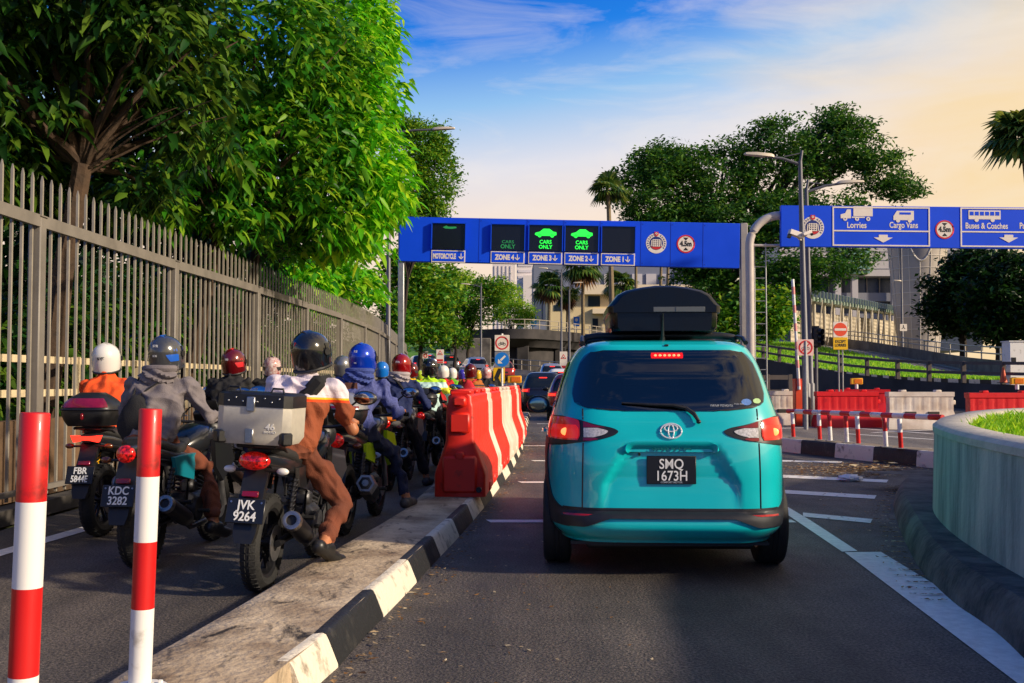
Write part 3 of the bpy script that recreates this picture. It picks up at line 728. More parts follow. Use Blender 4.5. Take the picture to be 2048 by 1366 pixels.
# seats and windscreen opening seen through the glass: pale reflections behind the tint
for pts in ([(1.16, .03, .10), (1.20, .045, .095), (1.28, .05, .09), (1.33, .01, .10)], [(1.14, -.255, -.13), (1.155, -.25, -.19), (1.17, -.245, -.22)], [(1.325, -.27, -.15), (1.35, -.26, -.15)]):
    pass
mb = MB(); mb.tube([TB.P(.10, 1.098, .022), TB.P(.02, 1.112, .03), TB.P(-.12, 1.118, .024), TB.P(-.315, 1.132, .018)], [.013, .011, .008, .006], 8)
mb.tube([TB.P(.10, 1.098, .022), TB.P(.15, 1.06, .026), TB.P(.175, 1.02, .026)], [.013, .015, .012], 8); mb.ell(TB.P(.178, 1.012, .024), (.016, .014, .014), 10, 8)
mb.build('rear_wiper', M_BLACK, car)
st = MB(); 
for x, z, r, q in ((.50, 1.142, .034, 0), (.572, 1.149, .027, 1)):
    o = TB.P(x, z, .0085); pts = [TB.P(x + r * math.cos(a), z + r * .62 * math.sin(a), .0085) for a in [2 * PI * k / 20 for k in range(20)]]
    st.add(pts, [tuple(range(20))], q)
st.build('window_sticker', [mat('sticker_blue', S(70, 120, 190), .5, var=.3, scale=60), mat('sticker_green', S(150, 190, 120), .5, var=.3, scale=60)], car)
def rear_text(s, x, z, size, m, off, name, sx=1.0, bold=0.0, depth=.001):
    p = TB.P(x, z, off); e = TB.P(x, z + .02, off) - p; an = math.atan2(-e.y, e.z)
    return text(name, s, size, m, car, p, (R(90) - an * 1.0, 0, 0), sx, depth, bold=bold)
rear_text('DRIVE TOYOTA', .335, 1.117, .021, M_PLATETXT, .009, 'window_lettering', 1.0, .0006)
rear_text('Solar Film', .45, 1.128, .016, M_PLATETXT, .009, 'window_lettering', 1.0, .0004)
# tail lamps: black surround, red outer lens, clear inner lens; lower edge runs into the cladding
M_DKRED = mat('dark_red_lens', (.20, .003, .012), .1, coat=.8)
for sg in (-1, 1):
    def mir(rows): return [(z, *(sorted((sg * a, sg * b)))) for z, a, b in rows]
    lamp = rear_panel(TB, mir(rowsmooth([(.85, .77, .80), (.88, .60, .803), (.905, .45, .803), (.935, .358, .80), (.955, .340, .795), (.975, .372, .79), (1.0, .49, .785), (1.03, .60, .775), (1.05, .70, .768)], 26)), .006, M_BLACK, 'tail_lamp', car, 30, .01)
    rear_panel(TB, mir(rowsmooth([(.895, .60, .792), (.93, .585, .792), (.98, .585, .785), (1.02, .592, .773), (1.042, .66, .765)], 20)), .0105, M_REDLAMP, 'red_lens', lamp, 16)
    rear_panel(TB, mir(rowsmooth([(.906, .60, .765), (.93, .592, .770), (.965, .592, .765), (.992, .61, .755)], 12)), .0135, mat('lit_lens', (.9, .03, .02), .15, emit=(1, .012, .006), estr=.3), 'lit_lens', lamp, 12)
    mb = MB(); mb.ell(TB.P(sg * .675, .948, .012), (.030, .008, .026), 14, 10); mb.build('bulb', mat('brake_bulb', (1, .5, .2), .2, emit=(1, .26, .06), estr=1.5), lamp)
    rear_panel(TB, mir(rowsmooth([(.915, .50, .562), (.935, .43, .562), (.955, .405, .562), (.975, .47, .562)], 12)), .0105, mat('clear_lens_ribbed', (.62, .60, .60), .12, var=.5, scale=70, coat=.8), 'clear_lens', lamp, 16)
    rear_panel(TB, mir(rowsmooth([(.978, .42, .565), (.995, .50, .565), (1.015, .555, .565)], 8)), .0105, M_DKRED, 'inner_lens', lamp, 10)
    rear_panel(TB, mir(rowsmooth([(.893, .52, .565), (.905, .47, .565), (.912, .49, .565)], 6)), .0105, M_DKRED, 'inner_lens', lamp, 8)
    # cladding: widens downwards round the outer edge of the quarter panel into the bumper
    rear_panel(TB, mir(rowsmooth([(.338, .66, .822), (.355, .60, .826), (.39, .56, .831), (.43, .62, .8315), (.46, .72, .8318), (.52, .772, .8319), (.62, .795, .8319), (.75, .805, .8319), (.83, .80, .826), (.875, .785, .820), (.892, .777, .817)], 36)), .007, M_CLAD, 'corner_cladding', car, 20, .01)
    rear_panel(TB, mir(rowsmooth([(.372, .535, .66), (.384, .512, .68), (.402, .505, .69), (.414, .51, .69)], 8)), .014, mat('reflector', (.42, .004, .004), .2, coat=.6, var=.3, scale=40), 'reflector', car, 12, .008)
    mb = MB(); line_on_rear(TB, [(sg * .575, .455), (sg * .572, .7), (sg * .568, .88)], .0055, -.001, mb, 10); line_on_rear(TB, [(sg * .568, 1.03), (sg * .57, 1.10)], .0055, -.001, mb, 6)
    mb.build('tailgate_seam', M_BLACK, car)
# bumper: black middle band between the tailgate and the painted lip
def band(x): return .398 if abs(x) < .40 else max(.345, .398 - (abs(x) - .40) * .36)
rows = []
for k in range(9):
    t = k / 8; rows.append([TB.P(x, band(x) + (.462 - band(x)) * t, .004 + .014 * (t < .55)) for x in [-.70 + 1.40 * q / 60 for q in range(61)]])
mb = MB(); mb.grid(rows); mb.build('bumper_band', M_CLAD, car)
mb = MB(); line_on_rear(TB, [(-.57, .452), (-.3, .448), (.3, .448), (.57, .452)], .006, .0, mb, 10); mb.build('tailgate_seam', M_BLACK, car)
mb = MB(); mb.box((0, 1.2, .215), (1.3, 2.0, .02)); mb.box((0, .36, .20), (1.1, .3, .05), ch=.02); mb.cyl((.35, .12, .245), (.35, .5, .26), .028, n=12); mb.box((-.02, .12, .255), (.10, .06, .03), ch=.01); mb.build('underbody', M_BLACK, car)
# garnish bar above the plate
rows = rowsmooth([(.822, -.292, .292), (.835, -.305, .305), (.868, -.292, .292), (.885, -.262, .262), (.893, -.225, .225)], 12)
rear_panel(TB, rows, .022, M_TEAL, 'plate_garnish', car, 30, .05)
rear_text('SIENTA', 0, .866, .045, mat('badge_teal', (.002, .10, .11), .35), .0245, 'badge_lettering', 1.75, .0015, .001)
plate(car, TB, 0.0, .708, .318, .182, 'SMQ', '1673H', .016, .090)
text('plate_characters', 'COMFORT MOTOR', .016, mat('plate_small', (.35, .4, .45), .5), car, (0, TB.yr(0, .708) - .0235, .629), bold=.0003)
# oval emblem of three rings
mb = MB(); pe = TB.P(0, .957, .0)
def oval(cx, cz, a, b, r):
    mb.tube([TB.P(cx + a * math.cos(t), .957 + cz + b * math.sin(t), .008) for t in [2 * PI * k / 40 for k in range(41)]], r, 8, cap=False)
oval(0, 0, .068, .047, .0055); oval(0, .018, .042, .022, .0048); oval(0, -.002, .018, .043, .0048)
mb.build('emblem', mat('emblem_silver', (.78, .78, .8), .22, .35, coat=.6), car)
mb = MB(); mb.cyl(TB.P(-.205, .81, .0), TB.P(-.205, .805, .02), .008, n=10); mb.build('handle_button', M_BLACK, car); mb = MB(); mb.box(TB.P(0, 1.522, .004), (.028, .012, .014), ch=.003); mb.build('camera_button', M_BLACK, car)
for z, name in ((.30, 'wheel'), ):
    for y in (.74, 3.49):
        for sg in (-1, 1):
            mb = MB(); wheel(mb, (sg * .742, y, .302), .302, .195); mb.build('wheel', [M_RUBBER, M_STEEL], car)
            mb = MB()     # wheel arch
            arc = [(y + .345 * math.cos(a), .31 + .345 * math.sin(a)) for a in [PI * k / 18 for k in range(-1, 20)]]
            rr = [[TB.side(yy, zz, sg, .006), TB.side(y + (yy - y) * .86, .31 + (zz - .31) * .86, sg, .010), Vector((sg * .70, y + (yy - y) * .86, .31 + (zz - .31) * .86))] for yy, zz in arc]
            mb.grid(rr); mb.add([TB.side(y + .30 * math.cos(a), .31 + .30 * math.sin(a), sg, .004) for a in [2 * PI * k / 30 for k in range(30)]], [tuple(range(30))]); mb.build('wheel_arch', M_CLAD, car)
# side windows, pillars, mirrors
for sg in (-1, 1):
    for y0, y1, z0, z1 in ((.55, 1.45, 1.1, 1.42), (1.55, 2.45, 1.06, 1.45), (2.5, 3.0, 1.04, 1.36)):
        mb = MB(); mb.grid([[TB.side(y0 + (y1 - y0) * k / 8 + (z - z0) * (.12 if y0 < 1 else 0) * (1 - k / 8) - (z - z0) * (.9 if y1 > 2.6 else .2) * (k / 8), z, sg, .005) for k in range(9)] for z in [z0 + (z1 - z0) * q / 6 for q in range(7)]]); mb.build('side_window', M_GLASS, car)
    mb = MB(); mb.ell((sg * .93, 2.72, 1.075), (.105, .075, .082), 20, 14, fn=lambda p: Vector((p.x, max(p.y, -.35), p.z))); mb.tube([(sg * .80, 2.78, 1.02), (sg * .88, 2.75, 1.05)], .03, 8)
    m_ = mb.build('door_mirror', M_BLACK, car); mb = MB(); mb.ell((sg * .93, 2.694, 1.077), (.082, .003, .06), 20, 8); mb.build('mirror_glass', mat('mirror_dark', (.25, .3, .27), .08, 1.0), m_)
    mb = MB(); mb.tube([TB.side(1.0, .92, sg, .02), TB.side(1.15, .92, sg, .03), TB.side(1.3, .92, sg, .02)], .014, 8); mb.build('door_handle', M_TEAL, car)
# roof rails, antenna, roof box
for sg in (-1, 1):
    mb = MB(); mb.tube([(sg * .565, .52, 1.548), (sg * .565, .62, 1.582), (sg * .56, .8, 1.60), (sg * .55, 2.0, 1.615), (sg * .54, 2.3, 1.575)], .017, 8)
    mb.build('roof_rail', M_BLACK, car)
for y in (.85, 1.75):
    mb = MB(); mb.tube([(-.555, y, 1.565), (-.53, y, 1.60), (-.45, y, 1.612), (0, y, 1.615), (.45, y, 1.612), (.53, y, 1.60), (.555, y, 1.565)], .024, 10, up=(0, 1, 0)); mb.build('roof_bar', M_BLACK, car)
mb = MB(); mb.tube([(0, .62, 1.578), (0, .60, 1.60), (-.003, .53, 1.755)], [.02, .012, .005], 8); mb.build('antenna', M_BLACK, car)
M_BOX = mat('roof_box_plastic', (.003, .004, .006), .22, var=.25, scale=9, spec=.35)
rbx = .015
def box_ring(y, s, low):
    out = []
    w = .385 * s
    pts = [(-w * .93, 1.672), (-w * .99, 1.70), (-w, 1.80), (-w * 1.0, 1.832)] if low else [(-w * 1.035, 1.800), (-w * 1.04, 1.846), (-w * .98, 1.872), (-w * .86, 1.93), (-w * .7, 1.962), (-w * .42, 1.985), (-w * .15, 1.998)]
    k = 1 if low else (.35 + .65 * s)
    pts = [(x, 1.67 + (z - 1.67) * (k if z > 1.85 else 1)) for x, z in pts]
    full = pts + [(-x, z) for x, z in pts[::-1]]
    return [Vector((rbx + x, y, z - .035)) for x, z in full]
lo = MB(); lo.loft([box_ring(y, s, True) for y, s in ((.60, .86), (.63, .95), (.72, 1.0), (1.5, 1.0), (2.2, .9), (2.45, .7))], 0, True)
rb = lo.build('roof_box', M_BOX, car)
hi = MB(); hi.loft([box_ring(y, s, False) for y, s in ((.575, .90), (.60, .965), (.68, 1.0), (.9, 1.0), (1.5, 1.0), (2.2, .9), (2.47, .68))], 0, True); hi.build('lid', M_BOX, rb)
mb = MB(); mb.box((rbx + .10, .576, 1.787), (.36, .004, .036), ch=.002); mb.box((rbx + .08, .573, 1.787), (.006, .003, .034)); mb.build('reflective_strip', mat('grey_strip', (.11, .115, .12), .4), rb)

# ---- simpler cars of the queue ahead
def queue_car(name, label, loc, rz, paint, kind, plate_txt=None, lit=True, group='cars queuing at the checkpoint'):
    t = thing(name, label, 'car', loc, rz, group)
    if kind == 'suv':
        B = Body([(.28, .12), (.36, .0), (.6, -.02), (.9, .04), (1.05, .10), (1.3, .30), (1.5, .48), (1.6, .6)], [(.28, 4.4), (.5, 4.55), (.85, 4.4), (.98, 3.5), (1.2, 3.0), (1.5, 2.4), (1.6, 2.1)],
                 [(.28, .82), (.45, .9), (.8, .91), (.98, .88), (1.1, .84), (1.35, .74), (1.52, .66), (1.6, .56)], 6); top = 1.6; wz = (1.03, 1.44); lz = (.82, .98)
    elif kind == 'hatch':
        B = Body([(.24, .1), (.34, .0), (.6, .0), (.85, .05), (.95, .08), (1.15, .25), (1.4, .48), (1.5, .6)], [(.24, 3.85), (.45, 4.0), (.78, 3.85), (.9, 3.0), (1.1, 2.6), (1.4, 2.1), (1.5, 1.9)],
                 [(.24, .76), (.4, .84), (.75, .85), (.9, .82), (1.05, .77), (1.3, .66), (1.43, .58), (1.5, .5)], 6); top = 1.5; wz = (.97, 1.37); lz = (.78, .93)
    else:
        B = Body([(.24, .1), (.34, .0), (.6, .0), (.88, .03), (.95, .12), (.97, .55), (1.1, .72), (1.3, 1.0), (1.42, 1.25)], [(.24, 4.4), (.45, 4.55), (.75, 4.4), (.88, 3.5), (1.1, 3.1), (1.3, 2.6), (1.42, 2.2)],
                 [(.24, .78), (.4, .86), (.75, .88), (.92, .84), (1.05, .78), (1.25, .68), (1.36, .6), (1.42, .52)], 6); top = 1.42; wz = (.99, 1.30); lz = (.70, .86)
    B.mesh(.27, top, 40, 64).build('body', paint, t)
    w = lambda z: sinterp(z, B.wid)
    z0, z1 = wz
    rear_panel(B, rowsmooth([(z0, -w(z0) * .80, w(z0) * .80), ((z0 + z1) / 2, -w((z0 + z1) / 2) * .86, w((z0 + z1) / 2) * .86), (z1, -w(z1) * .82, w(z1) * .82)], 10), .008, M_GLASS, 'rear_window', t, 20)
    rear_panel(B, [(z1 - .05, -.16, .16), (z1 - .02, -.16, .16)], .014, M_REDLIT, 'high_brake_light', t, 8)
    for sg in (-1, 1):
        a, b = lz; rows = [(z, *sorted((sg * w(z) * .60, sg * w(z) * .985))) for z in [a + (b - a) * k / 6 for k in range(7)]]
        l = rear_panel(B, rows, .010, M_REDLAMP, 'tail_lamp', t, 12)
        rows = [(z, *sorted((sg * w(z) * .68, sg * w(z) * .93))) for z in [a + .04 + (b - a - .08) * k / 4 for k in range(5)]]
        if lit: rear_panel(B, rows, .016, M_REDLIT, 'lit_lens', l, 10)
        for y0, y1 in ((.75, 1.6), (1.7, 2.6)):
            mb = MB(); mb.grid([[B.side(y0 + (y1 - y0) * k / 6 + (z - z0) * (.5 if y0 < 1 else -.3), z, sg, .006) for k in range(7)] for z in (z0 + .02, (z0 + z1) / 2, z1 - .03)]); mb.build('side_window', M_GLASS, t)
        mb = MB(); mb.ell((sg * (w(1.0) + .10), 2.75, 1.02), (.11, .07, .075), 12, 8); mb.build('door_mirror', M_BLACK, t)
        for y in (.8, 3.45):
            mb = MB(); wheel(mb, (sg * (w(.5) - .10), y, .32), .32, .2); mb.build('wheel', [M_RUBBER, M_STEEL], t)
    rear_panel(B, [(.30, -w(.4) * .86, w(.4) * .86), (.40, -w(.4) * .88, w(.4) * .88), (.46, -w(.4) * .84, w(.4) * .84)], .012, M_BLACK, 'bumper', t, 16)
    mb = MB(); mb.box((0, B.yr(0, .68) - .02, .66), (.44, .01, .12), ch=.003); mb.build('number_plate', M_PLATE, t)
    return t
def on_road(x, ybottom_px, Y=None): pass
P_BLK = mat('black_car_paint', (.012, .013, .018), .25, .2, coat=1.0); P_RED = mat('red_car_paint', (.32, .01, .012), .28, .2, coat=1.0)
P_WHT = mat('white_car_paint', (.72, .72, .72), .3, coat=1.0); P_SIL = mat('silver_car_paint', (.45, .47, .5), .28, .6, coat=1.0); P_GRY = mat('grey_car_paint', (.12, .13, .15), .28, .5, coat=1.0)
QC = [('black_suv', 'black SUV with lit red tail lamps just beyond the end of the barriers', 1086, 41, P_BLK, 'suv', -2),
      ('red_hatchback', 'dark red car half hidden by the left side of the teal car', 1146, 33, P_RED, 'hatch', -2),
      ('white_hatchback', 'white hatchback with a wide red brake light ahead of the black SUV', 1124, 52, P_WHT, 'hatch', 2),
      ('silver_saloon', 'silver car behind the chevron board, first of the pale cars', 1106, 64, P_SIL, 'hatch', 4),
      ('white_saloon', 'white car between the white hatchback and the warning sign post', 1180, 60, P_WHT, 'hatch', 3),
      ('red_saloon', 'small red car far ahead between the riders', 1010, 74, P_RED, 'hatch', 10),
      ('white_suv', 'white SUV far ahead left of the arrow sign', 958, 84, P_WHT, 'suv', 14),
      ('grey_suv', 'grey SUV far ahead just above the black helmet with a sticker', 905, 96, P_GRY, 'suv', 18),
      ('silver_hatchback', 'silver car far ahead near the end of the fence', 862, 112, P_SIL, 'hatch', 20),
      ('black_saloon', 'black car far ahead climbing the ramp left of the bump warning sign', 845, 92, P_BLK, 'suv', 16),
      ('dark_suv', 'dark SUV far ahead under the bump warning sign', 908, 118, P_BLK, 'suv', 20)]
for nm, lb, px, Y, pt, kd, rz in QC:
    x = (px - 1024) / F * Y; queue_car(nm, lb, (x, Y, rise(Y)), R(rz), pt, kd)
# ================================================================ FENCE, BARRIERS, POSTS, SIGNS, GANTRIES
# ---- tall picket fence on the left
FL = [(-4.86, 1.0), (-4.82, 6.4), (-4.78, 10.2), (-4.68, 14.0), (-4.49, 17.8), (-4.37, 21.5), (-4.24, 25), (-4.22, 29), (-4.35, 33), (-4.6, 37.5), (-4.95, 43), (-5.4, 50), (-6.0, 58)]
M_FENCE = mat('fence_grey', S(146, 139, 127), 0.5, 0.0, var=0.2, scale=5)
M_FPOST = mat('fence_post_grey', S(120, 114, 107), 0.5, 0.0, var=0.25, scale=3)
fence = thing('picket_fence', 'tall grey metal picket fence with pointed pickets between the road and the trees', 'fence', (-4.78, 10.2, 0))
fo = Vector((4.78, -10.2, 0))
for i, (x, y) in enumerate(FL):
    b = Vector((x, y, 0)) + fo; d = (Vector((*FL[min(i + 1, len(FL) - 1)], 0)) - Vector((*FL[max(i - 1, 0)], 0))).normalized()
    mb = MB(); mb.box(b + Vector((0.03, 0, 1.46)), (.13, .13, 2.92), (0, 0, math.atan2(d.y, d.x)), ch=.012); mb.box(b + Vector((0.03, 0, 2.93)), (.15, .15, .012), (0, 0, math.atan2(d.y, d.x))); mb.build('post', M_FPOST, fence)
for i in range(len(FL) - 1):
    a = Vector((*FL[i], 0)) + fo; b = Vector((*FL[i + 1], 0)) + fo; d = (b - a); L_ = d.length; d = d / L_; n = Vector((d.y, -d.x, 0)); an = math.atan2(d.y, d.x)
    mb = MB(); sp = .195; k = int(L_ / sp)
    for q in range(k):
        c = a + d * (L_ * (q + .5) / k) + n * .02; w = .026
        j = noise.noise(c * 3) * .004
        mb.add([c + d * (sx * w / 2) + n * (sy * .0125) + Vector((0, 0, z)) for z in (.14, 3.30 + j) for sx, sy in ((-1, -1), (1, -1), (1, 1), (-1, 1))] + [c + n * s_ * .006 + Vector((0, 0, 3.36 + j)) for s_ in (-1, 1)],
               [(0, 1, 5, 4), (1, 2, 6, 5), (2, 3, 7, 6), (3, 0, 4, 7), (4, 5, 8), (6, 7, 9), (5, 6, 9, 8), (7, 4, 8, 9)])
    pn = mb.build('picket_panel', M_FENCE, fence)
    for z, h in ((2.88, .12), (.22, .05)):
        mb = MB(); mb.box((a + b) / 2 + n * .065 + Vector((0, 0, z)), (L_ + .0, .05, h), (0, 0, an)); mb.build('rail', M_FPOST, pn)
# low wall and pale guard railing behind the fence
def poly_box(mb, P, z0, z1, w, mi=0, ch=0):
    P = [Vector((p[0], p[1], 0)) for p in P]; rows = []
    for i, p in enumerate(P):
        d = (P[min(i + 1, len(P) - 1)] - P[max(i - 1, 0)]).normalized(); n = Vector((d.y, -d.x, 0)) * w / 2
        zz0 = z0(p) if callable(z0) else z0; zz1 = z1(p) if callable(z1) else z1
        rows.append([p + n + Vector((0, 0, zz0)), p + n + Vector((0, 0, zz1)), p - n + Vector((0, 0, zz1)), p - n + Vector((0, 0, zz0))])
    mb.loft(rows, mi, True, False)
BW = [(x - .62, y) for x, y in FL[:9]]
mb = MB(); poly_box(mb, BW, 0, .86, .16); o = mb.build('low_wall', mat('brown_concrete', S(104, 80, 58), .9, var=.6, scale=2.2, bump=.5, bscale=20)); tag(o, 'low brown stained wall behind the grey picket fence', 'wall')
mb = MB(); poly_box(mb, [(x + .22, y) for x, y in FL], 0, .14, .2); o = mb.build('fence_kerb', mat('dark_kerb', S(70, 66, 62), .9, var=.5, scale=4)); struct(o)
gr = thing('guard_railing', 'cream two-bar guard railing standing behind the picket fence', 'railing', (*BW[2], 0.86)); go = Vector((-BW[2][0], -BW[2][1], -.86))
M_CREAM = mat('cream_steel', S(214, 196, 160), .5, var=.25, scale=6)
for i in range(len(BW) - 1):
    a = Vector((*BW[i], .86)) + go; b = Vector((*BW[i + 1], .86)) + go
    for k in range(2):
        p = a.lerp(b, k / 2 + .12); mb = MB(); mb.box(p + Vector((0, 0, .36)), (.07, .07, .72)); mb.build('post', M_CREAM, gr)
for z in (.28, .66):
    mb = MB(); poly_box(mb, [(Vector((*p, 0)) + go)[:2] for p in BW], z - .03, z + .05, .05); mb.build('rail', M_CREAM, gr)

# ---- red and white marker posts on the island
def striped_tube(name, p0, p1, r, cols, n=20, parent=None, cap=True):
    """tube painted in bands: cols = [(fraction, material index)]"""
    mb = MB(); p0, p1 = Vector(p0), Vector(p1); f = 0
    for fr, mi in cols: mb.tube([p0.lerp(p1, f), p0.lerp(p1, fr)], r, n, mi, False); f = fr
    d = (p1 - p0).normalized()
    if cap: mb.lathe(p1, d, [(r, 0), (r * .93, .004), (.001, .006)], n, cols[-1][1]); mb.lathe(p0, -d, [(r, 0), (.001, .004)], n, cols[0][1])
    return mb.build(name, [M_RED, M_WHITE], parent)
for (px, py, Y, zb, h, lab) in ((72, 828, 2.95, .14, 1.047, 'nearest red and white marker post, at the left edge'), (303, 818, 3.80, .15, 1.025, 'red and white marker post standing in front of the grey hooded rider')):
    p = W(px, py, Y); t = thing('marker_post', lab, 'post', (p.x - .03, Y, zb), rot=(0, R(1.5), 0), group='red and white marker posts')
    b = striped_tube('post', (0, 0, 0.008), (0, 0, h), .041, [(.285, 1), (.525, 0), (.76, 1), (1, 0)], 24, t)
    mb = MB(); mb.cyl((0, 0, 0), (0, 0, .012), .10, n=20); mb.lathe((0, 0, .012), (0, 0, 1), [(.055, 0), (.05, .012), (.042, .014)], 20)
    for k in range(4): mb.cyl((.075 * math.cos(k * PI / 2 + .6), .075 * math.sin(k * PI / 2 + .6), .01), (.075 * math.cos(k * PI / 2 + .6), .075 * math.sin(k * PI / 2 + .6), .026), .009, n=6)
    mb.build('base_plate', M_WHITE, t)

# ---- water-filled barriers
M_BO = mat('barrier_orange', S(226, 40, 18), .46, var=.3, scale=6, col2=S(150, 34, 22), thresh=(.27, .44), bump=.15, bscale=8); M_BW = mat('barrier_white', S(232, 222, 208), .5, var=.22, scale=2.5, col2=S(190, 170, 150), bump=.12, bscale=8)
M_BR = mat('barrier_red', S(222, 10, 24), .46, var=.3, scale=5, col2=S(150, 12, 22), thresh=(.26, .42), bump=.15, bscale=8)
M_STAIN = None
def barrier_mesh(L_, H=1.0, wb=.50, wt=.24, m=None):
    """profile with a wide foot, sloping shoulder and a narrower top; runs along local Y from 0 to L"""
    mb = MB()
    prof = [(wb / 2, 0), (wb / 2, .20), (wb / 2 * .97, .235), (.155, .47), (.142, .52), (.135, .83), (.128, .86), (wt / 2, .875), (wt / 2, .93), (wt / 2 - .02, .95)]
    ys = [0, .012, .03] + [L_ * k / 48 for k in range(1, 48)] + [L_ - .03, L_ - .012, L_]
    rows = []
    for y in ys:
        e = min(y, L_ - y); inset = .05 * (1 - min(1, e / .03)) ** 2; full = [];
        for sg in (1, -1):
            pts = []
            for x, z in prof:
                xx = x - inset * .6
                u = (y / L_ * 3) % 1
                # three groups of vertical grooves on the flank
                gk = abs(((y / L_) * 11) % 1 - .5)
                if .24 < z < .80 and .12 < y / L_ < .88 and gk > .36: xx -= .022
                pts.append((sg * xx, z * H / 0.95))
            full += pts if sg == 1 else pts[::-1]
        rows.append([Vector((x, y, z)) for x, z in full])
    mb.loft(rows, 0, True, False)
    # top lugs, forklift feet, end coupling bosses
    for f in (.10, .5, .90): mb.box((0, L_ * f, H * 1.0 + .02), (wt - .03, L_ * .16, .055), ch=.015)
    mb.box((0, -.03, H * .93), (.13, .09, .10), ch=.02); mb.box((0, -.02, H * .40), (.09, .05, .08), ch=.015)
    for f in (.3, .7):
        for sg in (-1, 1): mb.box((sg * (wb / 2 - .01), L_ * f, .05), (.05, .22, .10), ch=.012)
    mb.box((0, -.012, H * .72), (.2, .04, .20), ch=.02); mb.box((0, -.014, H * .22), (.34, .05, .36), ch=.03)
    return mb
def barrier(label, loc, rz, mt, L_=1.9, H=1.0, wb=.5, drain=True, grp='water-filled barriers on the traffic island'):
    t = thing('water_barrier', label, 'barrier', loc, rz, grp)
    b = barrier_mesh(L_, H, wb).build('shell', mt, t)
    mb = MB(); mb.lathe((wb * .38, -.045, .075), (0, -1, 0), [(.028, -.01), (.03, .0), (.026, .012), (.0, .01)], 14); mb.build('drain_plug', M_BLACK, t)
    for f in (.3, .7):
        mb = MB(); mb.lathe((0, L_ * f, H + .0), (0, 0, 1), [(.05, 0), (.05, .035), (.042, .045), (0, .045)], 16); mb.build('filler_cap', mt, t)
    return t
bl = [('nearest water-filled barrier, orange, standing on the end of the island', -.51, 10.05, 2.25, M_BO), ('narrow white barrier behind the nearest orange one on the island', -.41, 12.33, .6, M_BW), ('second orange barrier in the island row, between two white ones', -.375, 12.96, 1.75, M_BO),
      ('wide white barrier in the middle of the island row', -.275, 14.75, 2.5, M_BW), ('third orange barrier of the island row', -.135, 17.3, 1.9, M_BO), ('third white barrier of the island row, narrow slice in view', -.04, 19.25, 1.1, M_BW), ('farthest orange barrier of the island row, near the black SUV', .005, 20.4, 1.7, M_BO)]
for i, (lb, x, y, L_, m) in enumerate(bl):
    nx, ny = (bl[i + 1][1], bl[i + 1][2]) if i + 1 < len(bl) else (x + .06, y + 1.9)
    barrier(lb, (x, y, IH + .004 if i < 3 else IH), -math.atan2(nx - x, ny - y), m, L_ - .05)
def holed(lab, xl, xr, Y, m, rz=0, H=1.0, z=0.0):
    """barrier seen side on: two window openings low down, ribs, stepped ends"""
    a = W(xl, 763, Y); b = W(xr, 763, Y); w = b.x - a.x
    t = thing('water_barrier', lab, 'barrier', ((a.x + b.x) / 2, Y, z), rz, 'water-filled barriers across the slip road')
    mb = MB(); hw = w / 2; ft = .07
    out = [(-hw - ft, 0), (-hw - ft, .16), (-hw + .0, .50), (-hw + .02, .52), (-hw, .86), (-hw, H), (hw, H), (hw, .86), (hw - .02, .52), (hw, .50), (hw + ft, .16), (hw + ft, 0)]
    def sect(z): return .25 if z < .18 else (.25 - (z - .18) * .35 if z < .5 else .135)
    zs = [0, .16, .24, .34, .50, .54, .70, .86, .88, H - .03, H]; rows = []
    xs = [-1 + 2 * k / 40 for k in range(41)]
    for sg in (-1, 1):
        rows = []
        for z in zs:
            hwz = hw + ft if z <= .16 else (hw + ft * (1 - (z - .16) / .34) if z < .5 else hw)
            if z >= .88: hwz = hw + .025
            row = []
            for u in xs:
                d = sect(z) + (.02 if z >= .88 else 0)
                if .5 < z < .86 and abs(((u * 3.5) % 1) - .5) > .40: d -= .02
                row.append(Vector((u * hwz, sg * d, z)))
            rows.append(row)
        mb.grid(rows, 0, False)
        if sg == 1: back = rows
        else: front = rows
    for k in range(len(zs) - 1):
        for e in (0, -1): mb.add([front[k][e], front[k + 1][e], back[k + 1][e], back[k][e]], [(0, 1, 2, 3)])
    mb.add(front[-1] + back[-1][::-1], [tuple(range(82))])
    sh = mb.build('shell', m, t)
    for c_, s_ in (((-.55 * hw, -.02, H + .025), (.16, .2, .06)), ((.55 * hw, -.02, H + .025), (.16, .2, .06)), ((hw + .05, 0, .30), (.08, .14, .12)), ((hw + .05, 0, .72), (.08, .14, .12))):
        mb = MB(); mb.box(c_, s_, ch=.015); mb.build('lug', m, t)
    for f in (-.36, .36):
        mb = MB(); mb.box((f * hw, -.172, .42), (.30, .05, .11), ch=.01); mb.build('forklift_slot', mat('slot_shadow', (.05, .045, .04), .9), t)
    return t
B1 = holed('cream white barrier just right of the teal car', 1500, 1590, 30.2, M_BW)
B2 = holed('bright red barrier with a warning lamp on top, behind the low railing', 1632, 1752, 28.6, M_BR)
B4 = holed('red barrier set back behind the no-entry sign, at an angle', 1672, 1775, 36.0, M_BR, R(-8))
B3 = holed('cream white barrier between the two red ones with openings near its foot', 1775, 1902, 27.6, M_BW)
B5 = holed('red barrier with a warning lamp partly hidden by the planter grass', 1935, 2075, 25.5, M_BR)
M_YEL = mat('yellow_plastic', S(232, 170, 20), .4, var=.1); M_LAMPA = mat('amber_panel', S(235, 120, 20), .3, var=.4, scale=90)
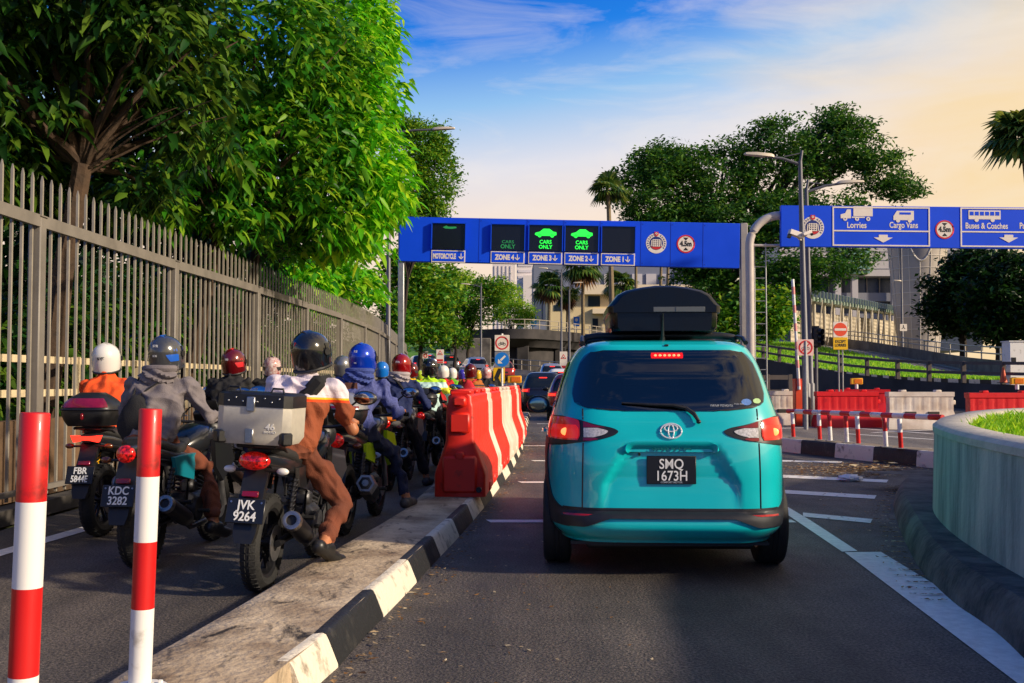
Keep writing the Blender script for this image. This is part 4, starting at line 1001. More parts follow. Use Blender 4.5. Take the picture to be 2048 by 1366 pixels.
def warn_lamp(lab, px, py, Y, s=1.0, col=None):
    p = W(px, py, Y); t = thing('warning_lamp', lab, 'warning light', (p.x, Y, p.z), group='yellow warning lamps on the barriers')
    mb = MB(); mb.box((0, 0, .05 * s), (.33 * s, .10 * s, .17 * s), ch=.012); mb.build('housing', M_YEL, t)
    mb = MB(); mb.box((.03 * s, -.055 * s, .05 * s), (.22 * s, .012, .12 * s), ch=.005); mb.build('lens', M_LAMPA, t)
    mb = MB(); mb.cyl((0, 0, -.16 * s), (0, 0, -.03 * s), .045 * s, n=12); mb.build('foot', M_WHITE, t)
warn_lamp('yellow warning lamp on the red barrier left of the no-entry sign posts', 1713, 766, 28.6); warn_lamp('yellow warning lamp on the red barrier at the right edge', 2034, 766, 25.5); warn_lamp('amber warning lamp at the far end of the island barriers', 1029, 763, 22.8, .95)

# ---- low red and white railing on the verge
lr = thing('low_railing', 'low red and white railing on the verge in front of the red barrier', 'railing', (5.5, 17.3, .245))
P0, P1 = W(1576, 820, 19.4), W(1885, 833, 15.35); P0.z = .72; P1.z = .74
o = striped_tube('top_rail', P0 - Vector((5.5, 17.3, .245)), P1 - Vector((5.5, 17.3, .245)), .045, [((k + 1) / 15, k % 2) for k in range(15)], 14, lr)
for k, (px, py, s) in enumerate(((1587, 875, 1), (1640, 880, 1), (1661, 882, 0), (1694, 885, 0), (1717, 888, 1), (1772, 894, 0), (1802, 897, 1))):
    g = G(px, py, .245); top = P0.lerp(P1, (px + 4 - 1576) / (1885 - 1576)); top = Vector((g.x - .02, g.y + .0, .70))
    off = Vector((5.5, 17.3, .245)); striped_tube('post', g - off, top - off, .036, [(.55, 0 if s else 1), (1, 1 if s else 0)], 12, lr)
    mb = MB(); mb.box(g - off + Vector((0, 0, .006)), (.16, .12, .012)); mb.build('base_plate', M_GALV, lr)

# ---- signs
M_SIGNW = mat('sign_white', S(238, 226, 210), .45, var=.08, scale=3); M_SIGNR = mat('sign_red', S(205, 40, 42), .45); M_SIGNK = mat('sign_black', (.015, .015, .016), .5); M_SIGNY = mat('sign_yellow', S(236, 188, 20), .45); M_SIGNB = mat('sign_round_blue', S(20, 120, 214), .4); M_SIGNO = mat('sign_faded_red', S(238, 84, 48), .45, var=.12, scale=20)
def board(t, name, x, z, w, h, m, y=0.0, th=.012):
    mb = MB(); mb.box((x, y + th / 2, z), (w, th, h), ch=.004); return mb.build(name, m, t)
def motorcycle_icon(mb, cx, cz, s, y0, y1, slash=False):
    for dx in (-.55, .55): ringpoly(mb, cx + dx * s, cz - .18 * s, .22 * s, .30 * s, y0, y1, 20)
    for a, b, w in (((-.55, -.18), (-.2, .16), .07), ((-.2, .16), (.3, .12), .12), ((.55, -.18), (.3, .3), .07), ((.3, .3), (.12, .36), .06), ((-.2, .16), (-.42, .24), .10), ((-.2, -.18), (.2, -.18), .16), ((-.2, -.15), (0, .1), .06), ((.2, -.15), (.25, .1), .06), ((-.3, .16), (-.3, .42), .06)):
        strip2(mb, (cx + a[0] * s, cz + a[1] * s), (cx + b[0] * s, cz + b[1] * s), w * s, y0, y1)
# keep-left arrow and motorcycle sign on one pole, chevron board behind
Ys = 24.0; p = W(1001, 735, Ys); X0 = W(1004, 763, Ys).x
t = thing('traffic_sign', 'round motorcycle sign above a round blue arrow sign on one white pole', 'road sign', (X0, Ys, IH))
zz = lambda y: W(1000, y, Ys).z - IH
mb = MB(); mb.cyl((0, .04, 0), (0, .04, zz(667)), .028, n=12); mb.build('pole', M_WHITE, t)
b1 = board(t, 'motorcycle_sign', 0, zz(686), .345, .375, M_SIGNW); mb = MB(); ringpoly(mb, 0, zz(686), .125, .158, -.003, 0); mb.build('ring', M_SIGNR, b1)
mb = MB(); motorcycle_icon(mb, 0, zz(687), .105, -.003, 0); mb.build('motorcycle_symbol', M_SIGNK, b1)
b2 = board(t, 'arrow_sign', 0, zz(719), .345, .375, M_GALV); mb = MB(); mb.prism(circ(0, zz(719), .168, 40), -.003, 0); d_ = mb.build('disc', M_SIGNB, b2)
mb = MB(); cz = zz(719); strip2(mb, (.075, cz + .085), (-.035, cz - .02), .045, -.006, -.003); mb.prism([(-.10, cz - .095), (-.09, cz + .012), (.012, cz - .09)], -.006, -.003); mb.build('arrow', M_SIGNW, d_)
t = thing('chevron_board', 'yellow board with a black chevron pointing left, behind the pole of the blue arrow sign', 'road sign', (W(998, 763, 25.2).x, 25.2, IH)); z2 = lambda y: W(1000, y, 25.2).z - IH
b = board(t, 'panel', 0, (z2(734) + z2(777)) / 2, .28, .50, M_SIGNY); cz = (z2(734) + z2(777)) / 2
mb = MB(); mb.prism([(.09, cz + .23), (-.02, cz + .23), (-.12, cz), (-.02, cz - .23), (.09, cz - .23), (-.01, cz)], -.003, 0); mb.build('chevron', M_SIGNK, b)
for sx in (-.1, .1): mb = MB(); mb.cyl((sx, .03, 0), (sx, .03, cz + .2), .018, n=8); mb.build('leg', M_GALV, t)
# no-motorcycles sign fixed on its own short pole by the lamp posts
def post_sign(lab, px, ytop, Y, name='traffic_sign', base=0.0, r=.03, poles=(0,)):
    x = W(px, 763, Y).x; t = thing(name, lab, 'road sign', (x, Y, base)); h = W(px, ytop, Y).z - base
    for dx in poles: mb = MB(); mb.cyl((dx, .04, 0), (dx, .04, h), r, n=12); mb.build('pole', M_GALV, t)
    return t, (lambda y: W(px, y, Y).z - base)
t, z_ = post_sign('square sign with a motorcycle crossed out in a red ring, on a grey post', 1612, 682, 27.3, r=.06)
b = board(t, 'no_motorcycle_sign', 0, z_(695), .425, .43, mat('sign_pinkish', S(240, 200, 188), .45)); cz = z_(695)
mb = MB(); ringpoly(mb, 0, cz, .145, .19, -.003, 0); strip2(mb, (-.115, -.115 + cz), (.115, .115 + cz), .028, -.006, -.003); mb.build('ring', M_SIGNR, b)
mb = MB(); motorcycle_icon(mb, 0, cz - .005, .125, -.0025, 0); mb.build('motorcycle_symbol', M_SIGNK, b)
t, z_ = post_sign('red no-entry disc above a yellow plate reading EXCEPT LORRIES', 1682, 643, 31, poles=(-.05, .07), r=.022)
b = board(t, 'no_entry_sign', 0, z_(659), .43, .47, M_SIGNW); cz = z_(659); mb = MB(); mb.prism(circ(0, cz, .205, 36), -.003, 0); mb.build('disc', M_SIGNO, b)
mb = MB(); mb.box((0, -.005, cz), (.35, .004, .07)); mb.build('bar', M_SIGNW, b)
b = board(t, 'except_lorries_plate', 0, z_(687), .44, .37, M_SIGNY); text('lettering', 'EXCEPT\nLORRIES', .118, M_SIGNK, b, (0, -.0025, z_(687)), sx=.78, bold=.003)
# far small warning signs
def small_sign(lab, px, y0, y1, Y, kind):
    x = W(px, 763, Y).x; bz = rise(Y); t = thing('traffic_sign', lab, 'road sign', (x, Y, bz)); sc = Y / F; z = lambda y: W(px, y, Y).z - bz
    mb = MB(); mb.cyl((0, .05, 0), (0, .05, z(y0)), .035, n=8); mb.build('pole', M_GALV, t)
    h = (y1 - y0) * sc; zc = z((y0 + y1) / 2)
    if kind == 'tri':
        w = 15 * sc; b = board(t, 'panel', 0, zc, w, h, M_SIGNW); r = w * .44; c0 = zc + h * .22
        mb = MB(); tri = [(r * math.sin(k * 2 * PI / 3), c0 + r * math.cos(k * 2 * PI / 3)) for k in range(3)]; mb.prism(tri, -.006, 0); mb.build('red_triangle', M_SIGNR, b)
        mb = MB(); mb.prism([(.62 * a, c0 + .62 * (q - c0)) for a, q in tri], -.012, -.006); mb.build('white_triangle', M_SIGNW, b)
        mb = MB(); mb.prism(circ(0, c0 - r * .2, r * .28, 12, 0, PI), -.018, -.012); mb.build('hump_symbol', M_SIGNK, b)
        mb = MB(); mb.box((0, -.005, zc - h * .27), (w * .8, .01, h * .16)); mb.box((0, -.005, zc - h * .43), (w * .8, .01, h * .08)); mb.build('lower_stripe', M_SIGNR, b)
    else:
        w = 20 * sc; b = board(t, 'panel', 0, zc, w, h, M_SIGNW); 
        for sx in (-.24, .24): mb = MB(); ringpoly(mb, sx * w, zc - h * .1, h * .16, h * .3, -.006, 0, 16); mb.build('ring', M_SIGNR if sx > 0 else M_SIGNK, b)
        mb = MB(); mb.box((0, -.005, zc + h * .33), (w * .8, .01, h * .1)); mb.build('lettering_bar', M_SIGNK, b)
small_sign('white sign with a red triangle and a hump at the end of the fence', 880, 699, 727, 60, 'tri'); small_sign('small white board with two round symbols just past the fence end', 846, 703, 717, 62, 'two'); small_sign('white sign with a red triangle left of the teal car on a thin pole', 1127, 703, 744, 70, 'tri')

# ---- gantries
def emblem(t, x, z, r, y):
    """white ring with laurel, blue field with a portcullis, red base, red shield on top"""
    mb = MB(); mb.prism(circ(x, z, r, 48), y - .006, y); d = mb.build('emblem', M_SIGNW, t)
    mb = MB(); mb.prism(circ(x, z, r * .66, 40), y - .010, y - .006); mb.build('emblem_field', mat('emblem_blue', S(30, 50, 120), .4), d)
    mb = MB(); mb.prism(circ(x, z, r * .62, 24, PI * 1.17, PI * 1.83), y - .014, y - .010); mb.build('emblem_base', M_SIGNR, d)
    mb = MB()
    for k in range(4): mb.box((x + (k - 1.5) * r * .21, y - .018, z + r * .02), (r * .09, .006, r * .72))
    for k in range(4): mb.box((x, y - .025, z + (k - 1.4) * r * .2), (r * .74, .006, r * .08))
    for sg in (-1, 1): strip2(mb, (x + sg * r * .44, z + r * .3), (x + sg * r * .5, z - r * .3), r * .08, y - .020, y - .014)
    mb.build('portcullis', M_SIGNW, d)
    for sg in (-1, 1):
        mb = MB()
        for k in range(7):
            a = PI / 2 + sg * (.45 + .27 * k); c = Vector((x + r * .83 * math.cos(a), z + r * .83 * math.sin(a)))
            for o in (-1, 1):
                a2 = a + sg * PI / 2 + o * .6; strip2(mb, c, (c.x + r * .15 * math.cos(a2), c.y + r * .15 * math.sin(a2)), r * .055, y - .010, y - .006)
        mb.build('laurel', mat('emblem_blue', S(30, 50, 120), .4), d)
    mb = MB(); mb.prism([(x - r * .2, z + r * 1.12), (x + r * .2, z + r * 1.12), (x + r * .2, z + r * .78), (x, z + r * .66), (x - r * .2, z + r * .78)], y - .020, y - .008); s_ = mb.build('shield', M_SIGNR, d)
    mb = MB(); ringpoly(mb, x, z + r * .95, r * .05, r * .11, y - .026, y - .020, 12); mb.build('shield_mark', M_SIGNW, s_)
def height_sign(t, x, z, r, y):
    mb = MB(); mb.prism(circ(x, z, r, 44), y - .006, y); d = mb.build('height_sign', M_SIGNW, t)
    mb = MB(); ringpoly(mb, x, z, r * .86, r * 1.02, y - .010, y - .001); mb.build('ring', M_SIGNR, d)
    text('lettering', '4.5m', r * .78, M_SIGNK, d, (x, y - .008, z), sx=.85, bold=.012 * r / .3)
    mb = MB(); mb.prism([(x - r * .3, z + r * .72), (x + r * .3, z + r * .72), (x, z + r * .38)], y - .010, y - .006); mb.prism([(x - r * .3, z - r * .72), (x + r * .3, z - r * .72), (x, z - r * .38)], y - .010, y - .006); mb.build('triangles', M_SIGNK, d)
YG = 34.0
def gantry_frame(name, lab, xl, yt, xr, yt2, yb, yb2, Y):
    a = W(xl, yt, Y); b = W(xr, yt2, Y); c = W(xl, yb, Y); d = W(xr, yb2, Y)
    return a, b, c, d
a, b, c, d = gantry_frame('', '', 800, 433, 1480, 447, 522, 534.5, YG)
roll = math.atan2(b.z - a.z, b.x - a.x); Wd = (b - a).length; Hd = a.z - c.z
g1 = thing('gantry', 'overhead gantry with a long blue board, five black displays and a 4.5m sign', 'gantry', (a.x, YG, 0))
e = bpy.data.objects.new('sign_board', None); bpy.data.objects.remove(e)
sgn = MB(); sgn.box((Wd / 2, .15, -Hd / 2), (Wd, .30, Hd), ch=.01); sb = sgn.build('sign_board', M_BLUE, g1, (0, 0, a.z), (0, -roll, 0))
k_ = YG / F
def u(px): return (px - 800) * k_
def v(px, py): return -(py - (433 + 14 * (px - 800) / 680)) * k_
M_LED = mat('led_green', (.02, .5, .05), .4, emit=(.02, .95, .06), estr=1.0); M_LEDDIM = mat('led_green_dim', (.01, .15, .04), .5, emit=(.02, .30, .08), estr=.45); M_SCREEN = mat('display_black', (.006, .007, .008), .25)
def car_icon(mb, cx, cz, s, y0, y1):
    mb.prism([(cx - s, cz - .12 * s), (cx - .95 * s, cz + .05 * s), (cx - .55 * s, cz + .16 * s), (cx - .2 * s, cz + .44 * s), (cx + .35 * s, cz + .44 * s), (cx + .7 * s, cz + .18 * s), (cx + .98 * s, cz + .14 * s), (cx + s, cz - .12 * s), (cx + .75 * s, cz - .22 * s), (cx - .8 * s, cz - .22 * s)], y0, y1)
    for dx in (-.55, .6): mb.prism(circ(cx + dx * s, cz - .2 * s, .17 * s, 14), y0, y1)
for (px, nm, mode) in ((899, 'MOTORCYCLE', 'moto'), (1018, 'ZONE 4', 'half'), (1093.5, 'ZONE 3', 'on'), (1166, 'ZONE 2', 'on'), (1239.5, 'ZONE 1', 'off')):
    yy = 447 + (px - 899) * .018; cx = u(px); w = 68 * k_; t0 = v(px, yy); h = 52.5 * k_
    mb = MB(); mb.box((cx, -.03, t0 - h / 2), (w, .06, h), ch=.008); ds = mb.build('display', M_SCREEN, sb)
    mb = MB(); mb.box((cx, -.075, t0 + .0), (w, .09, .03)); [mb.box((cx + s_ * w / 2, -.075, t0 - h / 2), (.03, .09, h)) for s_ in (-1, 1)]; mb.build('hood', M_BLUE, ds)
    if mode == 'on':
        mb = MB(); car_icon(mb, cx, t0 - h * .33, w * .32, -.064, -.060); mb.build('car_symbol', M_LED, ds)
        text('led_lettering', 'CARS\nONLY', .175, M_LED, ds, (cx, -.062, t0 - h * .755), sx=.95, bold=.004)
    elif mode == 'half':
        text('led_lettering', 'ONLY', .19, M_LEDDIM, ds, (cx, -.062, t0 - h * .86), sx=.95, bold=.004)
        text('led_lettering', 'CARS', .14, M_LEDDIM, ds, (cx, -.062, t0 - h * .68), sx=1.2, bold=.001)
    elif mode == 'moto':
        mb = MB(); mb.prism([(cx - .2, t0 - .14), (cx - .08, t0 - .08), (cx - .02, t0 - .12), (cx + .24, t0 - .11), (cx + .26, t0 - .16), (cx + .1, t0 - .19), (cx - .12, t0 - .18)], -.064, -.060); mb.build('motorcycle_symbol', M_LEDDIM, ds)
    hp = 24.5 * k_; zc = t0 - h - hp / 2 - .03
    mb = MB(); mb.box((cx, -.012, zc), (w, .02, hp), ch=.004); pb = mb.build('lane_plate', M_SIGNW, sb)
    mb = MB(); mb.box((cx, -.024, zc), (w - .07, .006, hp - .07)); fld = mb.build('plate_field', M_BLUE, pb)
    text('lettering', nm, .235, M_SIGNW, pb, (cx - (.13 if mode == 'moto' else .10), -.029, zc - .005), sx=.76 if mode != 'moto' else .49, bold=.012)
    ax = cx + w * .5 - .14; mb = MB(); mb.box((ax - (0 if mode == 'moto' else .1), -.030, zc + .02), (.03, .004, .17)); ax -= 0 if mode == 'moto' else .1
    strip2(mb, (ax - .075, zc + .0), (ax, zc - .085), .03, -.037, -.033); strip2(mb, (ax + .075, zc + .0), (ax, zc - .085), .03, -.043, -.039); mb.build('down_arrow', M_SIGNW, pb)
emblem(sb, u(1316), v(1316, 487), 20.5 * k_, -.002); height_sign(sb, u(1375.5), v(1375, 488.5), 18 * k_, -.002)
for px in (960, 1056, 1130, 1203, 1285, 1345, 1410):     # panel joints with bolts
    mb = MB(); mb.box((u(px), -.003, -Hd / 2), (.012, .006, Hd - .02)); [mb.cyl((u(px) + .06, -.008, -Hd * q), (u(px) + .06, .0, -Hd * q), .016, n=8) for q in (.06, .94)]; mb.build('panel_joint', mat('joint_blue', (0.0, .03, .36), .5), sb)
# its columns: plain pole at the left, ladder column at the right
mb = MB(); mb.box((u(802), .18, (a.z + .1) / 2), (.2, .24, a.z + .1), ch=.02); mb.build('column', M_GALV, g1)
cx = u(1489); top = b.z + .02; mb = MB(); mb.box((cx + .05, .14, top / 2), (.24, .28, top), ch=.02); col_ = mb.build('column', mat('column_grey', S(160, 154, 148), .5, .2, var=.15, scale=4), g1)
for k in range(26):
    if k % 1 == 0: pass
mb = MB()
for k in range(24): mb.tube([(cx + .15, .05, .5 + k * .26), (cx + .27, .05, .5 + k * .26), (cx + .27, .25, .5 + k * .26)], .012, 6)
mb.build('step_irons', M_GALV, col_)

# second gantry: bent pipe frame with the lorry lane board
Y2 = 30.0; k2 = Y2 / F
a = W(1563, 412, Y2); b = W(2120, 417, Y2); c = W(1563, 494, Y2); roll = math.atan2(b.z - a.z, b.x - a.x); Wd = (b - a).length; Hd = a.z - c.z
px0 = W(1503, 763, Y2).x
g2 = thing('gantry', 'bent white pipe gantry carrying the blue lorries and buses lane board', 'gantry', (px0, Y2, 0))
M_PIPE = mat('white_pipe', S(196, 186, 178), .45, .1, var=.15, scale=3)
ztop = W(1563, 430, Y2).z; xs = W(1565, 763, Y2).x - px0; r_ = xs; pts = [(0, .1, 0), (0, .1, ztop - r_)] + [(r_ - r_ * math.cos(q), .1, ztop - r_ + r_ * math.sin(q)) for q in [PI / 2 * k / 12 for k in range(1, 13)]] + [(xs + Wd, .1, ztop - .03)]
mb = MB(); mb.tube(pts, .125, 16); pipe = mb.build('pipe_frame', M_PIPE, g2)
mb = MB(); mb.cyl((0, .1, W(1520, 490, Y2).z), (xs + .1, .1, W(1520, 490, Y2).z), .04, n=10); mb.cyl((0, .1, 0), (0, .1, .06), .24, n=16); mb.build('brace', M_PIPE, g2)
lx = W(1518, 763, Y2).x - px0; mb = MB()
for dx in (-.02, .32): mb.cyl((lx + dx, .35, .9), (lx + dx, .35, W(1500, 483, Y2).z), .02, n=8)
for k in range(12): mb.cyl((lx - .19, .35, .95 + k * .34), (lx + .32, .35, .95 + k * .34), .014, n=6)
mb.build('ladder_frame', M_GALV, g2)
sgn = MB(); sgn.box((Wd / 2, .09, -Hd / 2), (Wd, .16, Hd), ch=.006); sb = sgn.build('sign_board', M_BLUE, g2, (xs - .02, -.14, a.z), (0, -roll, 0))
def u(px): return (px - 1563) * k2
def v(px, py): return -(py - (412 + 5 * (px - 1563) / 557)) * k2
M_BORD = M_SIGNW
mb = MB()
def frame(x0, y0, x1, y1, w=.04):
    A, B_, C_, D_ = u(x0), u(x1), v(x0, y0), v(x1, y1); y = -.012
    mb.box(((A + B_) / 2, y + .018, C_), (B_ - A + w, .02, w)); mb.box(((A + B_) / 2, y + .018, D_), (B_ - A + w, .02, w)); mb.box((A, y + .018, (C_ + D_) / 2), (w, .02, C_ - D_ - w)); mb.box((B_, y + .018, (C_ + D_) / 2), (w, .02, C_ - D_ - w))
    mb.box(((A + B_) / 2, y + .018, v((x0 + x1) / 2, (y0 + y1) / 2 + 9)), (B_ - A - w, .02, w))
frame(1667, 416, 1859, 494); frame(1923, 418, 2118, 496); mb.build('border', M_BORD, sb)
emblem(sb, u(1626), v(1626, 457), 22.5 * k2, .008); height_sign(sb, u(1890), v(1890, 461), 18.5 * k2, .008)
mb = MB()
for px in (1767, 2018):
    x, z = u(px), v(px, 479); mb.prism([(x - .13, z + .11), (x + .13, z + .11), (x + .13, z + .03), (x + .28, z + .03), (x, z - .12), (x - .28, z + .03), (x - .13, z + .03)], -.002, .010)
mb.build('lane_arrow', M_SIGNW, sb)
for s_, px, py, sx in (('Lorries', 1714, 452.5, .95), ('Cargo Vans', 1808, 452.5, .85), ('Buses & Coaches', 1974, 454, .85), ('Passenger', 2064, 454, .85)): text('lettering', s_, .245, M_SIGNW, sb, (u(px), .006, v(px, py)), sx=sx * .86, bold=.005)
def icon_lorry(mb, x, z, s):
    mb.prism([(x - .2 * s, z), (x + 1 * s, z), (x + 1 * s, z + .62 * s), (x - .2 * s, z + .62 * s)], .0, .010); mb.prism([(x - 1 * s, z - .14 * s), (x - 1 * s, z + .1 * s), (x - .72 * s, z + .18 * s), (x - .6 * s, z + .42 * s), (x - .36 * s, z + .42 * s), (x - .36 * s, z - .14 * s)], .0, .010)
    mb.box((x + .1 * s, .005, z - .07 * s), (.8 * s, .01, .08 * s))
    for dx in (-.72, .02, .72): ringpoly(mb, x + dx * s, z - .17 * s, .05 * s, .13 * s, -.002, .0095, 14)
mb = MB(); icon_lorry(mb, u(1714), v(1714, 434), .47); mb.build('lorry_symbol', M_SIGNW, sb)
mb = MB(); x, z, s = u(1808), v(1808, 436), .30; mb.prism([(x - s, z - .3 * s), (x - s, z + .1 * s), (x - .65 * s, z + .62 * s), (x + s, z + .62 * s), (x + s, z - .3 * s)], 0, .010)
for dx in (-.55, .6): mb.prism(circ(x + dx * s, z - .34 * s, .2 * s, 14), -.002, .0095)
vs_ = mb.build('van_symbol', M_SIGNW, sb); mb = MB(); mb.box((x + .15 * s, -.003, z + .36 * s), (1.1 * s, .004, .22 * s)); mb.build('van_window', M_BLUE, vs_)
mb = MB(); x, z, s = u(1970), v(1970, 434), .47; mb.prism([(x - s, z - .2 * s), (x - s, z + .36 * s), (x + s, z + .36 * s), (x + s, z - .2 * s)], 0, .010)
for dx in (-.5, .5): mb.prism(circ(x + dx * s, z - .24 * s, .13 * s, 14), -.002, .0095)
bs_ = mb.build('bus_symbol', M_SIGNW, sb)
for k in range(6): mb = MB(); mb.box((x + (-.8 + .32 * k) * s, -.003, z + .16 * s), (.24 * s, .004, .24 * s)); mb.build('bus_window', M_BLUE, bs_)

# ---- lamp posts
M_POLE = mat('lamp_post_grey', S(98, 98, 104), .5, .3, var=.2, scale=4)
M_HEAD = mat('lamp_head', S(200, 188, 168), .5, .1)
def lamp_post(lab, px, ytop, Y, hx, hy, r=.10, base=0.0, xb=None, thick=1.0, arm2=True, grp='street lamps'):
    x = W(xb or px, 763, Y).x; t = thing('street_lamp', lab, 'street lamp', (x, Y, base), group=grp); h = W(px, ytop, Y).z - base; dxt = W(px, 763, Y).x - x
    mb = MB(); mb.tube([(0, 0, 0), (0, 0, 1.2), (dxt * .2, 0, 1.25), (dxt, 0, h)], [r * 1.25, r * 1.25, r, r * .62], 12); mb.build('pole', M_POLE, t)
    q = W(hx, hy, Y); hxl, hz = q.x - x, q.z - base
    mb = MB(); mb.tube([(dxt, 0, h - .1), (dxt + (hxl - dxt) * .5, 0, h + (hz - h) * .55), (hxl, 0, hz)], [r * .45, r * .4, r * .35], 8)
    if arm2: mb.tube([(dxt, 0, h + .22), (dxt + (hxl - dxt) * .45, 0, h + .06 + (hz - h) * .5)], .018, 6); mb.cyl((dxt, 0, h - .1), (dxt + .06, 0, h + .3), r * .4, n=8)
    arm = mb.build('arm', M_POLE, t); s = 1 if hxl > dxt else -1; ln = .85
    mb = MB(); mb.loft([[Vector((hxl + s * f * ln - s * .25, yy, hz + f * ln * (.06 if s > 0 else .10) * 1 + zz)) for yy, zz in ((-w, -.03), (w, -.03), (w * .8, hh), (-w * .8, hh))] for f, w, hh in ((0, .07, .03), (.1, .12, .06), (.6, .13, .06), (.95, .08, .03), (1, .03, 0))]); mb.build('lamp_head', M_HEAD, t)
    return t, x
lp1, x1 = lamp_post('tall street lamp with its arm to the left, in front of the lorry lane board', 1605, 322, 29, 1530, 313, xb=1613)
lp2, x2 = lamp_post('street lamp with its arm to the right, just behind the taller one', 1617, 378, 32, 1690, 366, xb=1622)
lamp_post('street lamp with a dark head above the gantry, half hidden by the trees', 776, 262, 38, 878, 259, arm2=False, base=0)
for lb, px, yt, Y, hx, hy in (('street lamp left of the arrow sign with its arm over the ramp', 962, 572, 92, 935, 569), ('thin street lamp before the viaduct between the palm trunks', 1123, 545, 90, 1090, 537), ('street lamp right of the thin one before the viaduct', 1139, 580, 88, 1152, 566)):
    lamp_post(lb, px, yt, Y, hx, hy, r=.11, base=0.2)
mb = MB(); q = W(846, 478, 40)
# cameras on the posts
M_CAMW = mat('camera_white', S(226, 216, 206), .4)
def cctv(lab, px, py, Y, s, dirx):
    p = W(px, py, Y); t = thing('security_camera', lab, 'camera', p, group='cameras on the lamp posts')
    mb = MB(); mb.box((0, 0, 0), (.34 * s, .14 * s, .12 * s), (0, R(18) * -dirx, R(10)), ch=.012); b = mb.build('housing', M_CAMW, t)
    mb = MB(); mb.box((dirx * .16 * s, -.03, -.05 * s), (.08 * s, .1 * s, .09 * s), (0, R(18) * -dirx, 0), ch=.01); mb.build('lens', M_BLACK, t)
    mb = MB(); mb.tube([(0, .02, -.05), (-dirx * .12, .12, -.12), (-dirx * .2, .16, -.16)], .025, 8); mb.build('bracket', M_CAMW, t)
cctv('white camera on the taller lamp post below the board, facing left', 1592, 468, 28.8, 1.25, -1); cctv('white camera on the second lamp post, facing right', 1614, 466, 28.7, .8, 1)
# traffic light seen from the side
t = thing('traffic_light', 'black traffic light seen from behind beside the lamp posts', 'traffic light', (W(1634, 763, 32).x, 32, 0)); z_ = lambda y: W(1634, y, 32).z
mb = MB(); mb.cyl((-.02, 0, 0), (-.02, 0, z_(690)), .055, n=10); mb.build('pole', M_POLE, t)
mb = MB(); mb.box((0, 0, z_(675)), (.26, .2, .62), ch=.03); mb.box((-.02, .02, z_(655)), (.22, .05, .1)); hs = mb.build('housing', M_BLACK, t)
for k in range(3): mb = MB(); mb.tube([(.06, -.1, z_(663 + k * 11)), (.13, -.22, z_(664 + k * 11))], [.085, .09], 12, cap=False); mb.build('visor', M_BLACK, hs)
# lifting barrier gate
t = thing('barrier_gate', 'red and white lifting gate arm pointing up from an orange cabinet', 'barrier gate', (W(1598, 763, 29.6).x, 29.6, 0)); 
mb = MB(); mb.box((0, 0, .67), (.30, .3, 1.34), ch=.02); mb.box((0, 0, 1.345), (.33, .33, .03)); mb.build('cabinet', mat('gate_orange', S(226, 74, 40), .5, var=.15, scale=4), t)
striped_tube('arm', (-.05, -.18, 1.05), (-.20, -.18, W(1586, 560, 29.6).z), .045, [((k + 1) / 9, 1 if k % 2 else 1) for k in range(9)], 10, t)
for k in range(6):
    mb = MB(); mb.tube([Vector((-.05 - .15 * f, -.18, 1.05 + (W(1586, 560, 29.6).z - 1.05) * f)) for f in (k / 6 + .03, k / 6 + .10)], .0475, 10); mb.build('red_band', mat('faded_red', S(226, 150, 146), .5), t)
# ================================================================ FAR STRUCTURES
def PX(pts): return [W(x, y, Y) for x, y, Y in pts]
def ruled(name, A, B, m, n=1, fn=struct):
    mb = MB(); rows = [[a.lerp(b, k / n) for k in range(n + 1)] for a, b in zip(A, B)]; mb.grid(rows); return fn(mb.build(name, m))
M_CGREY = mat('weathered_concrete', S(128, 122, 114), .9, var=.5, scale=.9, bump=.3, bscale=6, col2=S(70, 66, 64)); M_CDARK = mat('dark_concrete', S(74, 70, 70), .9, var=.6, scale=.5, col2=S(34, 33, 36))  # the second concrete is darker grey, mottled at random
M_RAILM = mat('rail_metal', S(170, 160, 146), .5, .2, var=.2, scale=2); M_CRAIL = mat('concrete_rail', S(96, 86, 80), .85, var=.3, scale=3)
def rail_fence(lab, P, h, bars, step, m, name='railing', pr=.05, br=.035, square=False, cat='railing'):
    """posts and horizontal bars along a 3D polyline"""
    t = thing(name, lab, cat, P[0]); o = -P[0]; D = [0]
    for i in range(1, len(P)): D.append(D[-1] + (P[i] - P[i - 1]).length)
    n = max(2, int(D[-1] / step))
    for k in range(n + 1):
        s = D[-1] * k / n; i = max(1, next((j for j in range(1, len(D)) if D[j] >= s - 1e-6), len(D) - 1)); p = P[i - 1].lerp(P[i], (s - D[i - 1]) / (D[i] - D[i - 1])) + o
        mb = MB(); (mb.box(p + Vector((0, 0, h / 2)), (pr * 2, pr * 2, h), ch=.01) if square else mb.cyl(p, p + Vector((0, 0, h)), pr, n=8)); mb.build('post', m, t)
    for z in bars:
        mb = MB(); q = [p + o + Vector((0, 0, z)) for p in P]
        if square: poly3(mb, q, br)
        else: mb.tube(q, br, 6)
        mb.build('rail', m, t)
    return t
def poly3(mb, q, br):
    rows = []
    for i, p in enumerate(q):
        d = (q[min(i + 1, len(q) - 1)] - q[max(i - 1, 0)]); d.z = 0; d.normalize(); n = Vector((d.y, -d.x, 0)) * br
        rows.append([p + n - Vector((0, 0, br * 1.3)), p + n + Vector((0, 0, br * 1.3)), p - n + Vector((0, 0, br * 1.3)), p - n - Vector((0, 0, br * 1.3))])
    mb.loft(rows, 0, True, False)
# rail along the outer edge of the rising road
P = [Vector((interp(ROADR, Y) - .15, Y, rise(Y))) for Y in (66, 72, 78, 85, 92, 102, 112, 126, 140, 160)]
rail_fence('long two-bar metal railing along the edge of the rising road, far ahead', P, 1.05, (.5, 1.0), 3.0, M_RAILM, pr=.06, br=.05)
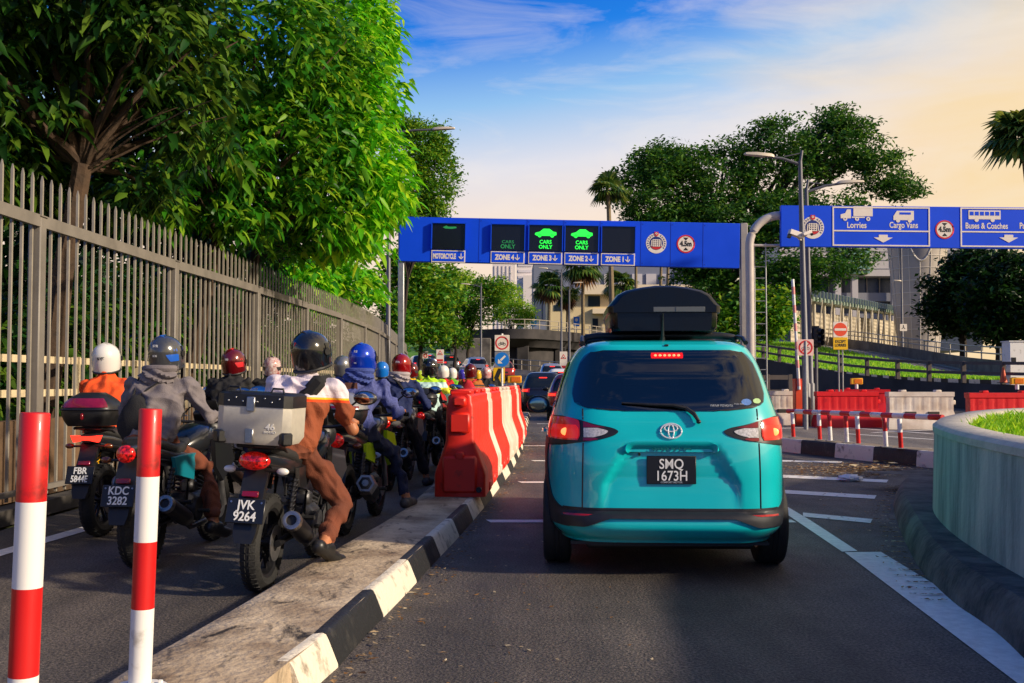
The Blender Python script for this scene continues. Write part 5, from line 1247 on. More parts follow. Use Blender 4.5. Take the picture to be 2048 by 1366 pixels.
# retaining wall, concrete post-and-rail fence, footpath, grass bank, ramp road, second wall with tube rails
T1 = PX([(1470, 706, 68), (1545, 722, 62), (1620, 735, 57), (1700, 748, 53), (1780, 757, 50), (1860, 763, 47), (1950, 767, 44), (2100, 772, 40)])
wall = MB(); poly3 if 0 else None
rows = [[p + Vector((0, 0, 0)), Vector((p.x, p.y, -.05))] for p in T1]; wall.grid(rows); wall.grid([[p + Vector((0, .35, 0)), p] for p in T1]); o = wall.build('retaining_wall', M_CDARK); tag(o, 'long dark retaining wall below the concrete railing and grass bank', 'wall')
rail_fence('dark concrete post and rail fence on top of the retaining wall', [p + Vector((0, .15, 0)) for p in T1], .95, (.45, .88), 2.3, M_CRAIL, 'concrete_railing', .09, .05, True)
A = [p + Vector((0, .35, -.004)) for p in T1]; Bp = [p + Vector((.25, 3.2, .0)) for p in T1]; ruled('footpath', A, Bp, M_CONC)
KP = [p + Vector((.25, 3.3, .02)) for p in T1]
mb = MB()
for i in range(len(KP) - 1):
    for k in range(6): a, b = KP[i].lerp(KP[i + 1], k / 6), KP[i].lerp(KP[i + 1], (k + 1) / 6); mb.add([a, b, b + Vector((0, .02, .2)), a + Vector((0, .02, .2)), a + Vector((0, .3, .2)), b + Vector((0, .3, .2))], [(0, 1, 2, 3), (3, 2, 5, 4)], k % 2)
struct(mb.build('kerb', [M_KW, M_KB]))
G2 = PX([(1470, 684, 92), (1545, 683, 90), (1620, 690, 86), (1700, 704, 78), (1780, 722, 70), (1860, 741, 61), (1950, 757, 52), (2100, 766, 44)])
GA = [p + Vector((0, .3, .17)) for p in KP]; ruled('grass_bank', GA, G2, M_GRASS, 6)
V = []; Fc = []
for _ in range(9000):
    i = rng.randrange(len(GA) - 1); f = rng.random(); g = rng.random(); p = GA[i].lerp(GA[i + 1], f).lerp(G2[i].lerp(G2[i + 1], f), g); a = rng.uniform(0, PI); k = len(V); w = .05; h = rng.uniform(.08, .2)
    V += [p + Vector((-w * math.cos(a), -w * math.sin(a), 0)), p + Vector((w * math.cos(a), w * math.sin(a), 0)), p + Vector((w * .5, .05, h)), p + Vector((-w * .5, .05, h))]; Fc.append((k, k + 1, k + 2, k + 3))
stuff(raw('bank_grass', [tuple(v) for v in V], Fc, M_BLADE), 'mown green grass on the bank between the footpath and the ramp', 'grass')
R2 = PX([(1470, 672, 118), (1545, 676, 112), (1640, 689, 100), (1740, 703, 88), (1850, 724, 74), (1940, 743, 62), (2020, 755, 54), (2110, 762, 48)])
ruled('ramp_road', [p + Vector((0, 0, -.01)) for p in G2], R2, M_ROADPALE, 4)
mb = MB()
for f in (.12, .5, .9):
    for i in range(len(G2) - 1):
        if f == .5 and i % 2: continue
        a0, a1 = G2[i].lerp(R2[i], f), G2[i + 1].lerp(R2[i + 1], f); b0, b1 = G2[i].lerp(R2[i], f + .025), G2[i + 1].lerp(R2[i + 1], f + .025); mb.add([p + Vector((0, 0, .03)) for p in (a0, a1, b1, b0)], [(0, 1, 2, 3)])
struct(mb.build('ramp_markings', M_WHITEPAINT))
mb = MB(); poly3(mb, R2, .01); mb = MB(); mb.grid([[p, p + Vector((0, 0, .85)), p + Vector((0, .3, .85)), p + Vector((0, .3, -.6))] for p in R2], 0, False); o = mb.build('parapet_wall', M_CGREY); tag(o, 'grey concrete parapet wall on the far side of the ramp road', 'wall')
rail_fence('two-tube metal railing on the parapet beyond the ramp road', [p + Vector((0, .15, .85)) for p in R2], .75, (.35, .72), 3.6, M_RAILM, 'parapet_railing', .05, .045)
N2 = [Vector((p.x + 4, p.y + 70, p.z + 1.0)) for p in R2]; ruled('upper_ground', [p + Vector((0, .3, .1)) for p in R2], N2, mat('pale_ground', S(150, 140, 120), .9, var=.4, scale=.2))
# short concrete railing just behind the white barrier
Q = PX([(1490, 779, 47), (1580, 779, 47)]); Q = [Vector((p.x, p.y, .05)) for p in Q]
rail_fence('short weathered concrete railing behind the cream barrier beside the teal car', Q, 1.55, (.75, 1.42), 1.0, M_CRAIL, 'concrete_railing', .09, .08, True)
# white cabinet and cone at the right edge
p = W(2035, 752, 43); t = thing('equipment_cabinet', 'white equipment cabinet at the right edge before the dark tree', 'cabinet', (p.x, p.y, .6)); hgt = W(2035, 684, 43).z - .6
mb = MB(); mb.box((0, 0, hgt / 2), (.95, .7, hgt), ch=.02); mb.box((0, 0, hgt + .02), (1.02, .78, .04)); b = mb.build('body', M_WHITE, t)
for z in (.55, 1.15): mb = MB(); mb.box((-.32, -.356, hgt * z / 1.7), (.2, .012, .2), ch=.004); mb.build('vent', M_DSTEEL, b)
p = W(2007, 766, 42); t = thing('traffic_cone', 'small traffic cone beside the white cabinet', 'cone', (p.x, p.y, p.z)); mb = MB(); mb.lathe((0, 0, .03), (0, 0, 1), [(.15, 0), (.03, .62), (0, .62)], 14); mb.build('cone', mat('cone_orange', S(222, 84, 30), .5), t); mb = MB(); mb.box((0, 0, .015), (.36, .36, .03)); mb.build('base', M_BLACK, t)

# viaduct with its parapet, railing, dark abutment
VP = [(880, 124), (940, 117), (1000, 114), (1060, 114), (1110, 118), (1160, 124), (1230, 134), (1330, 150), (1450, 175)]
VZ = 7.15; vp = [Vector(((x - 1024) / F * Y, Y, VZ)) for x, Y in VP]; vp = smooth([(p.x, p.y) for p in vp], 4); vp = [Vector((p.x, p.y, VZ)) for p in vp]
t = thing('viaduct', 'stained concrete viaduct with a curved parapet crossing above the traffic', 'viaduct', vp[0]); o = -vp[0]
mb = MB(); mb.loft([[p + o, p + o + Vector((0, .35, 0)), p + o + Vector((0, .35, -.8)), p + o + Vector((0, 11, -.8)), p + o + Vector((0, 11, -2.0)), p + o + Vector((0, 1.6, -2.0)), p + o + Vector((0, .5, -1.2)), p + o + Vector((0, 0, -1.1))] for p in vp], 0, True, False); mb.build('deck', M_CDARK, t)
mb = MB(); mb.grid([[p + o + Vector((0, 3.0, -1.9)), p + o + Vector((0, 3.4, -9))] for p in vp]); 
mb.build('abutment', M_CDARK, t)
for k in (5, 11, 17, 23): mb = MB(); q = vp[k] + o; mb.box(q + Vector((0, 2.2, -5)), (1.4, 1.2, 6.4), ch=.1); mb.build('pier', M_CDARK, t)
rail_fence('pale railing along the top of the curved viaduct', [p + Vector((0, .2, 0)) for p in vp], 1.1, (.5, 1.05), 2.2, M_RAILM, pr=.06, br=.05)
ruled('upper_lawn', [p + Vector((0, 11, -.2)) for p in vp], [p + Vector((p.x * .5, 110, .6)) for p in vp], mat('dry_lawn', S(128, 134, 62), .95, var=.4, scale=.4))
# grey stair wall and slope left of the viaduct
mb = MB(); a = W(915, 700, 105); mb.box((W(942, 700, 108).x, 108, 3.2), (4.2, 3, 5.2), ch=.05); o_ = mb.build('concrete_block', M_CGREY); tag(o_, 'plain grey concrete block beneath the left end of the viaduct', 'wall')
mb = MB(); mb.grid([[Vector((x, y, z)) for x in (-60, -40, -22, -12, -4)] for y, z in ((104, .6), (116, 4.4), (150, 7), (260, 8))]); struct(mb.build('slope', M_GRASS))

# lorries below the railing
def lorry(lab, x0, x1, ytop, Y, mbox, cab=None, rot=0):
    xa, xb = (x0 - 1024) / F * Y, (x1 - 1024) / F * Y; top = W(x0, ytop, Y).z; t = thing('box_lorry', lab, 'lorry', ((xa + xb) / 2, Y, -.03), rot, 'lorries below the railing'); w = xb - xa
    mb = MB(); mb.box((0, 0, (top + 1.0) / 2), (w, 2.3, top - 1.0), ch=.05)
    for k in range(9): mb.box((-w / 2 + w * (k + .5) / 9, -1.16, (top + 1) / 2), (.05, .03, top - 1.15))
    mb.build('cargo_box', mbox, t)
    mb = MB(); mb.box((0, 0, .85), (w, 1.0, .25)); mb.build('chassis', M_DSTEEL, t)
    if cab: mb = MB(); mb.loft([[Vector((w / 2 + .05, y, z)) for y, z in ((-1.1, .6), (1.1, .6), (1.1, 2.6), (-1.1, 2.6))], [Vector((w / 2 + 1.5, y, z)) for y, z in ((-1.1, .6), (1.1, .6), (1.0, 2.5), (-1.0, 2.5))], [Vector((w / 2 + 1.9, y, z)) for y, z in ((-1.1, .6), (1.1, .6), (1.0, 1.6), (-1.0, 1.6))]], 0, True, False); cb = mb.build('cab', cab, t); mb = MB(); mb.box((w / 2 + .75, -1.12, 2.0), (.9, .04, .6)); mb.build('window', M_GLASS, cb)
    for sx in (-.36, -.2, .42):
        for sy in (-.95, .95): mb = MB(); wheel(mb, (sx * w, sy, .5), .5, .3, (0, 1, 0)); mb.build('wheel', [M_RUBBER, M_STEEL], t)
lorry('blue box lorry behind the ramp railing, left of the white box', 1126, 1162, 713, 100, mat('navy_box', S(24, 34, 82), .5, var=.2), mat('cab_blue', S(40, 60, 120), .4))
lorry('white box lorry between the blue box and the dark covered lorry', 1164, 1206, 712, 101.5, mat('white_box', S(205, 200, 196), .5, var=.12))
lorry('dark tarpaulin covered lorry with a red cab beside the teal car', 1182, 1232, 712, 97, mat('dark_tarp', S(52, 52, 56), .7, var=.3), mat('cab_red', S(180, 30, 36), .4))

# ---- buildings
M_GLZ = mat('window_dark', S(40, 50, 60), .12); M_GLZB = mat('window_blue', S(90, 110, 130), .15, var=.3, scale=.5)
def box_part(name, m, par, x0, x1, y0, y1, Y, depth, o, ch=.0, dy=0):
    a = W(x0, y1, Y); b = W(x1, y0, Y); mb = MB(); mb.box(Vector(((a.x + b.x) / 2, Y + depth / 2 + dy, (a.z + b.z) / 2)) - o, (b.x - a.x, depth, b.z - a.z), ch=ch); return mb.build(name, m, par)
M_CRB = mat('cream_wall', S(226, 206, 160), .8, var=.12, scale=.3); M_CRB2 = mat('cream_trim', S(232, 214, 182), .8)
Y = 142; o = Vector((W(1270, 683, Y).x, Y, W(1270, 690, Y).z)); t = thing('cream_building', 'low cream flat-roofed building behind the palms, above the viaduct', 'building', o)
w_ = box_part('wall', M_CRB, t, 1098, 1446, 590, 692, Y, 14, o); box_part('roof', M_CRB2, t, 1162, 1450, 571, 590, Y, 16, o, dy=-1.4); box_part('roof', M_CRB2, t, 1094, 1160, 585, 592, Y, 14, o, dy=-.6)
box_part('balcony', M_CRB2, t, 1184, 1444, 618, 628, Y, 1.2, o, dy=-1.2)
for x0, x1, y0, y1, nm in ((1176, 1200, 592, 613, 'window'), (1260, 1290, 596, 612, 'window'), (1340, 1366, 596, 612, 'window'), (1400, 1424, 596, 612, 'window'), (1108, 1122, 610, 622, 'window'), (1185, 1196, 637, 657, 'door'), (1300, 1322, 636, 660, 'door'), (1232, 1248, 640, 655, 'window'), (1420, 1436, 640, 656, 'window')): box_part(nm, M_GLZ, t, x0, x1, y0, y1, Y, .12, o, dy=-.08)
for x in (1214, 1256, 1330, 1390): box_part('pillar', M_CRB2, t, x, x + 4, 628, 690, Y, .5, o, dy=-.9)
box_part('fence_panel', M_RAILM, t, 1100, 1172, 662, 664, Y, .1, o, dy=-6); 
Y = 185; o = Vector((W(1250, 683, Y).x, Y, 6)); t = thing('blue_grey_building', 'tall blue grey building with shutters behind the cream one', 'building', o)
box_part('wall', mat('blue_grey_wall', S(120, 126, 146), .7, var=.12, scale=.1), t, 1068, 1470, 516, 690, Y, 20, o); box_part('band', mat('pale_band', S(196, 190, 194), .7), t, 1066, 1472, 578, 590, Y, 1, o, dy=-.6)
for k in range(10): box_part('band_panel', mat('pale_band', S(196, 190, 194), .7), t, 1180 + 28 * k, 1200 + 28 * k, 548, 572, Y, .4, o, dy=-.3)
for x in (1070, 1086): box_part('shutter', mat('shutter_blue', S(72, 82, 104), .5), t, x, x + 13, 594, 640, Y, .3, o, dy=-.25)
Y = 300; o = Vector((W(1050, 683, Y).x, Y, 6)); t = thing('white_tower', 'hazy white tower block beyond the trees, under the middle of the gantry', 'building', o); M_HZ = mat('pale_facade', S(232, 222, 216), .8, var=.06, scale=.1); M_HZ2 = mat('pale_facade_grey', S(210, 204, 206), .8)  # window bands are slightly greyer than the facade
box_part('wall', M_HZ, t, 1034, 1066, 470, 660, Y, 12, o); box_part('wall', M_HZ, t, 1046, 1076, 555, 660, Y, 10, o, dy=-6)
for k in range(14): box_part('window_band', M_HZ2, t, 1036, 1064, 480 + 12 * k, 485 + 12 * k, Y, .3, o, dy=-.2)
mb = MB(); 
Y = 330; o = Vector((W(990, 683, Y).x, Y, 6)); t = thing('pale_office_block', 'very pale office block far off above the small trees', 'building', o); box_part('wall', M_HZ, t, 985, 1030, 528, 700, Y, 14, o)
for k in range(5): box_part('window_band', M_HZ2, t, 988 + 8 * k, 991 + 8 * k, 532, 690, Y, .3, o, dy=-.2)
# large checkpoint building at the right
M_CPB = mat('light_grey_panel', S(190, 184, 184), .6, var=.1, scale=.15); M_CPD = mat('dark_blue_glass', S(58, 70, 92), .25, var=.3, scale=.2); M_CPS = mat('grey_slab', S(128, 130, 140), .6)  # the glazing is plain dark blue
Y = 175; o = Vector((W(1720, 683, Y).x, Y, 2)); t = thing('checkpoint_building', 'large grey checkpoint building with glazed lower storeys behind the rain tree', 'building', o)
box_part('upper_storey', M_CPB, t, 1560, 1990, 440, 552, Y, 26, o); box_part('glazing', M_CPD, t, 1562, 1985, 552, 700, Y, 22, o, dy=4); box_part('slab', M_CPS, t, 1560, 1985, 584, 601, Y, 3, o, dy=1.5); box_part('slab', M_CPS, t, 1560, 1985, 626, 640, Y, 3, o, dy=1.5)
for x in (1672, 1706, 1786): box_part('column', M_CPB, t, x, x + 10, 552, 690, Y, .9, o)
for k in range(16): box_part('mullion', M_RAILM, t, 1566 + 26 * k, 1567.2 + 26 * k, 552, 584, Y, .3, o, dy=3.6)
for k in range(6): box_part('panel_joint', M_CPS, t, 1560, 1990, 452 + 17 * k, 453 + 17 * k, Y, .2, o, dy=-.08)
box_part('glass_bay', mat('green_glass', S(120, 160, 150), .15, var=.2), t, 1690, 1735, 470, 548, Y, 1.2, o, dy=-1.0)
for k in range(5): box_part('glass_bay_louvre', M_RAILM, t, 1688, 1737, 484 + 14 * k, 486 + 14 * k, Y, .3, o, dy=-1.35)
box_part('window', M_GLZ, t, 1783, 1790, 525, 533, Y, .3, o, dy=-.2); box_part('upper_band', mat('blue_grey_band', S(142, 142, 150), .6), t, 1880, 1990, 500, 550, Y, .4, o, dy=-.3)
# tapered tower clad in panels
Yt = 120; o = Vector((W(1838, 720, Yt).x, Yt, 1.6)); t = thing('panel_tower', 'round tower clad in pale grey panels, widening towards the top', 'tower', o); kt = Yt / F
prof = [(36 * kt, -1.0), (38 * kt, W(0, 700, Yt).z - 1.6), (44 * kt, W(0, 640, Yt).z - 1.6), (50 * kt, W(0, 560, Yt).z - 1.6), (57 * kt, W(0, 480, Yt).z - 1.6), (62 * kt, W(0, 446, Yt).z - 1.6), (58 * kt, W(0, 442, Yt).z - 1.6), (0, W(0, 440, Yt).z - 1.6)]
mb = MB(); mb.lathe((0, 0, 0), (0, 0, 1), prof, 40); mb.build('cladding', mat('tower_panel', S(176, 166, 154), .55, var=.14, scale=.25), t)
mb = MB()
rr = lambda z: float(np.interp(z, [p[1] for p in prof[:6]], [p[0] for p in prof[:6]])) + .03
for y in (444, 468, 492, 516, 540, 564, 588, 612, 636, 660, 684): z = W(0, y, Yt).z - 1.6; mb.tube([(rr(z) * math.cos(a), rr(z) * math.sin(a), z) for a in [2 * PI * k / 40 for k in range(41)]], .035, 5, cap=False)
for k in range(16): a = 2 * PI * k / 16 + .1; mb.tube([(rr(z) * math.cos(a), rr(z) * math.sin(a), z) for z in np.linspace(.5, prof[5][1], 8)], .035, 5)
mb.build('panel_joints', mat('joint_white', S(216, 208, 194), .5), t)
mb = MB(); zs = W(0, 527, Yt).z - 1.6; z1 = W(0, 462, Yt).z - 1.6
arch = [(-.55 + 1.1 * k / 16 - PI / 2 - .25, zs + (z1 - zs) * abs(-1 + k / 8) ** 2) for k in range(17)]
mb.tube([((rr(z) + .05) * math.cos(a), (rr(z) + .05) * math.sin(a), z) for a, z in arch], .09, 6); mb.build('arch_rib', mat('joint_white', S(216, 208, 194), .5), t)
mb = MB(); mb.grid([[Vector(((rr(z) + .04) * math.cos(a), (rr(z) + .04) * math.sin(a), z)) for z in (za, za * .5 + z1 * .5, z1)] for a, za in arch]); mb.build('recess_panel', mat('recess_grey', S(138, 134, 134), .6), t)
# covered walkway running away to the right
WA, WB = (Vector((W(1590, 0, 88).x, 88, 0)), Vector((W(1796, 0, 140).x, 140, 0)))
t = thing('covered_walkway', 'covered walkway with green roof fins and slanting struts before the tower', 'walkway', WA); rt = lambda f: WB * f + WA * (1 - f) - WA
zr = lambda f: (W(0, 592, 88).z * (1 - f) + W(0, 626, 140).z * f); zb = lambda f: 3.8 * (1 - f) + 6.2 * f
M_WGR = mat('roof_green', S(128, 146, 132), .5, var=.2, scale=1); M_WCR = mat('walkway_cream', S(190, 180, 160), .6, var=.15, scale=1)
mb = MB(); mb.loft([[rt(f) + Vector((0, -1.2, zr(f) - .35)), rt(f) + Vector((0, -1.2, zr(f))), rt(f) + Vector((0, 3, zr(f) + .2)), rt(f) + Vector((0, 3, zr(f) - .2))] for f in (0, .25, .5, .75, 1)], 0, True, False); mb.build('roof', M_WGR, t)
for k in range(40): f = (k + .5) / 40; mb = MB(); mb.box(rt(f) + Vector((0, -1.25, zr(f) + .1)), (.10, .5, 1.0), (.2, 0, 0)); mb.build('roof_fin', M_WGR, t)
mb = MB(); mb.grid([[rt(f) + Vector((0, 2.5, zb(f) - 2)), rt(f) + Vector((0, 2.5, zr(f) - 1.0))] for f in (0, .5, 1)]); mb.build('louvre_wall', bands('louvres', 2, [(-50, S(190, 178, 158))] + [(z, S(190, 178, 158) if k % 2 else S(158, 148, 130)) for k, z in enumerate(np.arange(-1, 12, .22))], bump=0), t)
for k in range(14):
    f = (k + .4) / 14; mb = MB(); mb.cyl(rt(f) + Vector((0, 0, zb(f) - 2)), rt(f) + Vector((0, 0, zr(f) - .2)), .16, n=8); mb.build('column', M_WCR, t)
    mb = MB(); mb.cyl(rt(f) + Vector((-.5, -1.6, zb(f) - 2)), rt(f) + Vector((.5, -.9, zr(f) - .2)), .06, n=6); mb.build('strut', M_WCR, t)
# small road sign on the thin post before the tower
lamp_post('thin grey lamp post standing before the panel tower', 1806, 430, 105, 1798, 562, r=.13, base=1.0, arm2=False)
p = W(1807, 655, 104); t = thing('pedestrian_sign', 'small white square sign on the thin post before the tower', 'road sign', p); b = board(t, 'panel', 0, 0, .72, .72, M_SIGNW); mb = MB(); mb.box((0, -.006, .1), (.08, .008, .3)); mb.prism([(-.2, -.12), (0, .05), (.2, -.12), (.14, -.16), (0, -.02), (-.14, -.16)], -.012, -.004); mb.build('symbol', M_SIGNK, b)
for px, nm in ((1067, 'left'), (1153, 'right')):
    p = W(px, 643, 128); t = thing('blue_sign', 'small blue sign on the viaduct beside the %s palm trunk' % ('leftmost' if px < 1100 else 'thin pale'), 'road sign', p); b = board(t, 'panel', 0, 0, .75, 1.2, M_SIGNB); mb = MB(); mb.cyl((0, .05, -2), (0, .05, .5), .05, n=8); mb.build('pole', M_GALV, t)
    mb = MB(); mb.prism(circ(0, .2, .2, 12), -.006, 0); mb.build('symbol', M_SIGNW, b)
# ================================================================ TREES
M_BARK = mat('bark', S(74, 56, 40), .9, var=.5, scale=5, bump=.8, bscale=18); M_BARKD = mat('dark_bark', S(58, 48, 40), .9, var=.5, scale=4, bump=.8, bscale=14); M_TWIG = mat('twig', S(140, 108, 78), .8, var=.3, scale=9)
LM_DEEP = leaf_mat('leaf_deep', S(14, 44, 14), S(34, 80, 22), S(104, 136, 40), .34, .42)
LM_BIG = leaf_mat('leaf_big', S(22, 74, 14), S(56, 130, 24), S(140, 180, 46), .42, .42)
LM_BRIGHT = leaf_mat('leaf_bright', S(40, 124, 14), S(92, 186, 22), S(178, 216, 50), .5, .42)  # yellow-green of the trees' sunlit side is put into this leaf colour
LM_RAIN = leaf_mat('leaf_rain', S(24, 66, 24), S(44, 100, 30), S(100, 140, 44), .35, .55)
LM_MID = leaf_mat('leaf_mid', S(30, 80, 16), S(70, 136, 24), S(150, 176, 40), .35, .5)
LM_LIME = leaf_mat('leaf_lime', S(70, 130, 20), S(126, 180, 36), S(196, 206, 70), .4, .5)
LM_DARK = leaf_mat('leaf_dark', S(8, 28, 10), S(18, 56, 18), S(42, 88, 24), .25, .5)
LM_PALM = leaf_mat('leaf_palm', S(30, 60, 22), S(62, 100, 36), S(140, 150, 60), .25, .45); LM_DRY = leaf_mat('leaf_dry', S(80, 56, 34), S(120, 86, 52), S(150, 110, 70), .2, .8)
def norm_(a): return a / np.maximum(np.linalg.norm(a, axis=1, keepdims=True), 1e-9)
def sample_crown(E, n, rs, gap=.42, freq=.9, shell=.55):
    """points in a set of ellipsoids (centre, radii), thinned by 3D noise so that gaps open between clumps"""
    w = np.array([(r[0] * r[1] * r[2]) ** (2 / 3) for c, r in E]); w /= w.sum(); out = []
    while len(out) < n:
        c, r = E[rs.choice(len(E), p=w)]; d = rs.normal(size=3); d /= np.linalg.norm(d); q = (shell + (1 - shell) * rs.rand()) ** .8
        if rs.rand() < .18: q *= rs.rand()
        p = np.array(c) + d * np.array(r) * q * (1 + .16 * noise.noise(Vector(d * 2.3) + Vector(c)))
        if noise.noise(Vector(p * freq)) * .5 + .5 < gap and rs.rand() < .85: continue
        out.append((*p, *d))
    return np.array(out)
def leaves_big(name, pts, per, L_, wd, m, par, rs, droop=.6, o=None):
    """whorls of curved, folded leaves"""
    n = len(pts) * per; c = np.repeat(pts[:, :3], per, 0); a = rs.rand(n) * 2 * PI; el = rs.uniform(-.5, .55, n)
    d = np.stack([np.cos(a) * np.cos(el), np.sin(a) * np.cos(el), np.sin(el)], 1); d = norm_(d + .5 * np.repeat(pts[:, 3:], per, 0))
    c = c + rs.normal(scale=.09, size=(n, 3)) * L_ / .22; ln = L_ * rs.uniform(.42, 1.4, n)[:, None]; up = np.tile([0, 0, 1.0], (n, 1)); up = norm_(up + rs.normal(scale=.5, size=(n, 3)))
    s = norm_(np.cross(d, up)); nn = norm_(np.cross(s, d)); w = ln * wd * .5; g = np.array([0, 0, -1.0])
    def P(t, sd, lift): return c + d * ln * t + g * ln * droop * t * t + s * w * sd + nn * w * lift
    V = np.stack([P(0, 0, 0), P(.35, -1, .35), P(.35, 0, 0), P(.35, 1, .35), P(.7, -.75, .25), P(.7, 0, 0), P(.7, .75, .25), P(1, 0, 0)], 1).reshape(-1, 3)
    if o is not None: V = V - np.array(o)
    T = np.array([(0, 2, 1), (0, 3, 2), (1, 2, 5), (1, 5, 4), (2, 3, 6), (2, 6, 5), (4, 5, 7), (5, 6, 7)]); Fc = (np.arange(n)[:, None, None] * 8 + T[None]).reshape(-1, 3)
    return raw(name, V, Fc, m, par, True)
def leaves_small(name, pts, per, L_, wd, m, par, rs, spread, o, flat=.6, droop=0.0):
    n = len(pts) * per; c = np.repeat(pts[:, :3], per, 0) + rs.normal(scale=1, size=(n, 3)) * np.array([spread, spread, spread * flat]); d = rs.normal(size=(n, 3)); d[:, 2] = d[:, 2] * .5 - droop; d = norm_(d)
    up = norm_(np.tile([0, 0, 1.0], (n, 1)) + rs.normal(scale=.6, size=(n, 3))); s = norm_(np.cross(d, up)); ln = L_ * rs.uniform(.6, 1.3, n)[:, None]
    V = np.stack([c - d * ln * .5, c - s * ln * wd * .5, c + d * ln * .5 - np.array([0, 0, .15]) * ln, c + s * ln * wd * .5], 1).reshape(-1, 3) - np.array(o)
    return raw(name, V, np.arange(n * 4).reshape(-1, 4), m, par)
def limb(mb, a, b, r0, r1, rs, wob=.08, n=7, sag=0):
    a, b = Vector(a), Vector(b); L_ = (b - a).length; ph = rs.rand(3) * 9; pts = []
    for k in range(n):
        t = k / (n - 1); p = a.lerp(b, t); wv = Vector((noise.noise(Vector((t * 2.5 + ph[0], 0, 0))), noise.noise(Vector((0, t * 2.5 + ph[1], 0))), noise.noise(Vector((0, 0, t * 2.5 + ph[2]))))) * wob * L_ * math.sin(PI * min(1, t * 1.2)); pts.append(p + wv + Vector((0, 0, sag * math.sin(PI * t) * L_)))
    mb.tube(pts, [r0 + (r1 - r0) * (k / (n - 1)) ** .8 for k in range(n)], 8); return pts
def E(x, y, Y, rx, rz, ry): p = W(x, y, Y); k = Y / F; return (tuple(p), (rx * k, ry, rz * k))
def tree(name, lab, base, fork, r0, crown, spec, m, bark, seed, grp=None, twigs=10, big=False, trunkr=None, cat='tree'):
    rs = np.random.RandomState(seed); base = Vector(base); t = thing(name, lab, cat, base, group=grp); o = np.array(base)
    mb = MB(); fork = Vector(fork); limb(mb, (0, 0, -.1), fork - base, r0, r0 * .72, rs, .05)
    tips = sample_crown(crown, twigs, rs, 0.0, 1, .35)
    for q in tips:
        st = fork - base; mid = st.lerp(Vector(q[:3]) - base, .55) + Vector((0, 0, .08 * (Vector(q[:3]) - fork).length))
        limb(mb, st, mid, r0 * .42, r0 * .2, rs, .10); limb(mb, mid, Vector(q[:3]) - base, r0 * .2, r0 * .05, rs, .12)
    if big and twigs > 20:      # bare shoots fanning up from the fork
        for k in range(30):
            a = rs.uniform(-1.25, 1.25); ln = rs.uniform(1.0, 2.3) * (r0 / .2); q = fork - base; limb(mb, q + Vector((rs.uniform(-.1, .1), 0, rs.uniform(-.15, .1))), q + Vector((math.sin(a) * ln, rs.uniform(-.7, .7), math.cos(a) * ln)), .022, .006, rs, .06, 6, .05)
    mb.build('trunk', bark, t)
    if big: pts = sample_crown(crown, spec['n'], rs, spec.get('gap', .4), spec.get('freq', .8), spec.get('shell', .5)); pts = pts[~((pts[:, 2] < 3.7) & (pts[:, 0] > np.interp(pts[:, 1], [p[1] for p in FL], [p[0] for p in FL]) - .35))]; leaves_big('crown', pts, spec['per'], spec['L'], spec['w'], m, t, rs, spec.get('droop', .7), o)
    else: pts = sample_crown(crown, spec['n'], rs, spec.get('gap', .42), spec.get('freq', .5), spec.get('shell', .55)); leaves_small('crown', pts, spec['per'], spec['L'], spec['w'], m, t, rs, spec['sp'], o, droop=spec.get('droop', 0))
    return t
# --- the big-leaved trees leaning over the fence
g0 = lambda x, Y: Vector((W(x, 763, Y).x, Y, 0))
TB_ = dict(n=900, per=7, L=.22, w=.42, gap=.44, freq=1.1, droop=.6)
tree('broadleaf_tree', 'nearest big-leaved tree with a leaning trunk behind the fence at the left', g0(60, 12.6), W(165, 330, 12.8), .17, [E(-60, 100, 12.3, 220, 260, 2.0), E(160, -20, 12.8, 230, 170, 2.2), E(330, 90, 13.3, 150, 170, 1.7), E(20, 320, 13, 110, 90, 1.3), E(390, 220, 13.8, 110, 110, 1.2), E(260, 370, 13.6, 110, 50, .8)], dict(TB_, n=1500, gap=.42), LM_DEEP, M_BARK, 3, 'big-leaved trees behind the fence', 22, True)
tree('broadleaf_tree', 'middle big-leaved tree behind the fence, its limbs fanning out to the right', Vector((-5.75, 17, 0)), W(436, 480, 17), .15, [E(480, 80, 17, 190, 170, 2.0), E(600, 150, 18, 150, 170, 1.9), E(560, 300, 17.5, 170, 120, 1.7), E(430, 300, 16.5, 110, 110, 1.3), E(640, 400, 18, 110, 80, 1.3), E(470, 420, 16.8, 100, 60, .9), E(330, 400, 16, 110, 60, .9), E(560, 510, 18.5, 90, 50, 1.0), E(480, 530, 16.8, 80, 40, .6)], dict(TB_, n=1900, gap=.42), LM_BIG, M_BARK, 5, 'big-leaved trees behind the fence', 26, True)
tree('broadleaf_tree', 'bright sunlit big-leaved tree overhanging the motorcycle lane before the gantry', Vector((-5.6, 20.5, 0)), W(515, 470, 20), .13, [E(690, 90, 20, 95, 140, 1.6), E(735, 190, 19.5, 70, 90, 1.2), E(715, 310, 19, 100, 95, 1.5), E(770, 370, 18.6, 58, 75, .9), E(680, 430, 18.5, 95, 75, 1.2), E(755, 60, 20.5, 45, 90, .8), E(620, 510, 19.5, 90, 45, .8), E(720, 500, 20, 60, 40, .8), E(620, 565, 20, 80, 36, .6)], dict(TB_, n=1700, gap=.43), LM_BRIGHT, M_BARK, 8, 'big-leaved trees behind the fence', 26, True)
tree('broadleaf_tree', 'small bright leafy tree showing just above the fence before the gantry column', Vector((-5.4, 27, 0)), W(622, 610, 26.5), .1, [E(665, 572, 26.8, 95, 62, 1.0), E(600, 560, 25, 70, 45, .8), E(720, 600, 30, 50, 40, 1.0)], dict(TB_, n=800, L=.26, gap=.25), LM_BRIGHT, M_BARK, 9, 'big-leaved trees behind the fence', 8, True)
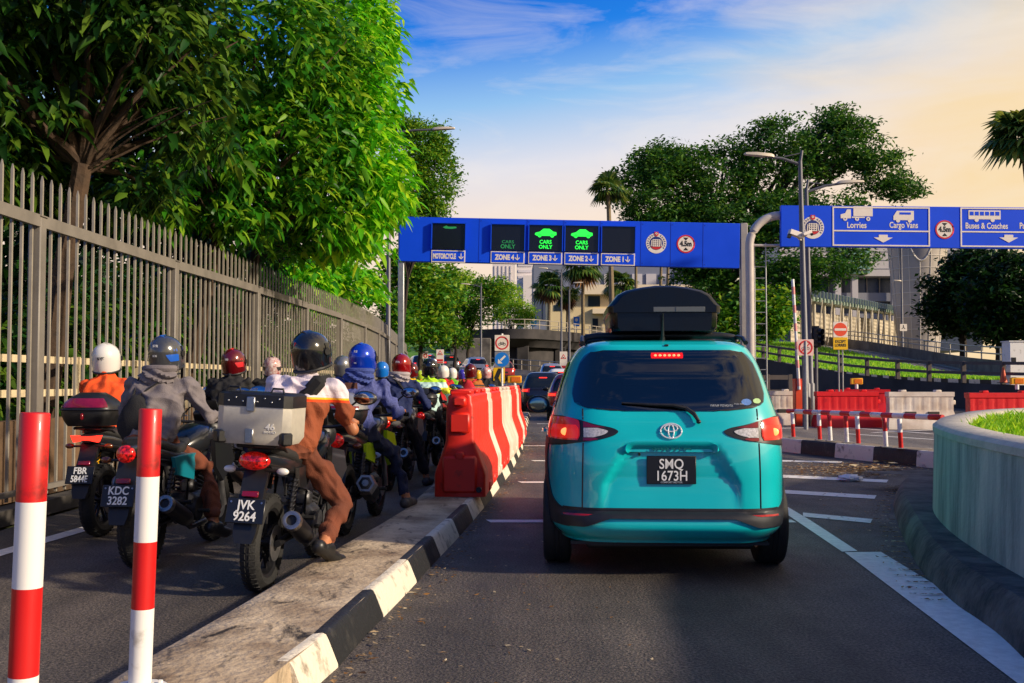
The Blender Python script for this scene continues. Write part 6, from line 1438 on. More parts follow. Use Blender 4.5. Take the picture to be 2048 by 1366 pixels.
tree('broadleaf_tree', 'dark background tree filling the upper left behind the nearest one', Vector((-10.5, 17, 0)), Vector((-10, 17, 4.5)), .25, [E(40, 160, 19, 280, 230, 1.8), E(330, 260, 20, 190, 150, 1.8), E(200, 400, 19, 220, 90, 1.5), E(430, 480, 22, 160, 70, 1.4), E(530, 560, 26, 150, 60, 1.5)], dict(TB_, n=1300, L=.30, gap=.40), LM_DARK, M_BARKD, 12, 'big-leaved trees behind the fence', 24, True)
# undergrowth behind the fence
SH = [(-6.9, 9.5, 1.3, 1.5), (-7.2, 12.2, 1.4, 1.9), (-7.0, 15.0, 1.3, 1.6), (-6.9, 18.2, 1.4, 2.0), (-6.6, 21.6, 1.4, 1.8), (-6.6, 25.2, 1.5, 2.1), (-6.9, 29.5, 1.7, 2.2), (-7.2, 34.5, 1.8, 2.4), (-7.8, 40, 2.0, 2.6)]
for k, (x, y, r, h) in enumerate(SH):
    h *= 1.0 if k < 2 else 1.5
    tree('shrub', 'leafy shrub behind the picket fence, %s' % ['at the left edge of the picture', 'behind the white helmet', 'between the white and grey helmets', 'behind the grey helmet', 'behind the dark red helmet', 'behind the patterned helmet', 'behind the black helmet', 'behind the blue helmet', 'last one before the street lamp'][k], (x, y, 0), (x, y, .5), .06, [((x, y, h * .5), (r, r * 1.1, h * .62)), ((x + .3, y + .6, h * .8), (r * .6, r * .6, h * .5))], dict(n=240, per=7, L=.30, w=.34, gap=.25, droop=.6, shell=.4), LM_DEEP if k % 3 else LM_BIG, M_TWIG, 20 + k, 'shrubs behind the picket fence', 9, True, cat='shrub')
for k, (x, y) in enumerate(((-12, 12), (-12.5, 19), (-12.5, 27), (-12.5, 36), (-13, 46))):
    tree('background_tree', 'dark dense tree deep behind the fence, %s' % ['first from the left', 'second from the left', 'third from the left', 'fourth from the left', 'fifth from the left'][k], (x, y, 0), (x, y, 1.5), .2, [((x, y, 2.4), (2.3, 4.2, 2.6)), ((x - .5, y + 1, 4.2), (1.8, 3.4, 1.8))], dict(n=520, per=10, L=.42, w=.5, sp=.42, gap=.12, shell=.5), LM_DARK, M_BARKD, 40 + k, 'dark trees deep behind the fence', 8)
# --- trees beyond the end of the fence
tree('feathery_tree', 'dark feathery tree rising behind the street lamp and the gantry end', g0(790, 50), W(815, 560, 48), .11, [E(845, 300, 48, 55, 60, 1.5), E(870, 370, 48, 48, 70, 1.4), E(835, 420, 48, 60, 60, 1.5), E(880, 285, 48, 22, 36, .7), E(815, 260, 48, 30, 28, .8)], dict(n=520, per=34, L=.20, w=.45, sp=.24, gap=.38, freq=1.2), LM_MID, M_BARKD, 51, None, 14)
for k, (lab, bx, Y, fy, cr, m, n) in enumerate((
    ('green tree under the left end of the gantry board, closest to the fence end', 838, 62, 690, [E(838, 590, 62, 66, 62, 2.0), E(856, 655, 62, 58, 40, 1.6), E(815, 540, 62, 50, 44, 1.5), E(800, 640, 60, 40, 60, 1.5), E(890, 580, 64, 40, 50, 1.5)], LM_MID, 950),
    ('yellow green tree far behind the motorcycle lane plate', 905, 108, 660, [E(905, 580, 108, 48, 36, 2.2), E(880, 610, 108, 40, 40, 2), E(920, 560, 108, 35, 20, 1.6)], LM_LIME, 420),
    ('round dark green tree behind the lamp left of the arrow sign', 935, 98, 668, [E(962, 605, 98, 55, 48, 2.4), E(925, 640, 98, 45, 30, 1.8), E(985, 575, 98, 35, 26, 1.5), E(915, 680, 97, 30, 20, 1.3)], LM_MID, 560),
    ('bright lime tree on the viaduct land left of the palms', 1020, 128, 672, [E(1030, 625, 128, 42, 26, 2.0), E(1010, 590, 128, 36, 28, 2.0), E(1050, 640, 128, 20, 16, 1.4)], LM_LIME, 420),
    ('dark small tree at the foot of the slope beside the far cars', 908, 92, 700, [E(905, 668, 92, 26, 22, 1.3), E(885, 650, 92, 24, 26, 1.3)], LM_MID, 220))):
    base = Vector((W(bx, 763, Y).x, Y, rise(Y) if Y < 120 else 7)); tree('small_tree', lab, base, W(bx + 4, fy, Y), .18, cr, dict(n=n, per=16, L=.34, w=.5, sp=.34, gap=.34, freq=.7), m, M_BARKD, 60 + k, 'trees beyond the end of the fence', 10)
# --- rain tree on the right and the dark trees at the edge
rt_ = tree('rain_tree', 'huge spreading rain tree behind the two gantries', Vector((W(1468, 763, 74).x, 74, .5)), W(1440, 585, 74), .85, [E(1310, 385, 74, 100, 80, 3.5), E(1320, 330, 74, 60, 45, 3), E(1420, 360, 75, 120, 85, 4), E(1560, 320, 75, 120, 90, 4), E(1680, 290, 75, 85, 70, 3.2), E(1740, 340, 75, 75, 45, 3), E(1800, 375, 74, 52, 24, 2), E(1480, 450, 73, 190, 70, 4), E(1630, 440, 73, 130, 60, 3.5), E(1350, 470, 73, 120, 60, 3), E(1670, 245, 75, 45, 38, 2), E(1540, 260, 75, 25, 22, 1.2), E(1450, 530, 72, 120, 30, 2.5), E(1640, 530, 70, 90, 40, 2.5), E(1720, 510, 70, 60, 26, 1.6), E(1400, 560, 72, 70, 40, 2), E(1570, 560, 70, 70, 44, 2), E(1280, 440, 73, 40, 36, 2)], dict(n=3300, per=24, L=.36, w=.42, sp=.34, gap=.43, freq=.42, shell=.45), LM_RAIN, M_BARKD, 71, None, 46)
tree('small_tree', 'leafy green tree low beside the pipe gantry and its ladder', Vector((W(1535, 763, 66).x, 66, 1.5)), W(1535, 680, 66), .12, [E(1532, 645, 66, 48, 34, 1.5), E(1560, 610, 66, 28, 40, 1.2), E(1500, 600, 66, 34, 40, 1.2), E(1450, 640, 66, 30, 60, 1.2)], dict(n=420, per=14, L=.40, w=.5, sp=.34, gap=.3, freq=.7), LM_MID, M_BARKD, 72, None, 9)
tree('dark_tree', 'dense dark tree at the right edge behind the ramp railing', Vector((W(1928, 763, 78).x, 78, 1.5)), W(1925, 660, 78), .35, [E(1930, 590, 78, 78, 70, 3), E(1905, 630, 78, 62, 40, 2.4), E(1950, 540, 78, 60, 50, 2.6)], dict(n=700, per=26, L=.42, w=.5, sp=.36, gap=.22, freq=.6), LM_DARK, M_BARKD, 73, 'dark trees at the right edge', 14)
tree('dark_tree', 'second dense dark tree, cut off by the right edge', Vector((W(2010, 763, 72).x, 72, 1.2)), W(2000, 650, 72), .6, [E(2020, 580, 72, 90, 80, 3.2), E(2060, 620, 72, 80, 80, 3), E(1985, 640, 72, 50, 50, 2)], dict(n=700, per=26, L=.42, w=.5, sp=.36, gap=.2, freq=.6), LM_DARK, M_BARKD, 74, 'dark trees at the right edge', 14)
# --- palms
def fan_palm(lab, px, ytop, Y, base, r, n=20, seed=0, feather=False, dry=True, tx=None, grp='palms'):
    rs = np.random.RandomState(seed); top = W(px, ytop, Y); b = Vector((W(tx or px, 763, Y).x, Y, base)); t = thing('palm_tree', lab, 'palm', b, group=grp); c = top - b
    mb = MB(); limb(mb, (0, 0, 0), c, .22, .14, rs, .01); mb.build('trunk', mat('palm_trunk', S(132, 116, 88), .9, var=.35, scale=6), t)
    def fronds(nm, k0, lo, hi, m, rr):
        V = []; Fc = []
        for k in range(k0):
            a = rs.rand() * 2 * PI; el = rs.uniform(lo, hi); d = Vector((math.cos(a) * math.cos(el), math.sin(a) * math.cos(el), math.sin(el))); s = d.cross(Vector((0, 0, 1))).normalized(); u = s.cross(d); L_ = rr * rs.uniform(.75, 1.1)
            st = c + d * L_ * .3 if not feather else c
            j = len(V); w = .03; V += [c - s * w, c + s * w, c + d * L_ * .45 + s * w, c + d * L_ * .45 - s * w]; Fc.append((j, j + 1, j + 2, j + 3))
            for q in range(15):
                if feather:
                    f = .15 + .85 * q / 14; o_ = c + d * L_ * f - Vector((0, 0, .45 * L_ * f * f))
                    for sg in (-1, 1): e = (d * .5 + s * sg - Vector((0, 0, .35))).normalized() * L_ * .30 * (1.1 - .6 * f); x_ = d * .05 * r; j = len(V); V += [o_ - x_, o_ + e * .5 - x_, o_ + e, o_ + e * .5 + x_]; Fc.append((j, j + 1, j + 2, j + 3))
                else:
                    an = (q / 14 - .5) * 3.5; e = (d * math.cos(an) + s * math.sin(an)); tip = st + e * L_ * .62 - Vector((0, 0, .24 * L_ * (1.2 - math.cos(an) * .4))); mid = st + e * L_ * .4 - Vector((0, 0, .03 * L_)); pw = e.cross(u).normalized() * L_ * .05; j = len(V); V += [st, mid - pw, tip, mid + pw]; Fc.append((j, j + 1, j + 2, j + 3))
        return raw(nm, [tuple(v) for v in V], Fc, m, t)
    fronds('crown', n, -.7, 1.2, LM_PALM, r)
    if dry and not feather: fronds('dry_fronds', 8, -1.4, -.9, LM_DRY, r * .8)
    return t
fan_palm('tall fan palm whose crown stands above the gantry board, left of the rain tree', 1216, 378, 68, .5, 1.75, 22, 1, tx=1230, dry=False)
fan_palm('shaggy fan palm before the shutters of the blue grey building', 1098, 572, 122, 7, 2.9, 24, 2)
fan_palm('fan palm right behind the thin street lamp, with dry brown fronds', 1135, 590, 124, 7, 2.5, 20, 3)
fan_palm('tall fan palm with a straight slim trunk in front of the viaduct', 1166, 530, 92, .3, 2.8, 26, 4)
fan_palm('fan palm left of the roof box before the cream building', 1240, 568, 126, 7, 3.0, 24, 5)
for k, px in enumerate((1272, 1322, 1336, 1408)): fan_palm('slim palm trunk behind the roof box, %s from the left' % ['first', 'second', 'third', 'fourth'][k], px, 470, 118, 7, 2.2, 14, 10 + k, dry=False)
fan_palm('dark palm leaning in at the top right corner of the picture', 2046, 276, 40, 0, 2.0, 44, 21, False, False, tx=2110)
# ================================================================ MOTORCYCLES
P_BIKE = mat('bike_black', (.014, .015, .018), .28, coat=.7); P_LIME = mat('bike_lime', S(178, 214, 10), .35, coat=.6); P_TEALB = mat('bike_teal', S(14, 116, 132), .35, coat=.5); P_GREYB = mat('bike_grey', (.16, .165, .17), .35, .4, coat=.5)
P_REDB = mat('bike_red', S(160, 14, 18), .3, coat=.7); P_BLUEB = mat('bike_blue', S(24, 44, 130), .3, coat=.7); M_ENG = mat('engine_metal', (.10, .10, .105), .45, .8, var=.5, scale=14); M_SEAT = mat('seat_vinyl', (.02, .02, .02), .6, bump=.3, bscale=90)
M_ALU = mat('brushed_alu', S(208, 202, 188), .42, .25, var=.1, scale=30); M_SPRING = mat('spring_yellow', S(230, 170, 10), .4); M_TITAN = mat('muffler_metal', (.40, .37, .34), .3, .9, var=.3, scale=14)
def Ye(c, pts): return [Vector(c) + Vector(p) for p in pts]
def lofty(mb, secs, mi=0, n=14, ex=2.6):
    """rounded bar: sections (y, z centre, half width, half height[, x])"""
    rings = []
    for s in secs:
        y, z, w, h = s[:4]; x = s[4] if len(s) > 4 else 0
        rings.append([Vector((x + w * math.copysign(abs(math.cos(a)) ** (2 / ex), math.cos(a)), y, z + h * math.copysign(abs(math.sin(a)) ** (2 / ex), math.sin(a)))) for a in [2 * PI * (k + .5) / n for k in range(n)]])
    mb.loft(rings, mi)
def one(name, m, par, fn):
    mb = MB(); fn(mb); return mb.build(name, m, par)
def motorcycle(label, loc, rz, lean, paint, accent=None, lamp='oval', plate_=None, box=None, exhaust='can', lamp_on=True, simple=False, amber=False, grp='motorcycles queuing beside the fence', spring=None, shroud=None):
    t = thing('motorcycle', label, 'motorcycle', loc, group=grp, rot=(0, lean, rz)); accent = accent or paint
    for y, r, w in ((0, .30, .12), (1.27, .295, .095)):
        def f(mb):
            prof = [(r * .70, -w * .40), (r * .82, -w * .5), (r * .93, -w * .40), (r * .985, -w * .2), (r, 0), (r * .985, w * .2), (r * .93, w * .40), (r * .82, w * .5), (r * .70, w * .40)]
            mb.lathe((0, y, r), (1, 0, 0), prof, 40, 0); mb.lathe((0, y, r), (1, 0, 0), [(r * .72, -w * .4), (r * .64, -w * .3), (r * .62, 0), (r * .64, w * .3), (r * .72, w * .4)], 32, 1)
            mb.cyl((-w * .6, y, r), (w * .6, y, r), .045, n=14, mi=1)
            for k in range(5):
                a = 2 * PI * k / 5 + .3
                for da in (-.16, .16): mb.tube([(0, y + .04 * math.cos(a + da * 3), r + .04 * math.sin(a + da * 3)), (0, y + r * .64 * math.cos(a + da), r + r * .64 * math.sin(a + da))], [.014, .010], 6, 1)
            mb.lathe((w * .62, y, r), (1, 0, 0), [(.05, 0), (.11, 0), (.11, .005), (.05, .005)], 24, 2, closed=True)
            if not simple:
                for k in range(44):     # tread blocks
                    a = 2 * PI * k / 44
                    for sx in (-1, 1): mb.box((sx * w * .22, y + r * .963 * math.cos(a), r + r * .963 * math.sin(a)), (w * .3, .030, .014), (a - PI / 2 + 0, 0, sx * .4), 0)
        one('wheel', [M_RUBBER, M_DSTEEL, M_STEEL], t, f)
    one('swingarm', M_DSTEEL, t, lambda mb: [mb.tube([(s * .095, -.03, .30), (s * .10, .25, .32), (s * .08, .48, .36)], [.022, .026, .03], 8) for s in (-1, 1)] + [mb.cyl((-.11, 0, .30), (.11, 0, .30), .018, n=10), mb.cyl((-.1, .45, .36), (.1, .45, .36), .03, n=10), mb.tube([(-.08, .05, .33), (-.08, .45, .40)], .012, 6)])
    for s in (-1, 1):
        def f(mb):
            a, b = Vector((s * .125, .06, .36)), Vector((s * .115, .22, .70)); mb.cyl(a, b, .014, n=8); mb.cyl(a, a.lerp(b, .35), .024, n=10)
            pts = []
            for k in range(60): q = k / 59; p = a.lerp(b, .3 + .62 * q); an = q * 2 * PI * 7; pts.append(p + Vector((math.cos(an) * .021, math.sin(an) * .020, math.sin(an) * .009)))
            mb.tube(pts, .0045, 5, 1)
        one('shock_absorber', [M_DSTEEL, spring or M_DSTEEL], t, f)
    def eng(mb):
        mb.box((0, .66, .36), (.26, .34, .20), ch=.04); mb.cyl((.10, .58, .34), (.165, .58, .34), .085, n=18); mb.cyl((-.10, .60, .34), (-.165, .60, .34), .09, n=18); mb.cyl((.10, .74, .36), (.15, .74, .36), .055, n=14)
        for k in range(7): mb.box((0, .80 + .006 * k, .43 + .03 * k), (.19 - .004 * k, .17, .014), (-.25, 0, 0), ch=.004)
        mb.box((0, .82, .54), (.13, .13, .24), (-.25, 0, 0), ch=.02); mb.box((.05, .66, .50), (.10, .12, .10), ch=.02); mb.tube([(.08, .62, .53), (.1, .72, .60), (.04, .80, .62)], .014, 6); mb.tube([(-.09, .7, .5), (-.12, .8, .62), (-.05, .95, .7)], .010, 6)
    one('engine', M_ENG, t, eng)
    one('frame', M_DSTEEL, t, lambda mb: [mb.tube([(s * .05, 1.05, .88), (s * .10, .86, .74), (s * .11, .55, .68), (s * .10, .48, .40)], .020, 8) for s in (-1, 1)] + [mb.tube([(0, 1.06, .84), (0, .98, .5), (0, .80, .26), (0, .55, .25)], .022, 8)] + [mb.tube([(s * .10, .55, .68), (s * .11, .2, .72), (s * .07, -.18, .77)], .014, 6) for s in (-1, 1)])
    one('fuel_tank', paint, t, lambda mb: lofty(mb, [(.60, .79, .07, .05), (.66, .81, .12, .085), (.80, .84, .155, .115), (.95, .86, .14, .11), (1.04, .86, .09, .07), (1.07, .85, .05, .04)], 0, 20, 2.4))
    one('seat', M_SEAT, t, lambda mb: lofty(mb, [(-.14, .875, .06, .02), (-.10, .872, .10, .035), (.12, .83, .125, .045), (.32, .79, .13, .045), (.50, .80, .10, .05), (.62, .83, .07, .04)], 0, 18, 3))
    tc = one('tail_cowl', paint, t, lambda mb: lofty(mb, [(.50, .72, .12, .06), (.25, .74, .13, .065), (.0, .79, .11, .06), (-.20, .82, .08, .045), (-.27, .825, .05, .03)], 0, 18, 3))
    for s in (-1, 1):
        one('side_panel', accent, t, lambda mb: mb.loft([[Vector((s * x, y, z)) for x, y, z in ((.128, .56, .76), (.125, .16, .75), (.12, .22, .62), (.13, .52, .56))], [Vector((s * (x + .022), y * .92 + .03, z * .96 + .025)) for x, y, z in ((.128, .56, .76), (.125, .16, .75), (.12, .22, .62), (.13, .52, .56))]], 0, True, False))
        if not simple:
            one('shroud', shroud or paint, t, lambda mb: mb.loft([[Vector((s * x, y, z)) for x, y, z in ((.16, .80, .84), (.17, 1.12, .80), (.18, 1.20, .66), (.16, 1.00, .50), (.15, .86, .62))], [Vector((s * (x + .03), y * .94 + .06, z * .96 + .03)) for x, y, z in ((.16, .80, .84), (.17, 1.12, .80), (.18, 1.20, .66), (.16, 1.00, .50), (.15, .86, .62))]], 0, True, False))
        one('indicator', [M_CLEARLENS if lamp == 'oval' else mat('smoked_amber', (.16, .035, .006), .15, coat=.6), M_BLACK], t, lambda mb: [mb.tube([(s * .05, -.20, .755), (s * .13, -.21, .755)], .010, 6, 1), mb.ell((s * .160, -.215, .757), (.038, .024, .022), 12, 8)])
        one('footrest', M_RUBBER, t, lambda mb: [mb.cyl((s * .10, .56, .33), (s * .25, .56, .33), .015, n=8), mb.tube([(s * .10, .28, .42), (s * .24, .26, .43)], .014, 8), mb.tube([(s * .11, .5, .4), (s * .12, .28, .42)], .012, 6)])
        one('fork', M_STEEL, t, lambda mb: mb.tube([(s * .09, 1.27, .29), (s * .09, 1.19, .52), (s * .085, 1.05, .92)], [.026, .026, .019], 10))
        mr = one('mirror', M_BLACK, t, lambda mb: [mb.tube([(s * .22, .90, 1.02), (s * .27, .93, 1.12), (s * .33, .92, 1.17)], .008, 6), mb.ell((s * .375, .92, 1.185), (.085, .025, .052), 18, 10)])
        one('mirror_glass', mat('bike_mirror', (.42, .44, .46), .08, 1.0), mr, lambda mb: mb.ell((s * .375, .893, 1.186), (.075, .006, .044), 18, 8))
    one('handlebar', M_DSTEEL, t, lambda mb: mb.tube([(-.36, .86, .985), (-.24, .93, .985), (-.12, 1.0, .965), (0, 1.02, .96), (.12, 1.0, .965), (.24, .93, .985), (.36, .86, .985)], .012, 8))
    for s in (-1, 1): g_ = one('grip', M_RUBBER, t, lambda mb: [mb.cyl((s * .24, .93, .985), (s * .37, .853, .985), .019, n=12), mb.ell((s * .378, .848, .985), (.012, .014, .022), 10, 8)]); one('lever', M_STEEL, g_, lambda mb: mb.tube([(s * .22, .99, .98), (s * .30, .985, .975), (s * .38, .93, .965)], .006, 6))
    one('headlamp', M_BLACK, t, lambda mb: [mb.ell((0, 1.17, .90), (.12, .11, .11), 18, 12), mb.loft([[Vector((x, 1.2, z)) for x, z in ((-.12, .95), (.12, .95), (.09, 1.03), (-.09, 1.03))], [Vector((x, 1.12, z + .08)) for x, z in ((-.10, .98), (.10, .98), (.07, 1.05), (-.07, 1.05))]], 0, True, False), mb.box((0, 1.06, 1.01), (.16, .06, .09), (.5, 0, 0), ch=.015)])
    one('mudguard', paint, t, lambda mb: mb.grid([[Vector((x, 1.27 + .33 * math.cos(a), .295 + .33 * math.sin(a) - abs(x) * .5)) for x in (-.06, -.03, 0, .03, .06)] for a in [.2 + 2.2 * k / 12 for k in range(13)]]))
    # tail: lamp, rear mudguard with plate
    lm = {True: M_REDLAMP, False: M_DKRED}[lamp_on]
    if lamp == 'oval': L_ = one('tail_lamp', [mat('faceted_red', (.55, .006, .006), .1, var=.95, scale=42, emit=(1, .02, .01), estr=.10, coat=.8, thresh=(.42, .58)), M_BLACK], t, lambda mb: mb.ell((0, -.255, .815), (.095, .05, .055), 24, 14, 0, (R(-12), 0, 0)))
    elif lamp == 'wide': L_ = one('tail_lamp', M_REDLIT, t, lambda mb: mb.loft([[Vector((x * 1.0, -.285, z)) for x, z in ((-.125, .845), (-.10, .79), (-.03, .805), (.03, .805), (.10, .79), (.125, .845), (.03, .838), (-.03, .838))], [Vector((x * .9, -.22, z)) for x, z in ((-.125, .845), (-.10, .79), (-.03, .805), (.03, .805), (.10, .79), (.125, .845), (.03, .838), (-.03, .838))]], 0, True, False))
    else: L_ = one('tail_lamp', mat('red_round', (.6, .006, .006), .12, emit=(1, .02, .01), estr=.08, coat=.8, var=.95, scale=44, thresh=(.42, .58)), t, lambda mb: mb.ell((0, -.265, .80), (.065, .04, .06), 20, 12))
    if amber: one('amber_lens', M_AMBER, t, lambda mb: mb.ell((.02, -.24, .845), (.13, .045, .03), 20, 10))
    one('rear_mudguard', M_BLACK, t, lambda mb: mb.loft([[Vector((sx * w, y + dy, z)) for sx, dy in ((-1, 0), (1, 0), (1, .05), (-1, .05))] for y, z, w in ((-.20, .77, .075), (-.26, .66, .07), (-.33, .52, .075), (-.37, .40, .065), (-.385, .35, .05))], 0, True, False))
    one('reflector', M_DKRED, t, lambda mb: mb.box((0, -.30, .625), (.10, .012, .035), (R(-18), 0, 0), ch=.004))
    pm = one('number_plate', M_PLATE, t, lambda mb: mb.box((0, 0, 0), (.225, .008, .145), ch=.006)); pm.location = (0, -.366, .535); pm.rotation_euler = (R(-17), 0, 0)
    if plate_:
        text('plate_characters', plate_[0], .075, M_PLATETXT, pm, (.0, -.0055, .032), sx=.9, bold=.0012); text('plate_characters', plate_[1], .075, M_PLATETXT, pm, (0, -.0055, -.034), sx=.9 if len(plate_[1]) < 5 else .74, bold=.0012)
        if plate_[0][0] != 'F' and len(plate_[0]) > 1:
            for sx in (-1, 1): one('plate_bolt', M_STEEL, pm, lambda mb: mb.cyl((sx * .09, -.008, .05), (sx * .09, -.003, .05), .006, n=8))
    def ex(mb):
        mb.tube([(.06, .90, .42), (.09, .96, .30), (.10, .85, .22), (.13, .5, .22), (.15, .30, .30)], [.022] * 5, 10, 0)
        if exhaust == 'can':
            a, b = Vector((.165, .34, .30)), Vector((.195, -.10, .46)); d = (b - a).normalized()
            mb.tube([a - d * .03, a, a + d * .06, b - d * .05], [.03, .056, .060, .060], 20, 0, True); mb.lathe(b - d * .05, d, [(.060, 0), (.062, .02), (.056, .05), (.040, .052), (.032, .05), (.030, .0)], 20, 1); mb.lathe(b - d * .02, d, [(.03, 0), (0, .0)], 16, 2)
        else:
            a, b = Vector((.165, .36, .30)), Vector((.20, -.06, .44)); d = (b - a).normalized()
            mb.tube([a, a + d * .1, b - d * .08], [.06, .085, .088], 6, 0, True, False, up=(0, 0, 1)); mb.tube([b - d * .08, b], [.096, .078], 6, 1, True, False, up=(0, 0, 1)); mb.tube([b - d * .0, b + d * .004], [.058, .05], 6, 2, True, False, up=(0, 0, 1)); mb.tube([b + d * .001, b + d * .012], [.03, .028], 12, 1)
    one('exhaust', [M_DSTEEL, M_TITAN, M_BLACK], t, ex)
    if box: one('rack', M_DSTEEL, t, lambda mb: [mb.tube([(s * .09, .15, .80), (s * .11, -.05, .88), (s * .10, -.25, .905), (0, -.28, .905)], .011, 8) for s in (-1, 1)] + [mb.box((0, -.12, .90), (.24, .26, .02), ch=.006)])
    if box == 'alu':
        bx = one('top_box', M_ALU, t, lambda mb: mb.loft([[Vector((sx * w, -.16 + sy * d, z)) for sx, sy in ((-.8, -1), (.8, -1), (1, -.8), (1, .8), (.8, 1), (-.8, 1), (-1, .8), (-1, -.8))] for z, w, d in ((.915, .195, .155), (.955, .22, .175), (1.135, .22, .175))], 0, True, False))
        ld = one('lid', M_BLACK, bx, lambda mb: mb.loft([[Vector((sx * w, -.16 + sy * d, z)) for sx, sy in ((-.8, -1), (.8, -1), (1, -.8), (1, .8), (.8, 1), (-.8, 1), (-1, .8), (-1, -.8))] for z, w, d in ((1.135, .224, .179), (1.205, .222, .178), (1.218, .20, .16))], 0, True, False))
        for k in range(8): one('rivet', M_STEEL, ld, lambda mb: mb.ell((-.15 + .3 * k / 7, -.339, 1.165 + .02 * (k % 2)), (.006, .004, .006), 8, 6))
        for z in (1.15, .965): one('clasp', M_STEEL, bx, lambda mb: [mb.box((-.015, -.342, z), (.05, .014, .085), ch=.004), mb.cyl((-.015, -.351, z - .01), (-.015, -.347, z - .01), .011, n=12)])
        for sx in (-1, 1): one('corner_guard', M_BLACK, bx, lambda mb: [mb.box((sx * .195, -.318, .955), (.07, .06, .075), (0, 0, sx * .78), ch=.01)])
        for sx in (-1, 1): one('tie_loop', M_DSTEEL, ld, lambda mb: mb.tube([(sx * .17, -.31, 1.215), (sx * .16, -.30, 1.245), (sx * .10, -.30, 1.245), (sx * .09, -.31, 1.215)], .007, 6))
        text('box_lettering', '46', .05, mat('box_print', S(225, 222, 214), .5), bx, (.105, -.3365, 1.02), sx=1.1, bold=.001); text('box_lettering', 'BRAND', .018, mat('box_print', (1, 1, 1), .5), bx, (.105, -.3365, .99), sx=1.2)
    elif box in ('black', 'grey', 'bag'):
        mm = M_BLACK if box != 'grey' else mat('box_silver', S(150, 150, 150), .35, .4, coat=.4); zb = .92
        def shell(mb, z0, z1, k=1.0):
            n = 5; rings = []
            for q in range(n + 1): f = q / n; z = z0 + (z1 - z0) * f; s_ = (.80 + .20 * math.sin(min(1, f * 1.2) * PI / 2)) if z0 == zb else (math.cos(f * 1.15)); rings.append([Vector((.215 * s_ * k * math.copysign(abs(math.cos(a)) ** .55, math.cos(a)), -.16 + .19 * s_ * k * math.copysign(abs(math.sin(a)) ** .55, math.sin(a)), z)) for a in [2 * PI * (j + .5) / 28 for j in range(28)]])
            mb.loft(rings)
        bx = one('top_box', M_BLACK, t, lambda mb: shell(mb, zb, 1.05)); one('lid', mm, bx, lambda mb: shell(mb, 1.053, 1.19, 1.02)); one('seam', M_DSTEEL, bx, lambda mb: mb.tube([(.222 * math.copysign(abs(math.cos(a)) ** .55, math.cos(a)), -.16 + .197 * math.copysign(abs(math.sin(a)) ** .55, math.sin(a)), 1.052) for a in [2 * PI * k / 40 for k in range(41)]], .007, 6, cap=False))
        if box != 'bag': one('red_reflector', mat('magenta_lens', (.22, .004, .03), .12, coat=.8, var=.4, scale=12), bx, lambda mb: mb.grid([[(lambda sc: Vector((.219 * sc * math.copysign(abs(math.cos(a)) ** .55, math.cos(a)), -.16 + .194 * sc * math.copysign(abs(math.sin(a)) ** .55, math.sin(a)) - .004, z)))(math.cos((z - 1.053) / .137 * 1.15)) for a in [-PI / 2 - .95 + 1.9 * k / 20 for k in range(21)]] for z in ((1.072, 1.09, 1.11, 1.13, 1.145) if box == 'black' else (1.066, 1.074, 1.084))]))
        one('lock', M_STEEL if box == 'grey' else M_DKRED, bx, lambda mb: mb.box((0, -.352, 1.0), (.025, .02, .05), ch=.006))
    return t

# ================================================================ RIDERS
def ik(a, b, l1, l2, hint):
    a, b, hint = Vector(a), Vector(b), Vector(hint); d = b - a; L_ = min(d.length, (l1 + l2) * .998); u = d.normalized(); x = (l1 * l1 - l2 * l2 + L_ * L_) / (2 * L_); h = math.sqrt(max(0, l1 * l1 - x * x)); n = (hint - u * hint.dot(u)).normalized(); return a + u * x + n * h
def wr(P, seed, f):
    """cheap vector noise for cloth folds"""
    rs = np.random.RandomState(seed); out = np.zeros(len(P))
    for _ in range(9): k = rs.normal(size=3); k *= f * rs.uniform(.5, 1.6) / np.linalg.norm(k); out += np.sin(P @ k + rs.rand() * 6.3 + 1.3 * np.sin(P @ (k[[1, 2, 0]] * .6) + rs.rand() * 6))
    return out / 4.5
SKIN = mat('skin', S(176, 112, 74), .5, var=.12, scale=9, sub=0); SKIN2 = mat('skin_dark', S(140, 86, 56), .5, var=.12, scale=9)
